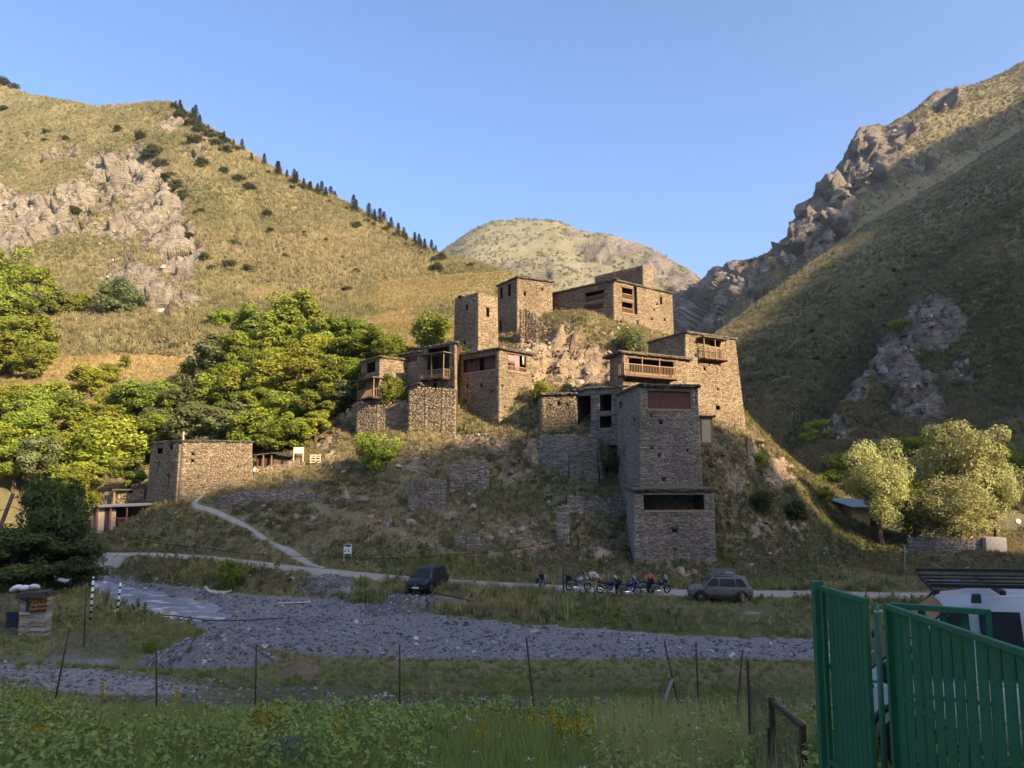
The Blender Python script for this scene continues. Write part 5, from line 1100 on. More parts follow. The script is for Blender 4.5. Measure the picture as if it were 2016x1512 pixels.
def fp(n, xr, yr, seed, sp):
    return sample(n, xr, yr, None, seed, lambda x, y, U, V: hill_keep(x, y, U, V) & sp(x, y, U, V))
ph = fp(90000, (-62, 66), (62, 118), 23, lambda x, y, U, V: (V > 580))
scatter('slope_grass', 'rough dry grass on the village slope', ph, protos('dry_grass', 'grass', 3, 700), (.15, .62), .50 + 1.4 * fbm(ph * .12, 4, 26), GN_DRY, 25)
pg = fp(26000, (-62, 75), (62, 118), 27, lambda x, y, U, V: (V > 600) & (patch([(760,1095,120,20,1),(1020,985,90,45,.9),(1560,970,90,60,.9),(1660,1060,110,60,1),(860,1110,150,18,.7),(1230,930,40,70,.9),(300,1080,140,30,.7),(250,1020,90,18,.8),(1430,1000,40,70,.6),(1080,940,60,60,.6)], U, V) + .3 > .45 + .75 * fbm(np.stack([x*.3, y*.3, x*0], -1), 3, 29)))
scatter('slope_weeds', 'green weeds and nettles in patches on the village slope', pg, protos('weed', 'weed', 3, 710), (.2, .85), .1 + .5 * fbm(pg * .2, 3, 28), GN_WEED, 28)
ps = fp(11000, (-60, 70), (62, 116), 33, lambda x, y, U, V: (V > 640) & (fbm(np.stack([x*.16, y*.16, x*0], -1), 3, 34) > .02))
scatter('slope_shrubs', 'low dark shrublets and thistles over the village slope', ps, protos('shrublet', 'shrub', 3, 720), (.2, .95), .25 + .8 * fbm(ps * .2, 3, 35), GN_SHRUB, 36)
pm = sample(120000, (-150, 30), (116, 240), None, 30, lambda x, y, U, V: (V > 520))
_dm = .62 + .9 * fbm(pm * .05, 3, 31) - .45 * sstep(-55, -35, pm[:, 0])
scatter('meadow_grass', 'golden hay grass of the meadow above the woods', pm, protos('hay', 'grass', 3, 730), (.25, .8), _dm, GN_HAY, 32)
def hill_tufts(mt, n, seed, sc, mat, name, label, kind='grass', thr=-.7, dry=.5):
    rs = np.random.default_rng(seed); Gm = mt['G']; a = rs.integers(0, Gm.shape[0] - 1, n); b = rs.integers(0, Gm.shape[1] - 1, n); s_, t_ = rs.random((2, n, 1))
    p = Gm[a, b] * (1 - s_) * (1 - t_) + Gm[a + 1, b] * s_ * (1 - t_) + Gm[a, b + 1] * (1 - s_) * t_ + Gm[a + 1, b + 1] * s_ * t_
    U, V = proj(p); m = (U > -60) & (U < 2080) & (V < 1010) & (fbm(p * .06, 3, seed) > thr) & (mt['rm'][a, b] < .45); p = p[m]
    scatter(name, label, p, protos('hill_clump', kind, 3, seed), sc, dry + 1.0 * fbm(p * .03, 3, seed + 2), mat, seed + 1)
GN_FAR = grassmat2('far_grass', (.11, .115, .058), (.19, .18, .095), (.30, .25, .15))
GN_HILL = grassmat2('hill_grass', (.135, .132, .055), (.265, .235, .105), (.45, .355, .185))
hill_tufts(LEFT, 110000, 41, (.5, 1.9), GN_HILL, 'hillside_grass', 'tufted dry grass over the sunlit left hillside', dry=.48)
hill_tufts(LEFT, 16000, 51, (.5, 2.2), GN_SHRUB, 'hillside_shrubs', 'small scrub dotted over the sunlit left hillside', 'shrub', .12, .45)
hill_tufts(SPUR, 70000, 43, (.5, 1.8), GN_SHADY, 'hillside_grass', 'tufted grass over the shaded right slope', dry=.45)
hill_tufts(SPUR, 9000, 53, (.5, 2.4), GN_SHRUB, 'hillside_shrubs', 'small dark scrub over the shaded right slope', 'shrub', .05, .1)
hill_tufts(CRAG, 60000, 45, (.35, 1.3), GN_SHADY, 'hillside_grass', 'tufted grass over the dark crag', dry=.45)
hill_tufts(CRAG, 9000, 55, (.4, 1.7), GN_SHRUB, 'hillside_shrubs', 'small scrub over the dark crag', 'shrub', .0, .15)
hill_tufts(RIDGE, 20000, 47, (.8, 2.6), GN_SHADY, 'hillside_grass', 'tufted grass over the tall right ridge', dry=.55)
hill_tufts(FAR, 16000, 49, (1.2, 4.0), GN_FAR, 'hillside_grass', 'coarse grass over the far mountain', dry=.5, thr=-.1)

GN_NEAR = grassmat2('near_bank_grass', (.125, .155, .04), (.285, .30, .095), (.50, .40, .20))
scatter('near_bank_grass', 'short yellowing grass between the track and the river', pn_, protos('near_grass', 'grass', 3, 760), (.08, .34), .32 + .8 * fbm(pn_ * .18, 3, 14), GN_NEAR, 13)
GN_BANK = grassmat2('far_bank_weeds', (.115, .145, .034), (.28, .295, .088), (.50, .40, .20))
_hk = sstep(-.15, .35, fbm(pf_ * .13, 3, 77))
scatter('bank_grass', 'dense mixed grass on the far river bank', pf_[_hk < .6], protos('bank_grass', 'grass', 3, 740), (.15, .5), fd(pf_[_hk < .6], np.random.default_rng(2)), GN_BANK, 17)
scatter('bank_weeds', 'tall weeds on the far river bank', pf_[_hk >= .6], protos('bank_weed', 'grass', 3, 745), (.35, 1.0), fd(pf_[_hk >= .6], np.random.default_rng(3)), GN_BANK, 18, .15)
scatter('bank_plants', 'leafy green plants on the far river bank', pl, protos('bank_plant', 'weed', 3, 750), (.25, .9), .1 + .3 * np.random.default_rng(4).random(len(pl)), GN_WEED, 20)

# ---------------- river stones
M_RIVER = stonemat('river_stone', (.075, .070, .068), (.155, .146, .142), (.40, .385, .375))
def pebbles(pts, size, flat, seed, mat, name, label, bias=1.6):
    rs = np.random.default_rng(seed); n = len(pts); b = np.array([(-1,-1,-1),(1,-1,-1),(1,1,-1),(-1,1,-1),(-.7,-.7,1),(.7,-.7,1),(.7,.7,1),(-.7,.7,1)]) * .5
    sz = size[0] + (size[1] - size[0]) * rs.random(n) ** 4; S = np.stack([sz * rs.uniform(.8, 1.6, n), sz * rs.uniform(.6, 1.1, n), sz * rs.uniform(*flat, n)], 1)
    V = b[None] * S[:, None] + rs.normal(0, .13, (n, 8, 3)) * sz[:, None, None]
    a = rs.uniform(0, 6.283, n); t = rs.normal(0, .25, n); c, s_ = np.cos(a), np.sin(a)
    V[..., 2] += V[..., 0] * t[:, None]; X = V[..., 0] * c[:, None] - V[..., 1] * s_[:, None]; Y = V[..., 0] * s_[:, None] + V[..., 1] * c[:, None]
    V = np.stack([X, Y, V[..., 2]], -1) + pts[:, None] + np.array([0, 0, 1.]) * (S[:, 2] * .22)[:, None, None]
    q = (np.arange(n) * 8)[:, None, None] + np.array([[4,5,6,7],[0,1,5,4],[1,2,6,5],[2,3,7,6],[3,0,4,7]])[None]
    t_ = rs.random(n) ** bias; col = np.repeat(np.stack([t_, t_ * 0, t_ * 0, t_ * 0 + 1], 1), 8, 0)
    o = obj_mesh(name, npmesh(name, V.reshape(-1, 3), q.reshape(-1, 4), col), None, mat); tag(o, label, None, None, 'stuff'); return o
inbed = lambda x, y, U, V: (polyd(x, y, BED) > .1)
rs_ = np.random.default_rng(55); _x = rs_.uniform(-55, 28, 90000); _y = rs_.uniform(34, 82, 90000); _m = (polyd(_x, _y, BED) > .15); _x, _y = _x[_m], _y[_m]; _pp = np.stack([_x, _y, h(_x, _y)], 1)
_U, _V = proj(_pp); _m = (_U > -30) & (_U < 1750) & (_pp[:, 2] > BEDZ - .2); _pp = _pp[_m][:34000]
pebbles(_pp, (.03, .24), (.2, .5), 56, M_RIVER, 'gravel', 'grey slate gravel and stones filling the river bed', 2.6)
M_PALE = stonemat('pale_boulder', (.24, .215, .19), (.40, .37, .335), (.60, .57, .53), True)
def rockmesh(seed):
    import bmesh
    rs = random.Random(seed); bm = bmesh.new(); bmesh.ops.create_icosphere(bm, subdivisions=2, radius=.5); sx, sy, sz = rs.uniform(.8, 1.3), rs.uniform(.7, 1), rs.uniform(.45, .8)
    pl_ = [(Vector((rs.gauss(0,1), rs.gauss(0,1), rs.gauss(0,1))).normalized(), rs.uniform(.26, .42)) for _ in range(9)]
    for v in bm.verts:
        for n_, d_ in pl_:
            k = v.co.dot(n_)
            if k > d_: v.co -= n_ * (k - d_)
        v.co = Vector((v.co.x * sx, v.co.y * sy, v.co.z * sz)) * rs.uniform(.96, 1.04)
    me = bpy.data.meshes.new('boulder'); bm.to_mesh(me); bm.free(); me.materials.append(M_PALE); return me
RK = [rockmesh(i) for i in range(6)]
def boulder(p, s, label, group=None, sink=.15, mt=None):
    o = bpy.data.objects.new('boulder', RK[random.randrange(6)]); COL.objects.link(o); o.location = (p[0], p[1], p[2] + s * (.25 - sink)); o.scale = (s, s, s); o.rotation_euler = (random.uniform(-.3,.3), random.uniform(-.3,.3), random.uniform(0,6.28)); tag(o, label, 'boulder', group)
    if mt: o.material_slots[0].link = 'OBJECT'; o.material_slots[0].material = mt
    return o
_tk = sample(60000, (-34, 16), (22, 40), None, 93, lambda x, y, U, V: line_d(x, y, TRACK) < 1.9 - .06 * np.clip(x + 16, 0, 20))[:5200]
pebbles(_tk, (.03, .13), (.25, .6), 94, M_RIVER, 'track_gravel', 'loose gravel on the near track')
_bl = []
for i in range(70):
    q = _pp[(i * 367) % len(_pp)]
    if q[1] > 36 and q[2] > -.6: _bl.append(q)
for i, q in enumerate(sorted(_bl, key=lambda t: float(proj(t)[0]))): boulder(q, random.uniform(.26, .55), f'pale boulder lying on the grey river gravel, {ORD(i)} from the left', 'boulders on the river gravel')
M_TANO = stonemat('tan_boulder', (.17, .125, .08), (.33, .25, .16), (.48, .37, .245), True)
for u, v, s, lb in ((226,1209,.55,'white boulder on the sandy near bank under the striped poles'),(565,1135,.6,'pale boulder on the grass beside the road bend'),(492,1137,.45,'pale rock beside the dark evergreen bush'),(370,1262,.5,'brown boulder at the edge of the water'),(315,1212,.8,'dark boulder in the shallow water, left of a pair'),(340,1215,.9,'dark boulder in the shallow water, right of a pair'),(305,1212,.6,'small dark stone beside the pair of boulders in the water'),(677,933,.9,'flat pale boulder beside the sunlit bush on the slope'),(1488,874,1.9,'big sunlit boulder under the corner of the broad battered tower'),(1172,1143,1.6,'tall pale blue rock face behind the motorcycles')):
    boulder(hit(u, v), s, lb, None, .1, M_TANO if 'sunlit' in lb else M_STONEO if s > .7 or 'brown' in lb or 'dark' in lb else None)

# ---------------- broken rock on crags and slopes
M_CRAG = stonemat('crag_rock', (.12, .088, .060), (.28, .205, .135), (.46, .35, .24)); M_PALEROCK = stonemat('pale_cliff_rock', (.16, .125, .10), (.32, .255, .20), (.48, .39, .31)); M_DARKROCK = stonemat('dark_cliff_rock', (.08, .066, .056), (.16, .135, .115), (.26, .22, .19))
def crag_pts(n, seed, lo, xr=(-60, 62), yr=(62, 118)):
    rs = np.random.default_rng(seed); x = rs.uniform(*xr, n); y = rs.uniform(*yr, n); i = np.clip(np.searchsorted(GX, x) - 1, 0, nx - 2); j = np.clip(np.searchsorted(GY, y) - 1, 0, ny - 2)
    m = (rockm[j, i] + .25 * rs.normal(size=n) > lo) & (line_d(x, y, ROAD) > 2.2); x, y = x[m], y[m]; return np.stack([x, y, h(x, y)], 1)
pebbles(crag_pts(34000, 71, .62), (.15, .75), (.3, .8), 72, M_CRAG, 'crag_blocks', 'broken blocks of the sunlit crag in the village', 1.0)
pebbles(sample(9000, (-55, 60), (64, 100), None, 73, lambda x, y, U, V: (V > 800) & (fbm(np.stack([x*.2, y*.2, x*0], -1), 3, 74) > -.1)), (.10, .42), (.15, .4), 75, M_STONEG, 'slope_rubble', 'loose slate rubble scattered over the village slope', 2.4)
def cliff(mt, n, seed, size, lo, mat, name, label, flat=(.5, 1.1)):
    rs = np.random.default_rng(seed); Gm = mt['G']; a = rs.integers(0, Gm.shape[0] - 1, n * 4); b = rs.integers(0, Gm.shape[1] - 1, n * 4); m = mt['rm'][a, b] + .15 * rs.normal(size=n * 4) > lo
    p = Gm[a[m], b[m]][:n]; U, V = proj(p); p = p[(U > -50) & (U < 2080)]; pebbles(p, size, flat, seed + 1, mat, name, label, .9)
cliff(LEFT, 500, 81, (.5, 2.4), .6, M_PALEROCK, 'cliff_blocks', 'pale fractured blocks of the left rock face')
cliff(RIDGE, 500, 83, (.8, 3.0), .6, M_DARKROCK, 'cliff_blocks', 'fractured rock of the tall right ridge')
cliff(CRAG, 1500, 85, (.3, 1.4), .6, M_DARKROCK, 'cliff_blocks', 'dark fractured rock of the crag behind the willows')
# ================================================================ THINGS
_k = N('green_gate_paint'); _c0 = _k.coord(); _n1 = _k.noise(3, 4, .6, _c0); _n2 = _k.noise(26, 5, .7, _c0); _n3 = _k.noise(1.1, 3, .6, _c0)
_cg = _k.mix(_n1, (.009, .092, .040), (.015, .130, .056)); _cg = _k.mix(_k.ramp(_n3, (.5, 0.0), (.75, .35)), _cg, (.04, .14, .075)); _cg = _k.mix(_k.ramp(_n2, (.66, 0.0), (.72, .8)), _cg, (.10, .055, .032))
M_GREENP = _k.pbr(_cg, _k.ramp(_n2, (.3, .36), (.75, .75)), 0, _k.bump(_n2, .25, .004), .5)
M_RUST = plain('rusty_iron', (.085, .050, .036), .8, .3, .35, 9, .3, .3)
M_BLACK = plain('black_plastic', (.018, .018, .02), .5, 0, .2, 6, .4)
M_RUBBER = plain('tyre_rubber', (.022, .021, .02), .9, 0, .3, 8, .2)
M_GLASS = N('car_glass').pbr((.02, .025, .03), .3, 0, None, .35)
M_CHROME = plain('bright_metal', (.6, .6, .62), .25, .9, .1, 6, .5)
M_GREYM = plain('grey_metal', (.16, .165, .17), .5, .6, .2, 6, .5)
M_WHITE = plain('white_paint', (.72, .72, .72), .35, 0, .05, 2, .5)
M_LAMP = plain('lamp_glass', (.75, .77, .8), .12, 0, .05, 3, .8)
M_RED = plain('red_lamp', (.35, .02, .02), .2, 0, .1, 3, .6)
M_CABLE = plain('cable', (.02, .02, .022), .7)
def dusty(name, col, dust, amt, rough=.35):
    k = N(name); n = k.noise(2.2, 4, .6, k.coord()); g = k.n('SeparateXYZ', Vector=k.coord()); z = k.t.nodes[-1].outputs[2] if False else g.node.outputs[2]
    f = k.math('MULTIPLY', k.ramp(k.math('ADD', k.math('MULTIPLY', n, .8), k.math('MULTIPLY', z, -.35)), (.0, 1.0), (.55, .0)), amt)
    return k.pbr(k.mix(f, col, dust), k.mix(f, (rough,) * 3, (.9,) * 3), 0, None, .5)
# ---------------- green gate and fence
ZG = 8.8
def slat_panel(name, label, a, b, pitch, wd, zt, zb, cat='gate', post=None, group='green metal gate leaves', slat_t=.016, frame=.045, gap_from=None):
    a, b = Vector((*a, 0)), Vector((*b, 0)); L = (b - a).length; d = (b - a).normalized()
    root = empty(name, (a.x, a.y, zb), math.atan2(d.y, d.x), label, cat, group); H = zt - zb
    MB().box((0, -.025, H - .05), (L, .025, H)).build('top_rail', M_GREENP, root, bevel=.004)
    MB().box((0, -.022, .05), (L, .022, .10)).build('bottom_rail', M_GREENP, root, bevel=.004)
    for x in (0, L - frame): MB().box((x, -.023, 0), (x + frame, .023, H - .052)).build('stile', M_GREENP, root, bevel=.004)
    x = frame + .02; m = None
    while x + wd < L - frame:
        if m is None:
            o = MB().box((0, -.005, 0), (wd, slat_t - .005, H - .16)).build('slat', M_GREENP, root, bevel=.002); m = o.data
        else:
            o = bpy.data.objects.new('slat', m); COL.objects.link(o); o.parent = root; mo = o.modifiers.new('bevel', 'BEVEL'); mo.width = .002
        o.location = (x, .03, .10); x += pitch
    MB().box((.0, .024, H * .55), (L, .034, H * .55 + .035)).build('mid_rail', M_GREENP, root)
    return root
g0 = P(1597, 1149, 8.45); zb = 6.95
slat_panel('gate_leaf', 'green metal gate leaf with close slats at the far end of the green fence', (3.30, 8.32), (3.40, 7.50), .088, .080, ZG, zb)
slat_panel('gate_leaf', 'long green slatted gate leaf crossing the lower right corner', (3.445, 7.22), (3.55, 3.6), .150, .112, ZG, zb)
slat_panel('gate_leaf', 'green gate leaf standing open in front of the white van', (3.50, 7.26), (4.22, 6.90), .17, .06, ZG, zb)
po = empty('gate_post', (3.285, 8.40, zb), 0, 'square green post at the far end of the green fence', 'post')
MB().box((-.05, -.05, -.4), (.05, .05, ZG - zb + .02)).build('shaft', M_GREENP, po, bevel=.006); MB().box((-.055, -.055, ZG - zb + .021), (.055, .055, ZG - zb + .035)).build('cap', M_GREENP, po)
po = empty('gate_post', (3.425, 7.36, zb), 0, 'slim green post with a wire loop between the green gate leaves', 'post')
MB().tube([(0, 0, -.3), (0, 0, ZG - zb - .02)], .026, 10).build('shaft', M_GREENP, po, smooth=True)
MB().tube([(.035 * math.cos(t), .035 * math.sin(t) - .05, ZG - zb - .09 + .01 * math.sin(3 * t)) for t in np.linspace(0, 6.28, 14)], .004, 5).build('wire_loop', M_CHROME, po)
# ---------------- vehicles
def wheel(root, x, y, r, w, name='wheel', side=1, rimc=None):
    e = MB().lathe([(r * .62, -w/2), (r * .9, -w/2), (r, -w*.32), (r, w*.32), (r * .9, w/2), (r * .62, w/2)], (0, 0, 0), 'y', 22).build(name, M_RUBBER, root, smooth=True); e.location = (x, y, r)
    rim = MB().lathe([(r * .3, w*.30*side), (r * .56, w*.42*side), (r * .63, w*.46*side), (r * .64, -w*.4*side)], (0, 0, 0), 'y', 22).build('rim', rimc or M_GREYM, e, smooth=True)
    for k in range(5):
        a = k * 2 * math.pi / 5; MB().beam((0, w*.44*side, 0), (math.cos(a)*r*.6, w*.46*side, math.sin(a)*r*.6), .05, .09, (0, 1, 0)).build('spoke', M_CHROME, e)
    return e
def body_loft(stations, belt_n=6):
    """stations [(x, half width, z bottom, z shoulder, z top, half width at top)]"""
    rings = []
    for x, w, zb_, zs, zt, wt in stations:
        r = [(x, -w * .93, zb_), (x, -w, zb_ + (zs - zb_) * .35), (x, -w, zs * .94 + zb_ * .06), (x, -(w * .97), zs), (x, -wt, max(zt - .05, zs)), (x, -wt * .86, zt), (x, 0, zt + .015)]
        rings.append(r + [(p[0], -p[1], p[2]) for p in reversed(r[:-1])])
    return rings
def car(name, label, cat, loc, rz, paint, L=4.4, W=1.82, H=1.76, roofrack=False, suv=1, plate=True):
    root = empty(name, loc, rz, label, cat); hw = W / 2; b = .34; sh = 1.06
    lo = [(-L/2, hw*.84, .50, .98, 1.0, hw*.8), (-L/2+.10, hw*.95, b, 1.04, 1.06, hw*.88), (-L/2+.9, hw, b, sh, sh+.04, hw*.88), (-.2, hw, b, sh, sh+.03, hw*.9), (L/2-1.35, hw, b, sh-.01, sh+.04, hw*.88), (L/2-.6, hw*.98, b, 1.0, 1.06, hw*.84), (L/2-.12, hw*.92, b+.02, .88, .96, hw*.76), (L/2, hw*.80, .42, .76, .82, hw*.66)]
    body = MB().loft(body_loft(lo)).build('body', paint, root, smooth=True, bevel=0)
    cab = [(-L/2+.16, hw*.84, 1.02, 1.08, 1.12, hw*.80), (-L/2+.42, hw*.88, 1.02, 1.09, H-.05, hw*.70), (-L/2+1.1, hw*.89, 1.02, 1.09, H, hw*.71), (.1, hw*.89, 1.02, 1.09, H, hw*.71), (.55, hw*.88, 1.02, 1.09, H-.06, hw*.69), (L/2-1.02, hw*.85, 1.02, 1.08, 1.10, hw*.80)]
    roof = MB().loft(body_loft(cab)).build('cabin', paint, root, smooth=True)
    # glazing, set just proud of the cabin
    def pane(nm, pts): 
        m = MB(); m.add(pts, [tuple(range(len(pts)))]); o = m.build(nm, M_GLASS, root); s_ = o.modifiers.new('t', 'SOLIDIFY'); s_.thickness = .02; s_.offset = 0; return o
    xw0, xw1 = L/2-1.08, .56; pane('windscreen', [(xw0, -hw*.75, 1.13), (xw0, hw*.75, 1.13), (xw1+.06, hw*.60, H-.10), (xw1+.06, -hw*.60, H-.10)])
    pane('rear_window', [(-L/2+.17, -hw*.70, 1.16), (-L/2+.17, hw*.70, 1.16), (-L/2+.38, hw*.6, H-.13), (-L/2+.38, -hw*.6, H-.13)][::-1])
    for s_ in (-1, 1):
        yb, yt = s_ * (hw * .895), s_ * (hw * .735)
        for xa, xb, xc, xd in ((L/2-1.25, .12, .12, .55), (.02, -1.05, -1.0, .02), (-1.13, -L/2+.42, -L/2+.75, -1.08)):
            pane('side_window', [(xa, yb, 1.13), (xb, yb, 1.13), (xc, yt, H-.14), (xd, yt, H-.14)][::s_])
        MB().box((xw0 - .28, s_*(hw+.02) - (.14 if s_ < 0 else 0), 1.02), (xw0 - .14, s_*(hw+.02) + (.14 if s_ > 0 else 0), 1.16)).build('mirror', paint, root, bevel=.03)
        hl = MB().loft([[(L/2-.02-dx, s_*(hw*.60)+0, z0), (L/2-.16-dx, s_*(hw*.92), z0+.03), (L/2-.24-dx, s_*(hw*.90), z1), (L/2-.08-dx, s_*hw*.58, z1-.02)] for dx, z0, z1 in ((.05, .72, .93), (-.02, .74, .91))]).build('headlight', M_LAMP, root)
        MB().box((-L/2+.02, s_*hw*.72-.1, .80), (-L/2+.16, s_*hw*.72+.1, 1.05)).build('tail_light', M_RED, root, bevel=.02)
        for xc in (L/2-.85, -L/2+.82):
            wheel(root, xc, s_*(hw-.11), .385, .25, side=s_)
            rr = [(xc + .42*math.cos(t), s_*(hw+.012), .38 + .46*math.sin(t)) for t in np.linspace(0, math.pi, 12)]
            MB().tube(rr, .035, 6).build('wheel_arch', M_BLACK, root, smooth=True)
        MB().box((-.95, s_*(hw+.003)-.012, .80), (-.75, s_*(hw+.003)+.012, .84)).build('door_handle', M_BLACK, root); MB().box((.25, s_*(hw+.003)-.012, .80), (.45, s_*(hw+.003)+.012, .84)).build('door_handle', M_BLACK, root)
        MB().box((-L/2+1.3, s_*(hw-.01)-.03, b+.0), (L/2-1.35, s_*(hw-.01)+.03, b+.12)).build('sill', M_BLACK, root, bevel=.01)
    MB().box((L/2-.05, -hw*.5, .64), (L/2+.015, hw*.5, .80)).build('grille', M_BLACK, root, bevel=.01); MB().box((L/2-.12, -hw*.7, .34), (L/2+.02, hw*.7, .5)).build('bumper', M_BLACK, root, bevel=.03)
    if plate: MB().box((L/2+.022, -.26, .42), (L/2+.035, .26, .53)).build('number_plate', M_WHITE, root)
    MB().box((L/2+.016, -.08, .64), (L/2+.03, .08, .70)).build('badge', M_CHROME, root, bevel=.02)
    if roofrack:
        rk = MB(); 
        for s_ in (-1, 1): MB().tube([(-1.2, s_*.55, H+.02), (-1.1, s_*.55, H+.10), (.4, s_*.55, H+.10), (.5, s_*.55, H+.0)], .022, 6).build('roof_rail', M_CHROME, root)
        bk = MB().box((-1.0, -.55, H+.14), (.5, .55, H+.18)).build('roof_basket', M_BLACK, root)
        for z in (.24, .33):
            MB().tube([(-1.0,-.55,H+z),(.5,-.55,H+z),(.5,.55,H+z),(-1.0,.55,H+z),(-1.0,-.55,H+z)], .018, 6).build('basket_rail', M_CHROME, bk)
        for s_ in (-1, 1): MB().tube([(-1.1, s_*.30, H+.42), (.85, s_*.30, H+.42)], .03, 6).build('awning_tube', M_GREYM, root)
        MB().box((-.4, -.4, H+.185), (.3, .4, H+.42)).build('roof_bag', M_BLACK, root, bevel=.08)
    return root
def ground_loc(u, v, y0=40, y1=80):
    p = hit(u, v, y0, y1); return (p.x, p.y, p.z + .04)
PAINT_B = dusty('dark_blue_car_paint', (.005, .007, .012), (.06, .05, .042), .2, .22)
PAINT_G = dusty('dusty_silver_car_paint', (.095, .09, .085), (.145, .122, .10), .6, .34)
def face_cam(u, v, Y): pass
p_ = ground_loc(842, 1163); car('parked_car', 'dark blue off-road car parked nose-on at the edge of the road', 'car', p_, math.atan2(-p_[1], -p_[0]) - math.radians(24), PAINT_B)
p_ = ground_loc(1417, 1184); car('parked_car', 'dusty silver-brown off-road car with a loaded roof basket', 'car', p_, math.pi + math.radians(-9), PAINT_G, roofrack=True, L=4.5)
# white van behind the gate
def van():
    L, W, H = 4.2, 1.7, 1.92; PW = dusty('white_van_paint', (.58, .59, .61), (.32, .28, .23), .4, .3); hw = W / 2
    root = empty('white_van', (6.08, 9.25, 6.66), math.radians(158), 'white van with a black roof rack behind the green gate', 'van'); root.rotation_euler = (0, math.radians(2.0), math.radians(158))
    lo = [(-L/2, hw*.95, .35, 1.02, 1.05, hw*.92), (-L/2+.1, hw, .30, 1.02, 1.06, hw*.95), (0, hw, .30, 1.02, 1.06, hw*.95), (L/2-.9, hw, .30, 1.02, 1.06, hw*.94), (L/2-.25, hw*.97, .32, .95, 1.0, hw*.86), (L/2, hw*.82, .42, .78, .82, hw*.7)]
    MB().loft(body_loft(lo)).build('body', PW, root, smooth=True)
    cab = [(-L/2+.01, hw*.93, 1.0, 1.06, 1.5, hw*.9), (-L/2+.12, hw*.95, 1.0, 1.06, H-.05, hw*.80), (-L/2+.6, hw*.96, 1.0, 1.06, H, hw*.83), (L/2-1.9, hw*.96, 1.0, 1.06, H, hw*.83), (L/2-1.35, hw*.95, 1.0, 1.06, H-.08, hw*.80), (L/2-.32, hw*.90, .98, 1.02, 1.05, hw*.84)]
    MB().loft(body_loft(cab)).build('cabin', PW, root, smooth=True)
    def pane(nm, pts):
        o = MB().add(pts, [tuple(range(len(pts)))]).build(nm, M_GLASS, root); s_ = o.modifiers.new('t', 'SOLIDIFY'); s_.thickness = .02; s_.offset = 0
        return o
    pane('windscreen', [(L/2-.36, -hw*.8, 1.08), (L/2-.36, hw*.8, 1.08), (L/2-1.26, hw*.70, H-.13), (L/2-1.26, -hw*.70, H-.13)])
    for s_ in (-1, 1):
        yb, yt = s_ * (hw * .956), s_ * (hw * .86)
        for xa, xb, xc, xd in ((L/2-.72, L/2-1.45, L/2-1.45, L/2-1.25), (L/2-1.55, .15, .15, L/2-1.55), (.05, -1.05, -1.05, .05), (-1.15, -2.1, -2.05, -1.15)):
            w = pane('side_window', [(xa, yb, 1.10), (xb, yb, 1.10), (xc, yt, H-.11), (xd, yt, H-.11)][::s_])
        MB().tube([(L/2-.50, yb, 1.06), (L/2-1.28, yt, H-.14)], .03, 6).build('pillar', M_BLACK, root)
        for x in (L/2-1.5, .1, -1.1): MB().box((x-.012, s_*(hw+.002)-.006, .36), (x+.012, s_*(hw+.002)+.006, 1.02)).build('door_seam', M_BLACK, root)
        MB().box((-L/2+.2, s_*(hw+.012)-.012, .66), (L/2-.7, s_*(hw+.012)+.012, .74)).build('side_moulding', PW, root, bevel=.008)
        MB().box((L/2-.62, s_*(hw+.10)-.05, 1.02), (L/2-.50, s_*(hw+.10)+.05, 1.26)).build('mirror', M_BLACK, root, bevel=.03)
        for xc in (L/2-.75, -L/2+.85):
            wheel(root, xc, s_*(hw-.10), .34, .22, side=s_); rr = [(xc + .43*math.cos(t), s_*(hw+.006), .36 + .43*math.sin(t)) for t in np.linspace(0, math.pi, 14)]
            MB().tube(rr, .035, 6).build('wheel_arch', M_BLACK, root, smooth=True)
        MB().box((L/2-.10, s_*hw*.62-.14, .62), (L/2-.01, s_*hw*.62+.14, .78)).build('headlight', M_LAMP, root, bevel=.02)
    rk = MB().box((-1.9, -.78, H+.15), (1.0, -.74, H+.19)).box((-1.9, .74, H+.15), (1.0, .78, H+.19)).build('roof_rack', M_BLACK, root)
    for x in (-1.8, -1.1, -.4, .3, .95): MB().box((x-.03, -.80, H+.08), (x+.03, .80, H+.125)).build('crossbar', M_BLACK, rk)
    for x in (-1.6, -.55, .55):
        for s_ in (-1, 1): MB().add([(x-.05, s_*.70, H-.03), (x+.05, s_*.70, H-.03), (x+.04, s_*.76, H+.08), (x-.04, s_*.76, H+.08), (x-.05, s_*.64, H-.02), (x+.05, s_*.64, H-.02), (x+.04, s_*.69, H+.08), (x-.04, s_*.69, H+.08)], [(0,1,2,3),(5,4,7,6),(4,0,3,7),(1,5,6,2),(3,2,6,7),(4,5,1,0)]).build('rack_foot', M_GREYM, rk)
    for y in (-.5, -.17, .17, .5): MB().box((-1.85, y-.03, H+.126), (.98, y+.03, H+.146)).build('deck_slat', M_BLACK, rk)
    return root
van()
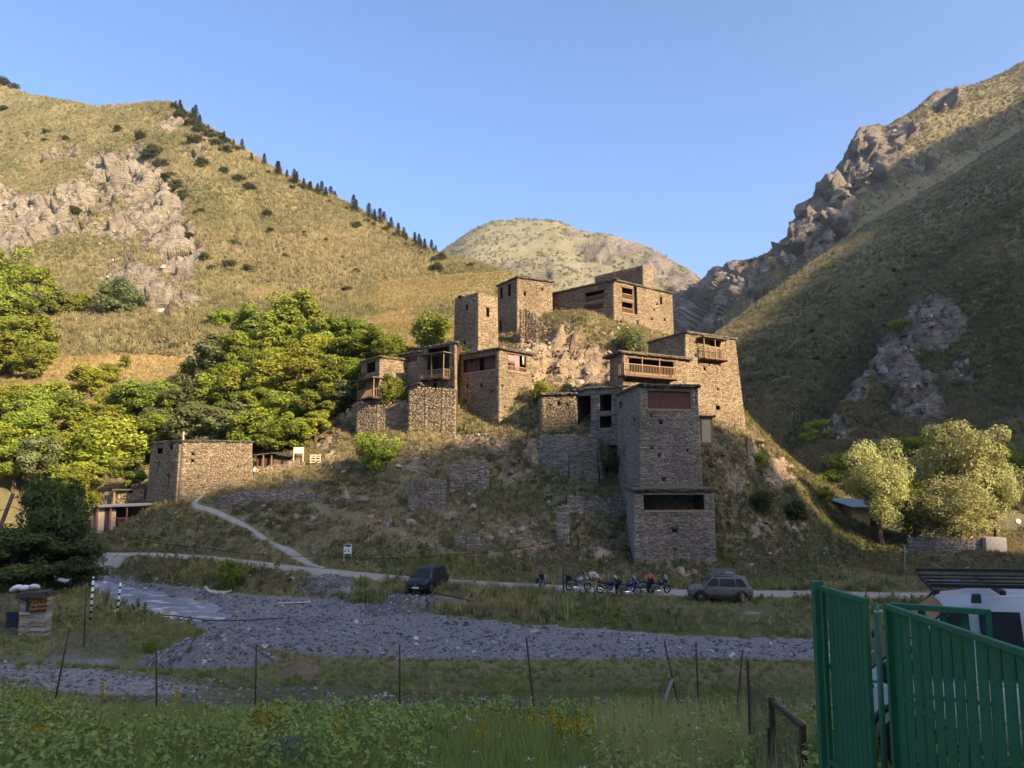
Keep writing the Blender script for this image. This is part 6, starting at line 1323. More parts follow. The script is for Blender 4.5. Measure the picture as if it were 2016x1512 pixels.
# motorcycles
def torus(mb, c, R, r, n=18, m=7, ax='y'):
    b = len(mb.v)
    for i in range(n):
        a = 2*math.pi*i/n
        for j in range(m):
            t = 2*math.pi*j/m; q = R + r*math.cos(t); mb.v.append((c[0]+q*math.cos(a), c[1]+r*math.sin(t), c[2]+q*math.sin(a)))
    for i in range(n):
        for j in range(m): mb.f.append((b+i*m+j, b+((i+1)%n)*m+j, b+((i+1)%n)*m+(j+1)%m, b+i*m+(j+1)%m))
    return mb
def bike(label, loc, rz, paint, panniers=True, screen=True, lean=.16):
    root = empty('motorcycle', loc, rz, label, 'motorcycle', 'motorcycles parked by the road'); root.rotation_euler = (lean, 0, rz)
    for x, R in ((.74, .31), (-.70, .30)):
        w = torus(MB(), (0, 0, 0), R - .05, .055).build('wheel', M_RUBBER, root, smooth=True); w.location = (x, 0, R)
        torus(MB(), (0, 0, 0), R - .10, .015, 18, 5).build('rim', M_CHROME, w); MB().lathe([(.05, -.07), (.06, 0), (.05, .07)], (0,0,0), 'y', 10).build('hub', M_GREYM, w)
        for k in range(6): a = k*math.pi/3; MB().tube([(.04*math.cos(a), 0, .04*math.sin(a)), ((R-.1)*math.cos(a), 0, (R-.1)*math.sin(a))], .006, 4).build('spoke', M_CHROME, w)
    MB().loft([[(x, -w, z0), (x, w, z0), (x, w*1.1, (z0+z1)/2), (x, w*.6, z1), (x, -w*.6, z1), (x, -w*1.1, (z0+z1)/2)] for x, w, z0, z1 in ((.42, .06, .72, .96), (.3, .15, .68, 1.05), (.05, .16, .68, 1.03), (-.12, .10, .70, .92))]).build('fuel_tank', paint, root, smooth=True)
    MB().loft([[(x, -w, z0), (x, w, z0), (x, w*.85, z1), (x, -w*.85, z1)] for x, w, z0, z1 in ((-.05, .10, .74, .86), (-.35, .15, .74, .87), (-.75, .13, .80, .95), (-.9, .07, .86, .95))]).build('seat', M_BLACK, root, bevel=.03)
    MB().box((-.18, -.14, .30), (.26, .14, .66)).build('engine', M_GREYM, root, bevel=.05); MB().lathe([(.15, -.2), (.16, -.1), (.16, .1), (.15, .2)], (.05, 0, .42), 'y', 12).build('crankcase', M_GREYM, root, smooth=True)
    MB().tube([(.74, -.10, .31), (.50, -.10, .98)], .026, 6).tube([(.74, .10, .31), (.50, .10, .98)], .026, 6).build('fork', M_CHROME, root)
    MB().tube([(-.70, -.11, .30), (-.1, -.12, .42)], .03, 6).tube([(-.70, .11, .30), (-.1, .12, .42)], .03, 6).build('swingarm', M_BLACK, root)
    MB().tube([(.44, -.40, 1.10), (.46, -.2, 1.06), (.50, 0, 1.03), (.46, .2, 1.06), (.44, .40, 1.10)], .018, 6).build('handlebar', M_BLACK, root)
    for s_ in (-1, 1): MB().lathe([(.05, -.01), (.055, 0), (.05, .015)], (.46, s_*.36, 1.24), 'x', 8).tube([(.46, s_*.32, 1.09), (.46, s_*.36, 1.22)], .008, 4).build('mirror', M_BLACK, root)
    MB().loft([[(x, -w, z0), (x, w, z0), (x, w*.8, z1), (x, -w*.8, z1)] for x, w, z0, z1 in ((.50, .16, .84, 1.08), (.64, .14, .86, 1.06), (.78, .06, .90, .99))]).build('fairing', paint, root, smooth=True)
    MB().lathe([(.085, .0), (.09, .03), (.07, .06)], (.72, 0, .94), 'x', 10).build('headlight', M_LAMP, root)
    MB().loft([[(x, -.05, z), (x, .05, z), (x, .05, z+.02), (x, -.05, z+.02)] for x, z in ((1.0, .58), (.74, .66), (.46, .62))]).build('mudguard', paint, root)
    MB().tube([(.2, -.17, .35), (-.3, -.19, .32), (-.85, -.21, .52)], [.03, .035, .055], 8).build('exhaust', M_CHROME, root)
    if screen: MB().loft([[(.60, -.16, 1.06), (.60, .16, 1.06), (.615, .16, 1.06), (.615, -.16, 1.06)], [(.46, -.13, 1.42), (.46, .13, 1.42), (.475, .13, 1.42), (.475, -.13, 1.42)]]).build('windscreen', M_LAMP, root)
    if panniers:
        for s_ in (-1, 1): MB().box((-.88, s_*.32 - .11, .46), (-.42, s_*.32 + .11, .82)).build('pannier', M_GREYM if s_ < 0 else M_BLACK, root, bevel=.02)
        MB().box((-1.0, -.2, .97), (-.6, .2, 1.24)).build('top_case', M_BLACK, root, bevel=.03)
    return root
BLU = plain('blue_bike_paint', (.015, .022, .08), .3, 0, .1, 3, .5); SIL = plain('silver_bike_paint', (.25, .27, .30), .3, .2, .1, 3, .5); BLK = plain('black_bike_paint', (.015, .015, .017), .3, 0, .1, 3, .5)
for u, v, rz, pt_, pn_, sc, lb in ((1067,1160,1.3,SIL,True,False,'silver motorcycle parked alone left of the brown utility pole'),(1138,1164,.15,SIL,True,True,'white and black touring motorcycle just right of the brown utility pole'),(1200,1170,-.25,BLU,False,True,'blue motorcycle with a tall screen in the middle of the row'),(1236,1173,.25,BLU,True,True,'blue and white motorcycle at the front of the cluster'),(1262,1168,2.9,BLK,True,True,'black motorcycle left of the standing rider'),(1297,1170,.4,BLK,True,True,'black motorcycle right of the standing rider')):
    bike(lb, ground_loc(u, v, 50, 72), rz, pt_, pn_, sc)
# ---------------- people
def person(label, loc, rz, joints, shirt, trousers, hairc, skin=(.45, .26, .18)):
    root = empty('person', loc, rz, label, 'person'); V = [p for p, r in joints['v']]; 
    me = bpy.data.meshes.new('body'); me.from_pydata(V, joints['e'], []); o = obj_mesh('body', me, root)
    sk = o.modifiers.new('skin', 'SKIN'); sk.use_smooth_shade = True
    for i, (p, r) in enumerate(joints['v']): me.skin_vertices[0].data[i].radius = (r, r) if not isinstance(r, tuple) else r
    me.skin_vertices[0].data[0].use_root = True
    o.modifiers.new('sub', 'SUBSURF').levels = 1; o.modifiers['sub'].render_levels = 2
    k = N('clothed_figure'); z = k.n('SeparateXYZ', Vector=k.coord()).node.outputs[2]
    c = k.mix(k.ramp(z, (.0, 0.0), (.001, 1.0)), trousers, shirt) if False else k.mix(k.math('GREATER_THAN', z, .98), trousers, shirt); c = k.mix(k.math('GREATER_THAN', z, 1.47), c, skin); c = k.mix(k.math('LESS_THAN', z, .07), c, (.03, .03, .03))
    me.materials.append(k.pbr(c, .85, 0, None, .2))
    hp = Vector(joints['v'][joints['head']][0])
    MB().lathe([(.03, -.02), (.085, .0), (.098, .05), (.085, .10), (.04, .13)], hp + Vector((-.015, 0, -.005)), 'z', 12).build('hair', plain('hair', hairc, .8), root, smooth=True)
    for s_ in (-1, 1): MB().lathe([(.004, 0), (.011, .006), (.011, .012), (.004, .016)], hp + Vector((.085, s_*.032, -.01)), 'x', 6).build('eye', M_BLACK, root)
    MB().loft([[(hp.x+.09, hp.y-.012, hp.z-.05), (hp.x+.09, hp.y+.012, hp.z-.05), (hp.x+.09, hp.y, hp.z)], [(hp.x+.115, hp.y-.006, hp.z-.045), (hp.x+.115, hp.y+.006, hp.z-.045), (hp.x+.10, hp.y, hp.z-.01)]]).build('nose', plain('skin', skin, .7), root)
    return root
def figure(arm):
    v = [((0,0,.95), .15), ((0,0,1.15), (.15,.11)), ((0,0,1.38), (.19,.12)), ((0,0,1.48), .06), ((.02,0,1.56), .075), ((.03,0,1.66), .10)]; e = [(0,1),(1,2),(2,3),(3,4),(4,5)]
    for s_ in (-1, 1):
        b = len(v); v += [((0,s_*.10,.88), .095), ((.02,s_*.11,.5), .065), ((-.01,s_*.12,.09), .045), ((.12,s_*.13,.035), .04)]; e += [(0,b),(b,b+1),(b+1,b+2),(b+2,b+3)]
        b = len(v); sh, el, wr = (0, s_*.20, 1.40), None, None
        if arm == 'reach' and s_ == 1: el, wr = (.22, s_*.24, 1.28), (.46, s_*.20, 1.22)
        elif arm == 'bars': el, wr = (.12, s_*.30, 1.16), (.34, s_*.28, 1.10)
        else: el, wr = (-.02, s_*.27, 1.12), (.06, s_*.27, .88)
        d = (Vector(wr) - Vector(el)).normalized(); v += [(sh, .055), (el, .042), (wr, .028), (tuple(Vector(wr) + d*.07), (.034,.016))]; e += [(2,b),(b,b+1),(b+1,b+2),(b+2,b+3)]
        up = Vector((0,0,1)); sd = d.cross(up).normalized()
        for i, off in enumerate((-.03,-.01,.01,.03)):
            f0 = len(v); q = Vector(wr) + d*.10 + sd*off; v += [(tuple(q), .010), (tuple(q + d*(.05 + .012*(i in (1,2))) + Vector((0,0,-.015))), .008)]; e += [(b+3,f0),(f0,f0+1)]
        f0 = len(v); q = Vector(wr) + d*.03 + sd*(-.04*s_); v += [(tuple(q + d*.03), .011), (tuple(q + d*.07 + sd*(-.02*s_)), .009)]; e += [(b+2,f0),(f0,f0+1)]
    return dict(v=v, e=e, head=5)
p_ = ground_loc(1281, 1171, 50, 72); person('person in a red-orange top standing between two black motorcycles', (p_[0], p_[1], p_[2]), -1.7, figure('bars'), (.50, .12, .08), (.03, .03, .035), (.10, .05, .03))
p_ = P(501, 916, 91.6); person('person in a white shirt reaching out an arm beside the lone stone house', (p_.x, 91.6, float(h(p_.x, 91.6)) - .02), .1, figure('reach'), (.62, .60, .58), (.12, .12, .12), (.05, .04, .03))
# ---------------- posts, wires, poles
def stake(label, ut, vt, ub, vb, Y, r=.02, mat=None, name='fence_post', cat='post', group='thin iron fence posts of the near fence'):
    t = P(ut, vt, Y); b = P(ub, vb, Y); z = float(h(b.x, Y)) - .15
    d = (t - b); k = (z - t.z) / (b.z - t.z) if abs(b.z - t.z) > .05 else 1; foot = t + (b - t) * max(k, .6)
    root = empty(name, (foot.x, Y, foot.z), 0, label, cat, group); MB().tube([(0, 0, 0), t - foot], [r, r * .9], 7).build('rod', mat or M_RUST, root, smooth=True)
    MB().tube([(t - foot) * .8 + Vector((-r*1.4, 0, 0)), (t - foot) * .8 + Vector((r*1.4, 0, 0.01))], r * .5, 5).build('wire_clip', M_RUST, root); return t
_st = []
for i, (ut, vt, ub, vb, Y, lb) in enumerate([(137,1235,120,1320,24,'leaning iron fence post beside the left end of the gravel track'),(308,1272,308,1345,22.5,'iron fence post below the gravel heap, left one'),(505,1270,503,1370,21.8,'iron fence post below the right foot of the gravel heap'),(787,1268,787,1392,20.6,'iron fence post standing alone in the middle of the near edge'),(1036,1255,1053,1410,20.2,'leaning iron fence post right of the middle of the river'),(1308,1263,1325,1340,20.4,'leaning post with a grey plank tied to it'),(1370,1265,1375,1378,20.2,'iron fence post left of the rusty mesh fence'),(1462,1280,1450,1412,17.5,'crooked iron fence post beside the rusty mesh fence'),(169,1155,167,1222,40,'iron fence post beside the stone gate pillar')]):
    _st.append(stake(lb, ut, vt, ub, vb, Y, .017 + .00045 * Y))
t = P(1325, 1335, 20.4); o = MB().beam((t.x, 20.4, t.z), P(1302, 1395, 20.3), .10, .03).build('plank', plain('grey_plank', (.28, .27, .27), .9)); tag(o, 'short grey plank hanging on the leaning fence post', 'plank')
def cable(label, pts, r=.012, sag=0, name='cable', cat='cable', mat=None):
    pts = [Vector(p) for p in pts]; q = []
    for a, b in zip(pts[:-1], pts[1:]):
        for k in range(14): s_ = k / 14; q.append(a.lerp(b, s_) - Vector((0, 0, sag * 4 * s_ * (1 - s_))))
    q.append(pts[-1]); o = MB().tube(q, r, 5).build(name, mat or M_CABLE); tag(o, label, cat); return o
M_POLE = plain('dark_timber_pole', (.11, .075, .055), .9, 0, .3, 3, .2, .5)
tp = P(26, 972, 55); bp = P(-20, 1090, 55); o = empty('utility_pole', (bp.x, 55, bp.z - 3), 0, 'thick leaning timber pole at the left edge of the view', 'pole'); MB().tube([bp - Vector(o.location) + (bp - tp) * .8, tp - Vector(o.location)], [.17, .13], 10).build('shaft', M_POLE, o, smooth=True)
MB().tube([tp - Vector(o.location) + Vector((-.1, 0, -.3)), tp - Vector(o.location) + Vector((.25, -.1, -.3))], .03, 6).build('bracket', M_RUST, o)
tp = P(1108, 1062, 57.5); bz = float(h(P(1110,1176,57.5).x, 57.5)); o = empty('utility_pole', (P(1110,1176,57.5).x, 57.5, bz - .2), 0, 'thin brown utility pole among the motorcycles', 'pole'); MB().tube([(0, 0, -.2), tp - Vector(o.location)], [.075, .06], 8).build('shaft', M_POLE, o, smooth=True); MB().tube([tp - Vector(o.location) + Vector((-.2, 0, -.1)), tp - Vector(o.location) + Vector((.2, 0, -.1))], .02, 5).build('crossarm', M_POLE, o); tp1 = tp
tp = P(1781, 1073, 74); bb = P(1783, 1165, 74); o = empty('utility_pole', (bb.x, 74, float(h(bb.x, 74)) - .3), 0, 'thin pale pole in front of the dark garden wall', 'pole'); MB().tube([(0, 0, 0), tp - Vector(o.location)], [.06, .05], 8).build('shaft', plain('pale_pole', (.27, .24, .2), .9), o, smooth=True); MB().tube([tp - Vector(o.location) + Vector((-.15, 0, -.1)), tp - Vector(o.location) + Vector((.15, 0, -.1))], .015, 5).build('crossarm', M_GREYM, o); tp2 = tp
cable('long black overhead cable crossing from the leaning pole to the thin brown pole', [P(-60, 1003, 53), P(26, 998, 55), P(180, 1040, 57), P(400, 1078, 58), P(640, 1094, 58), P(880, 1092, 57.8), (tp1.x, tp1.y, tp1.z)], .022, .25)
cable('thin wire running from the thin brown pole to the pale pole', [(tp1.x, tp1.y, tp1.z - .1), P(1330, 1080, 62), P(1540, 1102, 68), P(1700, 1088, 72), (tp2.x, tp2.y, tp2.z - .1)], .012, .3)
cable('thin wire slanting up from the far bank to the thin brown pole', [P(990, 1112, 60), (tp1.x, tp1.y, tp1.z - .25)], .012, .1)
cable('thin stay wire descending from the broad battered tower', [P(1474, 832, 95), P(1530, 900, 90), P(1575, 940, 86)], .02, .2)
cable('black hose strung across the river from the near bank', [P(255, 1206, 54), P(300, 1208, 55), P(345, 1212, 55), P(430, 1222, 53), P(560, 1216, 55)], .035, .05, 'hose', 'hose')
cable('black hose lying along the bank below the dark blue car', [hit(690,1188) + Vector((0,0,.12)), hit(745,1178) + Vector((0,0,.15)), hit(800,1172) + Vector((0,0,.15)), hit(850,1172) + Vector((0,0,.15)), hit(905,1182) + Vector((0,0,.15)), hit(940,1190) + Vector((0,0,.12))], .05, 0, 'hose', 'hose')
cable('thin wire sloping down the far bank to the river', [P(748, 1152, 60), P(690, 1172, 58.5), P(628, 1196, 57)], .022, .1)
# striped poles by the water
M_STR = N('black_white_bands'); _g = M_STR.n('SeparateXYZ', Vector=M_STR.coord()).node.outputs[2]
M_STRIPE = M_STR.pbr(M_STR.mix(M_STR.math('GREATER_THAN', M_STR.math('FRACT', M_STR.math('MULTIPLY', _g, 2.6)), .38), (.03, .03, .03), (.75, .74, .72)), .6)
for ut, vt, ub, vb, Y, lb in ((184,1137,179,1200,47,'black and white banded pole nearer the riverside tree'),(237,1149,232,1190,48,'black and white banded pole farther along the water')):
    a, b = P(ut, vt, Y), P(ub, vb, Y); o = empty('banded_pole', (b.x, Y, b.z - .6), 0, lb, 'pole', 'banded poles by the river'); MB().tube([(0, 0, 0), a - Vector(o.location)], .07, 9).build('shaft', M_STRIPE, o, smooth=True); MB().lathe([(.075, 0), (.08, .02), (.05, .05)], a - Vector(o.location), 'z', 9).build('cap', M_WHITE, o)
b = hit(207, 1196, 40, 60); o = empty('bare_shrub', b, 0, 'leafless shrub between the two banded poles', 'shrub')
for i in range(16):
    a = random.uniform(0, 6.28); l = random.uniform(.5, 1); MB().tube([(0, 0, -.1), (.15*math.cos(a), .15*math.sin(a), .8*l), (.45*math.cos(a)*l, .45*math.sin(a)*l, 2.0*l)], [.02, .014, .005], 4).build('twig', M_BARK, o)
# stone gate pillar with painted sign, sacks, mesh gate
py = hit(68, 1250, 20, 60).y; pb = P(68, 1250, py); ph_ = P(68, 1174, py); pz = float(h(pb.x, py))
pr = empty('stone_pillar', (pb.x, py, pz), 0, 'stone gate pillar with a flat slate cap at the left edge', 'pillar'); rs2 = random.Random(4); top = ph_.z - pz; zc = -.3; hw_ = 25 * py / FPX
while zc < top:
    chh = rs2.uniform(.10, .2); n = rs2.randint(2, 3); xs = sorted([-hw_, hw_] + [rs2.uniform(-.3, .3) for _ in range(n - 1)])
    for a, c in zip(xs[:-1], xs[1:]):
        o = bpy.data.objects.new('stone', _su[rs2.randrange(4)]); COL.objects.link(o); o.parent = pr; dz = .30 + rs2.uniform(-.03, .04); o.location = ((a + c) / 2, 0, zc + chh / 2); o.scale = ((c - a) - .015, dz * 2, chh - .012)
    zc += chh
for i, (w_, z_) in enumerate(((hw_ * 1.12, .0), (hw_ * 1.06, .10), (hw_ * .9, .19))): MB().box((-w_ + .04*i, -w_ * .8, top + .02 + z_), (w_ - .05*i, w_ * .8, top + .10 + z_)).build('cap_slab', M_SLATE, pr, bevel=.015)
sg = empty('painted_sign', (P(90, 1184, py - .40).x, py - .40, P(90, 1200, py - .40).z), 0, 'dark board with yellow hand-painted guest house lettering on the stone pillar', 'sign')
a, b = P(53, 1166, py - .40), P(91, 1204, py - .40); MB().box((a.x - sg.location.x, -.02, b.z - sg.location.z), (b.x - sg.location.x, .02, a.z - sg.location.z)).build('board', plain('dark_board', (.03, .028, .03), .7), sg, bevel=.01)
M_YEL = plain('yellow_paint', (.62, .30, .03), .6, 0, .1)
for txt, uu, vv, sz in (('სულფონი', 56, 1184, 10.0), ('Sulphoni', 59.5, 1194, 9.0), ('Guest house', 57, 1201.5, 6.6)):
    cu = bpy.data.curves.new('lettering', 'FONT'); cu.body = txt; cu.size = sz * (py - .40) / FPX; cu.extrude = .004; cu.shear = .15; cu.materials.append(M_YEL); cu.offset = .002
    o = bpy.data.objects.new('lettering', cu); COL.objects.link(o); o.parent = sg; q = P(uu, vv, py - .44); o.location = q - sg.location; o.rotation_euler = (math.pi/2, -.08, 0)
    bpy.context.view_layer.update(); _me = bpy.data.meshes.new_from_object(o.evaluated_get(bpy.context.evaluated_depsgraph_get())); _o2 = obj_mesh('lettering', _me, sg); _o2.location = o.location; _o2.rotation_euler = o.rotation_euler; bpy.data.objects.remove(o)
M_SACK = plain('white_sack', (.62, .62, .64), .8, 0, .12, 3, .2, .4)
for i, (u, v, sx, lb) in enumerate(((33, 1161, .34, 'lumpy white sack at the left on the stone pillar'), (47, 1152, .30, 'upright white sack in the middle on the stone pillar'), (64, 1150, .36, 'flat white sack at the right on the stone pillar'))):
    q = P(u, v, py); o = MB().lathe([(.05, -.5), (.7, -.42), (1.0, -.1), (.95, .2), (.6, .45), (.15, .5)], (0, 0, 0), 'z', 12).build('sack', M_SACK, None, smooth=True); o.location = (q.x, py - .1 + .15 * i, max(q.z, pz + top + .33)); o.scale = (sx, .3, .30); o.rotation_euler = (random.uniform(-.2,.2), .5 * (i - 1), i); tag(o, lb, 'sack', 'white sacks on the pillar')
    o.location.z = pz + top + .30 + .14
def mesh_panel(root, w, hgt, cell, r=.004, mat=None, diag=True):
    mb = MB(); n = int(w / cell); k = int(hgt / cell)
    if diag:
        for i in range(-k, n):
            for s_ in (0, 1):
                x0, x1 = i * cell, (i + k) * cell; z0, z1 = 0, k * cell
                if x0 < 0: z0 = -x0; x0 = 0
                if x1 > w: z1 -= x1 - w; x1 = w
                if x1 - x0 > .02: mb.tube([(x0 if not s_ else w - x0, 0, z0), (x1 if not s_ else w - x1, 0, z1)], r, 3, False)
    return mb.build('wire_mesh', mat or M_GREYM, root)
gb = P(-40, 1245, py - .1); gt = P(40, 1172, py - .1); gz = float(h(gt.x, py - .1)); go_ = empty('mesh_gate', (gb.x, py - .1, gz), 0, 'grey wire mesh gate with a dark blue plate beside the stone pillar', 'gate'); W_, H_ = gt.x - gb.x, gt.z - gz
MB().tube([(0,0,.1),(W_,0,.1),(W_,0,H_),(0,0,H_),(0,0,.1)], .03, 7).build('frame', M_GREYM, go_); mesh_panel(go_, W_, H_, .12, .005)
a, b = P(13, 1205, py - .2), P(33, 1236, py - .2); MB().box((a.x - gb.x, -.06, b.z - gz), (b.x - gb.x, -.04, a.z - gz)).build('plate', plain('dark_blue_plate', (.015, .02, .04), .5), go_)
cw = empty('chain_link_fence', (P(95, 1240, 36).x, 36, float(h(P(95,1240,36).x, 36))), .28, 'sagging chain link fence between pillar and banded poles', 'fence'); mesh_panel(cw, 3.4, 1.35, .13, .006); MB().tube([(0,0,1.35),(1.7,0,1.28),(3.4,0,1.35)], .01, 5).build('top_wire', M_GREYM, cw)
# rusty gate and mesh fence, right of the near grass
rg_ = empty('rusty_gate', (3.57, 10.95, 5.35), -math.pi / 2 + .02, 'rusty iron gate with square wire mesh in the near right', 'gate'); zt_ = 6.9 - 5.35
MB().box((0, -.035, -.3), (.07, .035, zt_ + .02)).build('post', M_RUST, rg_); MB().box((1.06, -.035, -.3), (1.13, .035, zt_)).build('post', M_RUST, rg_); MB().box((.071, -.025, zt_ - .055), (1.059, .025, zt_)).build('top_rail', M_RUST, rg_); MB().box((.071, -.02, .1), (1.059, .02, .15)).build('bottom_rail', M_RUST, rg_)
mb = MB()
for i in range(24): x = .08 + i * .041; mb.tube([(x, 0, .15), (x, 0, zt_ - .055)], .0028, 3, False)
for i in range(30): z = .17 + i * .047; mb.tube([(.071, 0, z), (1.06, 0, z)], .0028, 3, False)
mb.build('wire_mesh', M_RUST, rg_); MB().box((-.02, -.06, zt_ * .5), (.02, -.036, zt_ * .75)).build('latch', M_RUST, rg_)
fr_ = empty('mesh_fence', (3.60, 12.05, 5.1), -math.pi / 2 + .03, 'rusty chain link fence panel leading to the rusty gate', 'fence'); MB().tube([(0,0,-.3),(0,0,2.05)], .022, 8).build('post', M_RUST, fr_); mesh_panel(fr_, 1.08, 1.75, .055, .0025, M_RUST); MB().tube([(0,0,1.78),(.5,0,1.80),(1.08,0,1.82)], .007, 5).build('top_wire', M_RUST, fr_)
# ---------------- heaps, log, signs, sheds
def heap(name, label, cu, cv, wpx, hpx, mat, seed, y0=25, y1=60, sharp=1.0, stone=0):
    b = hit(cu, cv + hpx * .9, y0, y1); R = wpx / 2 * b.y / FPX; H = hpx * b.y / FPX; n = 40; V = []; rs = np.random.default_rng(seed)
    xs = np.linspace(-1.15, 1.15, n); X, Y = np.meshgrid(xs, xs); r = np.hypot(X, Y * 1.1) + .12 * fbm(np.stack([X*2, Y*2, X*0], -1), 3, seed)
    Z = H * np.clip(1 - r ** sharp, -.2, 1) + .06 * fbm(np.stack([X*5, Y*5, X*0], -1), 3, seed + 1) * R * .5
    gx, gy = b.x + X * R, b.y + Y * R * .8; gz_ = h(gx, gy); ZZ_ = np.where(r < 1.05, gz_ + Z, gz_ - .3)
    ii = np.arange(n*n).reshape(n, n); q = np.stack([ii[:-1,:-1].ravel(), ii[:-1,1:].ravel(), ii[1:,1:].ravel(), ii[1:,:-1].ravel()], 1)
    o = obj_mesh(name, npmesh(name, np.stack([gx.ravel() - b.x, gy.ravel() - b.y, ZZ_.ravel() - b.z], 1), q, None, True), None, mat); o.location = b; tag(o, label, 'heap')
    if stone:
        t = rs.random((stone, 2)) * 2 - 1; k = np.hypot(t[:,0], t[:,1]*1.1) < .95; t = t[k]; iy = np.clip(((t[:,1]+1.15)/2.3*(n-1)).astype(int), 0, n-1); ix = np.clip(((t[:,0]+1.15)/2.3*(n-1)).astype(int), 0, n-1)
        s_ = pebbles(np.stack([gx[iy, ix], gy[iy, ix], ZZ_[iy, ix]], 1), (.05, .2), (.3, .7), seed, M_RIVER, 'stones', None); s_.parent = o; s_.location = -b
    return o
heap('gravel_heap', 'conical heap of grey gravel on the near bank', 420, 1250, 250, 60, plain('heap_gravel', (.17, .158, .15), .95, 0, .45, 5, .1, 1.0), 3, 28, 48, 1.1, 2200)
heap('brush_heap', 'low heap of dead brown brushwood beside the gravel heap', 590, 1300, 90, 30, plain('dead_brush', (.17, .12, .075), .95, 0, .5, 9, .1, 1.0), 5, 25, 48, .9)
heap('rubble_heap', 'flat spread of dark slate rubble beside the road bend', 645, 1136, 110, 12, plain('slate_rubble', (.16, .145, .135), .95, 0, .5, 5, .1, 1.0), 7, 55, 76, .9, 1500)
heap('rubble_heap', 'strip of dark rubble below the dark blue car', 790, 1180, 150, 9, plain('dark_rubble', (.13, .115, .105), .95, 0, .5, 5, .1, 1.0), 9, 50, 66, .9, 1500)
lg = hit(425, 1172, 50, 75); o = empty('driftwood_log', lg, .4, 'pale crooked driftwood log on the far river edge', 'log'); MB().tube([(-.9,0,.75),(-.6,0,.35),(0,0,.16),(.7,.05,.14),(1.2,0,.3)], [.10,.16,.19,.16,.08], 9).build('stem', plain('driftwood', (.42, .36, .30), .9, 0, .25, 5, .2, .6), o, smooth=True); MB().tube([(.5,0,.16),(.9,.1,.55)], [.08,.03], 6).build('branch', M_BARKP, o)
o = empty('timber_plank', hit(575, 1191, 48, 70), 0, 'long pale plank lying on the far gravel edge', 'plank'); MB().beam((-1.1,0,.12),(1.1,.3,.14),.16,.05).build('board', M_CREAM, o)
# info sign
s0 = hit(684, 1106, 55, 80); k_ = s0.y / FPX; o = empty('information_sign', s0, 0, 'small white information sign on two posts beside the road', 'sign')
for x in (-7.0, 7.0): MB().tube([(x*k_, 0, -.2), (x*k_, 0, 20*k_)], .035, 7).build('post', plain('sign_post', (.45,.47,.45), .6), o)
MB().box((-7.5*k_, -.03, 15*k_), (7.5*k_, .02, 33*k_)).build('board', M_WHITE, o)
for x0, x1, z0, z1, c in ((-6.8, -1.5, 28.2, 32.2, (.10,.11,.12)), (-1.4, 3.6, 27.6, 32.4, (.03,.035,.09)), (3.8, 6.8, 28.2, 32.2, (.12,.13,.14)), (-6.4, -3.2, 18.2, 21, (.05,.06,.09)), (.4, 3.2, 18.2, 21.4, (.04,.06,.14)), (-6, 6, 24.6, 25.0, (.3,.3,.32)), (-6, 5, 23.4, 23.8, (.3,.3,.32)), (-6, 6, 22.2, 22.6, (.3,.3,.32))):
    MB().box((x0*k_, -.036, z0*k_), (x1*k_, -.031, z1*k_)).build('printed_picture', plain('print', c, .6), o)
# white board by the lane, hut, pallet
s0 = hit(587, 921, 84, 102); k_ = s0.y / FPX; o = empty('notice_board', s0, 0, 'tall white notice board on two white posts beside the lane', 'sign')
for x in (-9.5, 9.0): MB().box((x*k_-.06, -.06, -.3), (x*k_+.06, .06, 40*k_)).build('post', M_CREAM, o)
MB().box((-9.4*k_, -.10, 28*k_), (9*k_, -.062, 40*k_)).build('board', plain('sun_bleached_board', (.74, .70, .56), .7), o)
MB().box((-6*k_, .062, -.2), (6*k_, .5, 12*k_)).build('backing_box', M_WOODD, o)
hb = P(505, 916, 95); hz = float(h(hb.x + 2, 95)); o = empty('timber_hut', (hb.x, 95, hz), -.06, 'low stone and timber hut beside the lone stone house', 'hut'); k_ = 95 / FPX
MB().box((0, 0, -.3), (33*k_, 3, 30*k_)).build('wall', M_PANEL, o); w_ = MB().box((34*k_, -.05, -.5), (74*k_, 3, 27*k_)).build('wall', M_STONE, o)
MB().add([(-3*k_, -.6, 29*k_), (36*k_, -.6, 33*k_), (36*k_, 3.4, 33*k_), (-3*k_, 3.4, 29*k_), (-3*k_, -.6, 31*k_), (36*k_, -.6, 35*k_), (36*k_, 3.4, 35*k_), (-3*k_, 3.4, 31*k_)], [(0,3,2,1),(4,5,6,7),(0,1,5,4),(1,2,6,5),(2,3,7,6),(3,0,4,7)]).build('roof', M_ROOF, o)
MB().add([(32*k_, -.7, 33*k_), (76*k_, -.7, 27*k_), (76*k_, 3.4, 27*k_), (32*k_, 3.4, 33*k_), (32*k_, -.7, 35.5*k_), (76*k_, -.7, 29.5*k_), (76*k_, 3.4, 29.5*k_), (32*k_, 3.4, 35.5*k_)], [(0,3,2,1),(4,5,6,7),(0,1,5,4),(1,2,6,5),(2,3,7,6),(3,0,4,7)]).build('roof', M_SLATE, o)
MB().box((50*k_, -.10, 13*k_), (54*k_, -.052, 20*k_)).build('window', M_DARK, o); MB().box((20*k_, -.05, 0), (30*k_, -.003, 27*k_)).build('door', M_WOODD, o)
for x in (15, 31.5): MB().box((x*k_, -.5, -.3), (x*k_+.12, -.38, 31*k_)).build('post', M_WOODL, o)
s0 = hit(622, 913, 86, 102); k_ = s0.y / FPX; o = empty('pallet', s0, .1, 'pale wooden pallet leaning beside the lane', 'pallet')
for x in (-11, -2, 7): MB().box((x*k_, -.04, 0), (x*k_+.12, .04, 15*k_)).build('bearer', M_CREAM, o)
for z in (1, 6, 11, 15): MB().box((-12*k_, -.075, z*k_), (9*k_, -.043, z*k_+.12)).build('slat', M_CREAM, o)
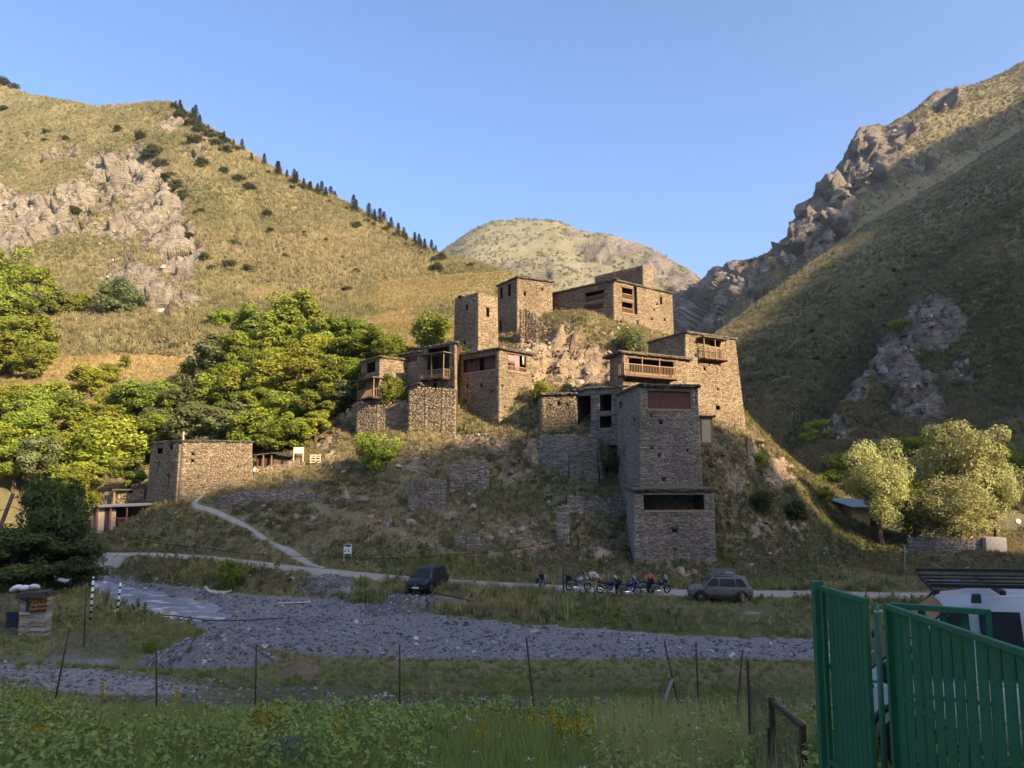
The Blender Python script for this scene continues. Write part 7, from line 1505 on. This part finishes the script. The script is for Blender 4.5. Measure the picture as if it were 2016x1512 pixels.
# shed below the lone house
y_ = 89.0; a = P(172, 1034, y_); k_ = y_ / FPX; gz0 = a.z - .2; o = empty('lean_to_shed', (a.x, y_, gz0), -.05, 'long low shed with a tin roof and open front below the lone house', 'shed')
MB().add([(x*k_, yy, z*k_) for x, z, yy in ((3,37,-.7),(118,41,-.7),(118,44,3),(3,40,3))] + [(x*k_, yy, z*k_+.08) for x, z, yy in ((3,37,-.7),(118,41,-.7),(118,44,3),(3,40,3))], [(0,3,2,1),(4,5,6,7),(0,1,5,4),(1,2,6,5),(2,3,7,6),(3,0,4,7)]).build('roof', plain('tin_roof', (.26,.25,.24), .6, .3), o)
MB().box((0, 1.0, -1), (118*k_, 1.2, 40*k_)).build('back_wall', M_WOODD, o); MB().box((8*k_, -.1, -1), (18*k_, .1, 36*k_)).build('wall', M_STONE, o); MB().box((19*k_, -.05, -1), (33*k_, .1, 36*k_)).build('panel', M_CREAM, o); MB().box((34*k_, -.05, -1), (43*k_, .1, 36*k_)).build('door', M_PANEL, o); MB().box((44*k_, -.05, -1), (55*k_, .1, 34*k_)).build('panel', plain('yellow_board', (.55,.44,.28), .8), o)
for x in (4, 24, 50, 82, 112): MB().box((x*k_, -.6, -1), (x*k_+.1, -.5, 37*k_)).build('post', plain('red_iron_post', (.30,.12,.08), .7), o)
MB().box((56*k_, -.58, 17*k_), (90*k_, -.52, 18.5*k_)).build('rail', plain('red_iron_rail', (.30,.12,.08), .7), o)
y_ = 97; a = P(232, 968, y_); k_ = y_ / FPX; o = empty('open_shed', (a.x, y_, float(h(a.x, y_))), 0, 'dark open shed behind the lone stone house', 'shed'); MB().box((0, 1, -1), (52*k_, 1.2, 28*k_)).build('back_wall', M_DARK, o); MB().box((-2*k_, -1.2, 27*k_), (54*k_, 1.6, 29.5*k_)).build('roof', M_ROOF, o)
for x in (0, 42, 51): MB().box((x*k_, -1, -1), (x*k_+.15, -.85, 27*k_)).build('post', M_WOODL, o)
# yellow house and roofs among the willows
y_ = 104.; a = P(1678, 1020, y_); k_ = y_ / FPX; gz0 = a.z; o = empty('yellow_house', (a.x, y_, gz0), .12, 'small yellow-walled house with a blue-grey metal roof under the left willow', 'house')
MB().box((0, 0, -2.5), (36*k_, 5, 20*k_)).build('wall', plain('yellow_plaster', (.55, .40, .20), .9, 0, .1), o); MB().box((37*k_, 1.2, -2.5), (62*k_, 5, 20*k_)).build('porch_wall', M_WOODD, o)
for x in (2, 34): MB().box((x*k_, -.06, -.6), (x*k_+.15, -.004, 20*k_)).build('corner_board', M_CREAM, o)
MB().add([(-28*k_, 3.2, 36*k_), (-6*k_, -.9, 20.5*k_), (66*k_, -.9, 20.5*k_), (40*k_, 3.2, 35*k_), (-28*k_, 6.5, 26*k_), (60*k_, 6.5, 26*k_)] + [(-28*k_, 3.2, 37*k_), (-6*k_, -.9, 21.8*k_), (66*k_, -.9, 21.8*k_), (40*k_, 3.2, 36*k_)], [(0,3,2,1),(6,7,8,9),(1,2,8,7),(0,1,7,6),(2,3,9,8),(0,4,5,3),(6,9,5,4)]).build('roof', plain('blue_grey_tin', (.17,.22,.23), .45, .4), o)
MB().box((40*k_, -.02, 0), (60*k_, .05, .8)).build('bench_rail', M_WOODL, o)
y_ = 112; a, b = P(1960, 986, y_), P(2040, 973, y_); o = empty('flat_roof_shelter', (a.x, y_, float(h(a.x + 3, y_))), 0, 'flat pale roof slab beyond the tallest willow at the right edge', 'shelter'); MB().box((0, -1, a.z - o.location.z), (b.x - a.x + 3, 4, a.z - o.location.z + .35)).build('roof', plain('slab', (.4,.36,.32), .8), o); MB().box((.6, 2, -.5), (b.x - a.x + 2, 2.3, a.z - o.location.z - .003)).build('wall', M_WOODD, o)
p_ = P(2003, 1027, 92); o = empty('satellite_dish', (p_.x, 92, p_.z - 1.2), 0, 'white satellite dish on a pole at the right edge', 'dish'); MB().lathe([(.02, .12), (.22, .06), (.33, -.02), (.34, -.03), (.02, .10)], (0, -.1, 1.2), 'y', 16).build('reflector', M_WHITE, o, smooth=True); MB().tube([(0,0,-1.5),(0,0,1.2)], .03, 6).build('mast', M_GREYM, o)
# ---------------- flowering plants in the near grass
M_FLY = leafmat('yellow_petals', (.42, .30, .02), (.62, .50, .04)); M_FLO = leafmat('orange_yellow_petals', (.50, .24, .015), (.66, .40, .03)); M_FLW = leafmat('white_petals', (.5, .5, .48), (.7, .7, .68)); M_SIL = leafmat('silver_leaves', (.13, .16, .15), (.27, .31, .29))
def spike_plant(label, u, v, n, sp, hh, mat):
    p = hit(u, v, 8, 24); o = empty('mullein_plant', p, 0, label, 'flower', 'yellow flower spikes in the near grass'); rs = np.random.default_rng(int(u + v))
    for i in range(int(n * 1.6)):
        x, y = rs.normal(0, sp * 1.2, 2); H = 1.25 * hh * rs.uniform(.6, 1.15); b = Vector((x, y, -.05)); t = Vector((x + rs.normal(0, .05), y + rs.normal(0, .05), H)); s_ = MB().tube([b, t], [.006, .003], 4).build('stem', M_SHOOT, o)
        m = 60; f = rs.uniform(.4, 1, m); pos = np.array([np.array(b.lerp(t, k)) for k in f]) + rs.normal(0, .014, (m, 3)); V, Q_ = quads_leaf(pos, rs.normal(size=(m, 3)), .024 * rs.uniform(.7, 1.3, m), .7, rs)
        obj_mesh('blossom', npmesh('blossom', V, Q_, np.repeat(rs.random(m), 4)), s_, mat)
    return o
M_SHOOT = plain('flower_stem', (.07, .10, .025), .8)
for u, v, n, sp, hh, mt, lb in ((528,1462,12,.18,.5,M_FLY,'broad cluster of yellow flower spikes left of the middle of the near grass'),(662,1475,7,.10,.42,M_FLY,'smaller cluster of yellow flower spikes beside the broad cluster'),(40,1425,5,.12,.45,M_FLY,'yellow flower spikes at the far left of the near grass'),(103,1440,5,.08,.5,M_FLY,'yellow flower spikes second from the left in the near grass'),(65,1475,6,.07,.3,M_FLO,'orange-yellow flower tuft low at the left of the near grass'),(186,1470,4,.07,.3,M_FLO,'small orange-yellow flowers third from the left in the near grass'),(1140,1472,13,.20,.45,M_FLY,'wide cluster of yellow flower spikes right of the middle'),(1310,1430,16,.25,.32,M_FLY,'loose yellow flowers below the leaning post with the plank'),(1055,1450,5,.12,.3,M_FLY,'few small yellow flowers left of the wide cluster'),(205,1310,3,.06,.7,M_FLY,'single tall yellow-green stalk at the edge of the track'),(350,1345,3,.05,.7,M_FLY,'tall yellowing stalk below the gravel heap'),(965,1475,3,.1,.3,M_FLY,'tiny yellow flowers in the middle of the near grass')):
    spike_plant(lb, u, v, n, sp, hh, mt)
for u, v, r, lb in ((560,1508,.55,'silvery blue-green wormwood bush at the bottom edge'),(1222,1500,.28,'pale silvery thistle at the bottom right')):
    p = hit(u, v, 7, 20); o = empty('silver_plant', p, 0, lb, 'plant'); rs = np.random.default_rng(int(u)); m = 1500; d = rs.normal(size=(m, 3)); d /= np.linalg.norm(d, axis=1)[:, None]; d[:, 2] = np.abs(d[:, 2]); pos = d * (r * rs.uniform(.4, 1, m) ** .5)[:, None] * np.array([1.1, .8, .75]); V, Q_ = quads_leaf(pos, d + rs.normal(size=(m, 3)) * .8, .035 * rs.uniform(.6, 1.2, m), .28, rs)
    obj_mesh('leaves', npmesh('leaves', V, Q_, np.repeat(rs.random(m), 4)), o, M_SIL)
    for i in range(8): a = i * .8; MB().tube([(0,0,-.05), (math.cos(a)*r*.5, math.sin(a)*r*.5, r*.6)], .006, 4).build('stem', M_SHOOT, o)
pwf = sample(70, (-12, 4), (9, 18), FG, 61)
rs = np.random.default_rng(62); m = 14; pos = np.repeat(pwf, m, 0) + rs.normal(0, .035, (len(pwf) * m, 3)) * np.array([1, 1, .25]) + np.repeat(np.column_stack([np.zeros((len(pwf), 2)), rs.uniform(.3, .5, len(pwf))]), m, 0)
V, Q_ = quads_leaf(pos, rs.normal(size=pos.shape) * .4 + np.array([0, 0, 1]), .013 * rs.uniform(.7, 1.3, len(pos)), .8, rs); o = obj_mesh('flowers', npmesh('flowers', V, Q_, np.repeat(rs.random(len(pos)), 4)), None, M_FLW); tag(o, 'scattered white flower heads in the near grass', None, None, 'stuff')

# ================================================================ AIR
hm = bpy.data.materials.new('haze_air'); hm.use_nodes = True; _t = hm.node_tree; _t.nodes.clear()
_o = _t.nodes.new('ShaderNodeOutputMaterial'); _v = _t.nodes.new('ShaderNodeVolumePrincipled'); _v.inputs['Color'].default_value = (.62, .80, 1.0, 1); _v.inputs['Density'].default_value = HAZE; _v.inputs['Anisotropy'].default_value = .2
_t.links.new(_v.outputs[0], _o.inputs['Volume'])
hz_ = MB().box((-2600, -2600, -12), (2600, 2600, 800)).build('haze', hm); tag(hz_, 'thin blue haze filling the valley air', None, None, 'stuff')
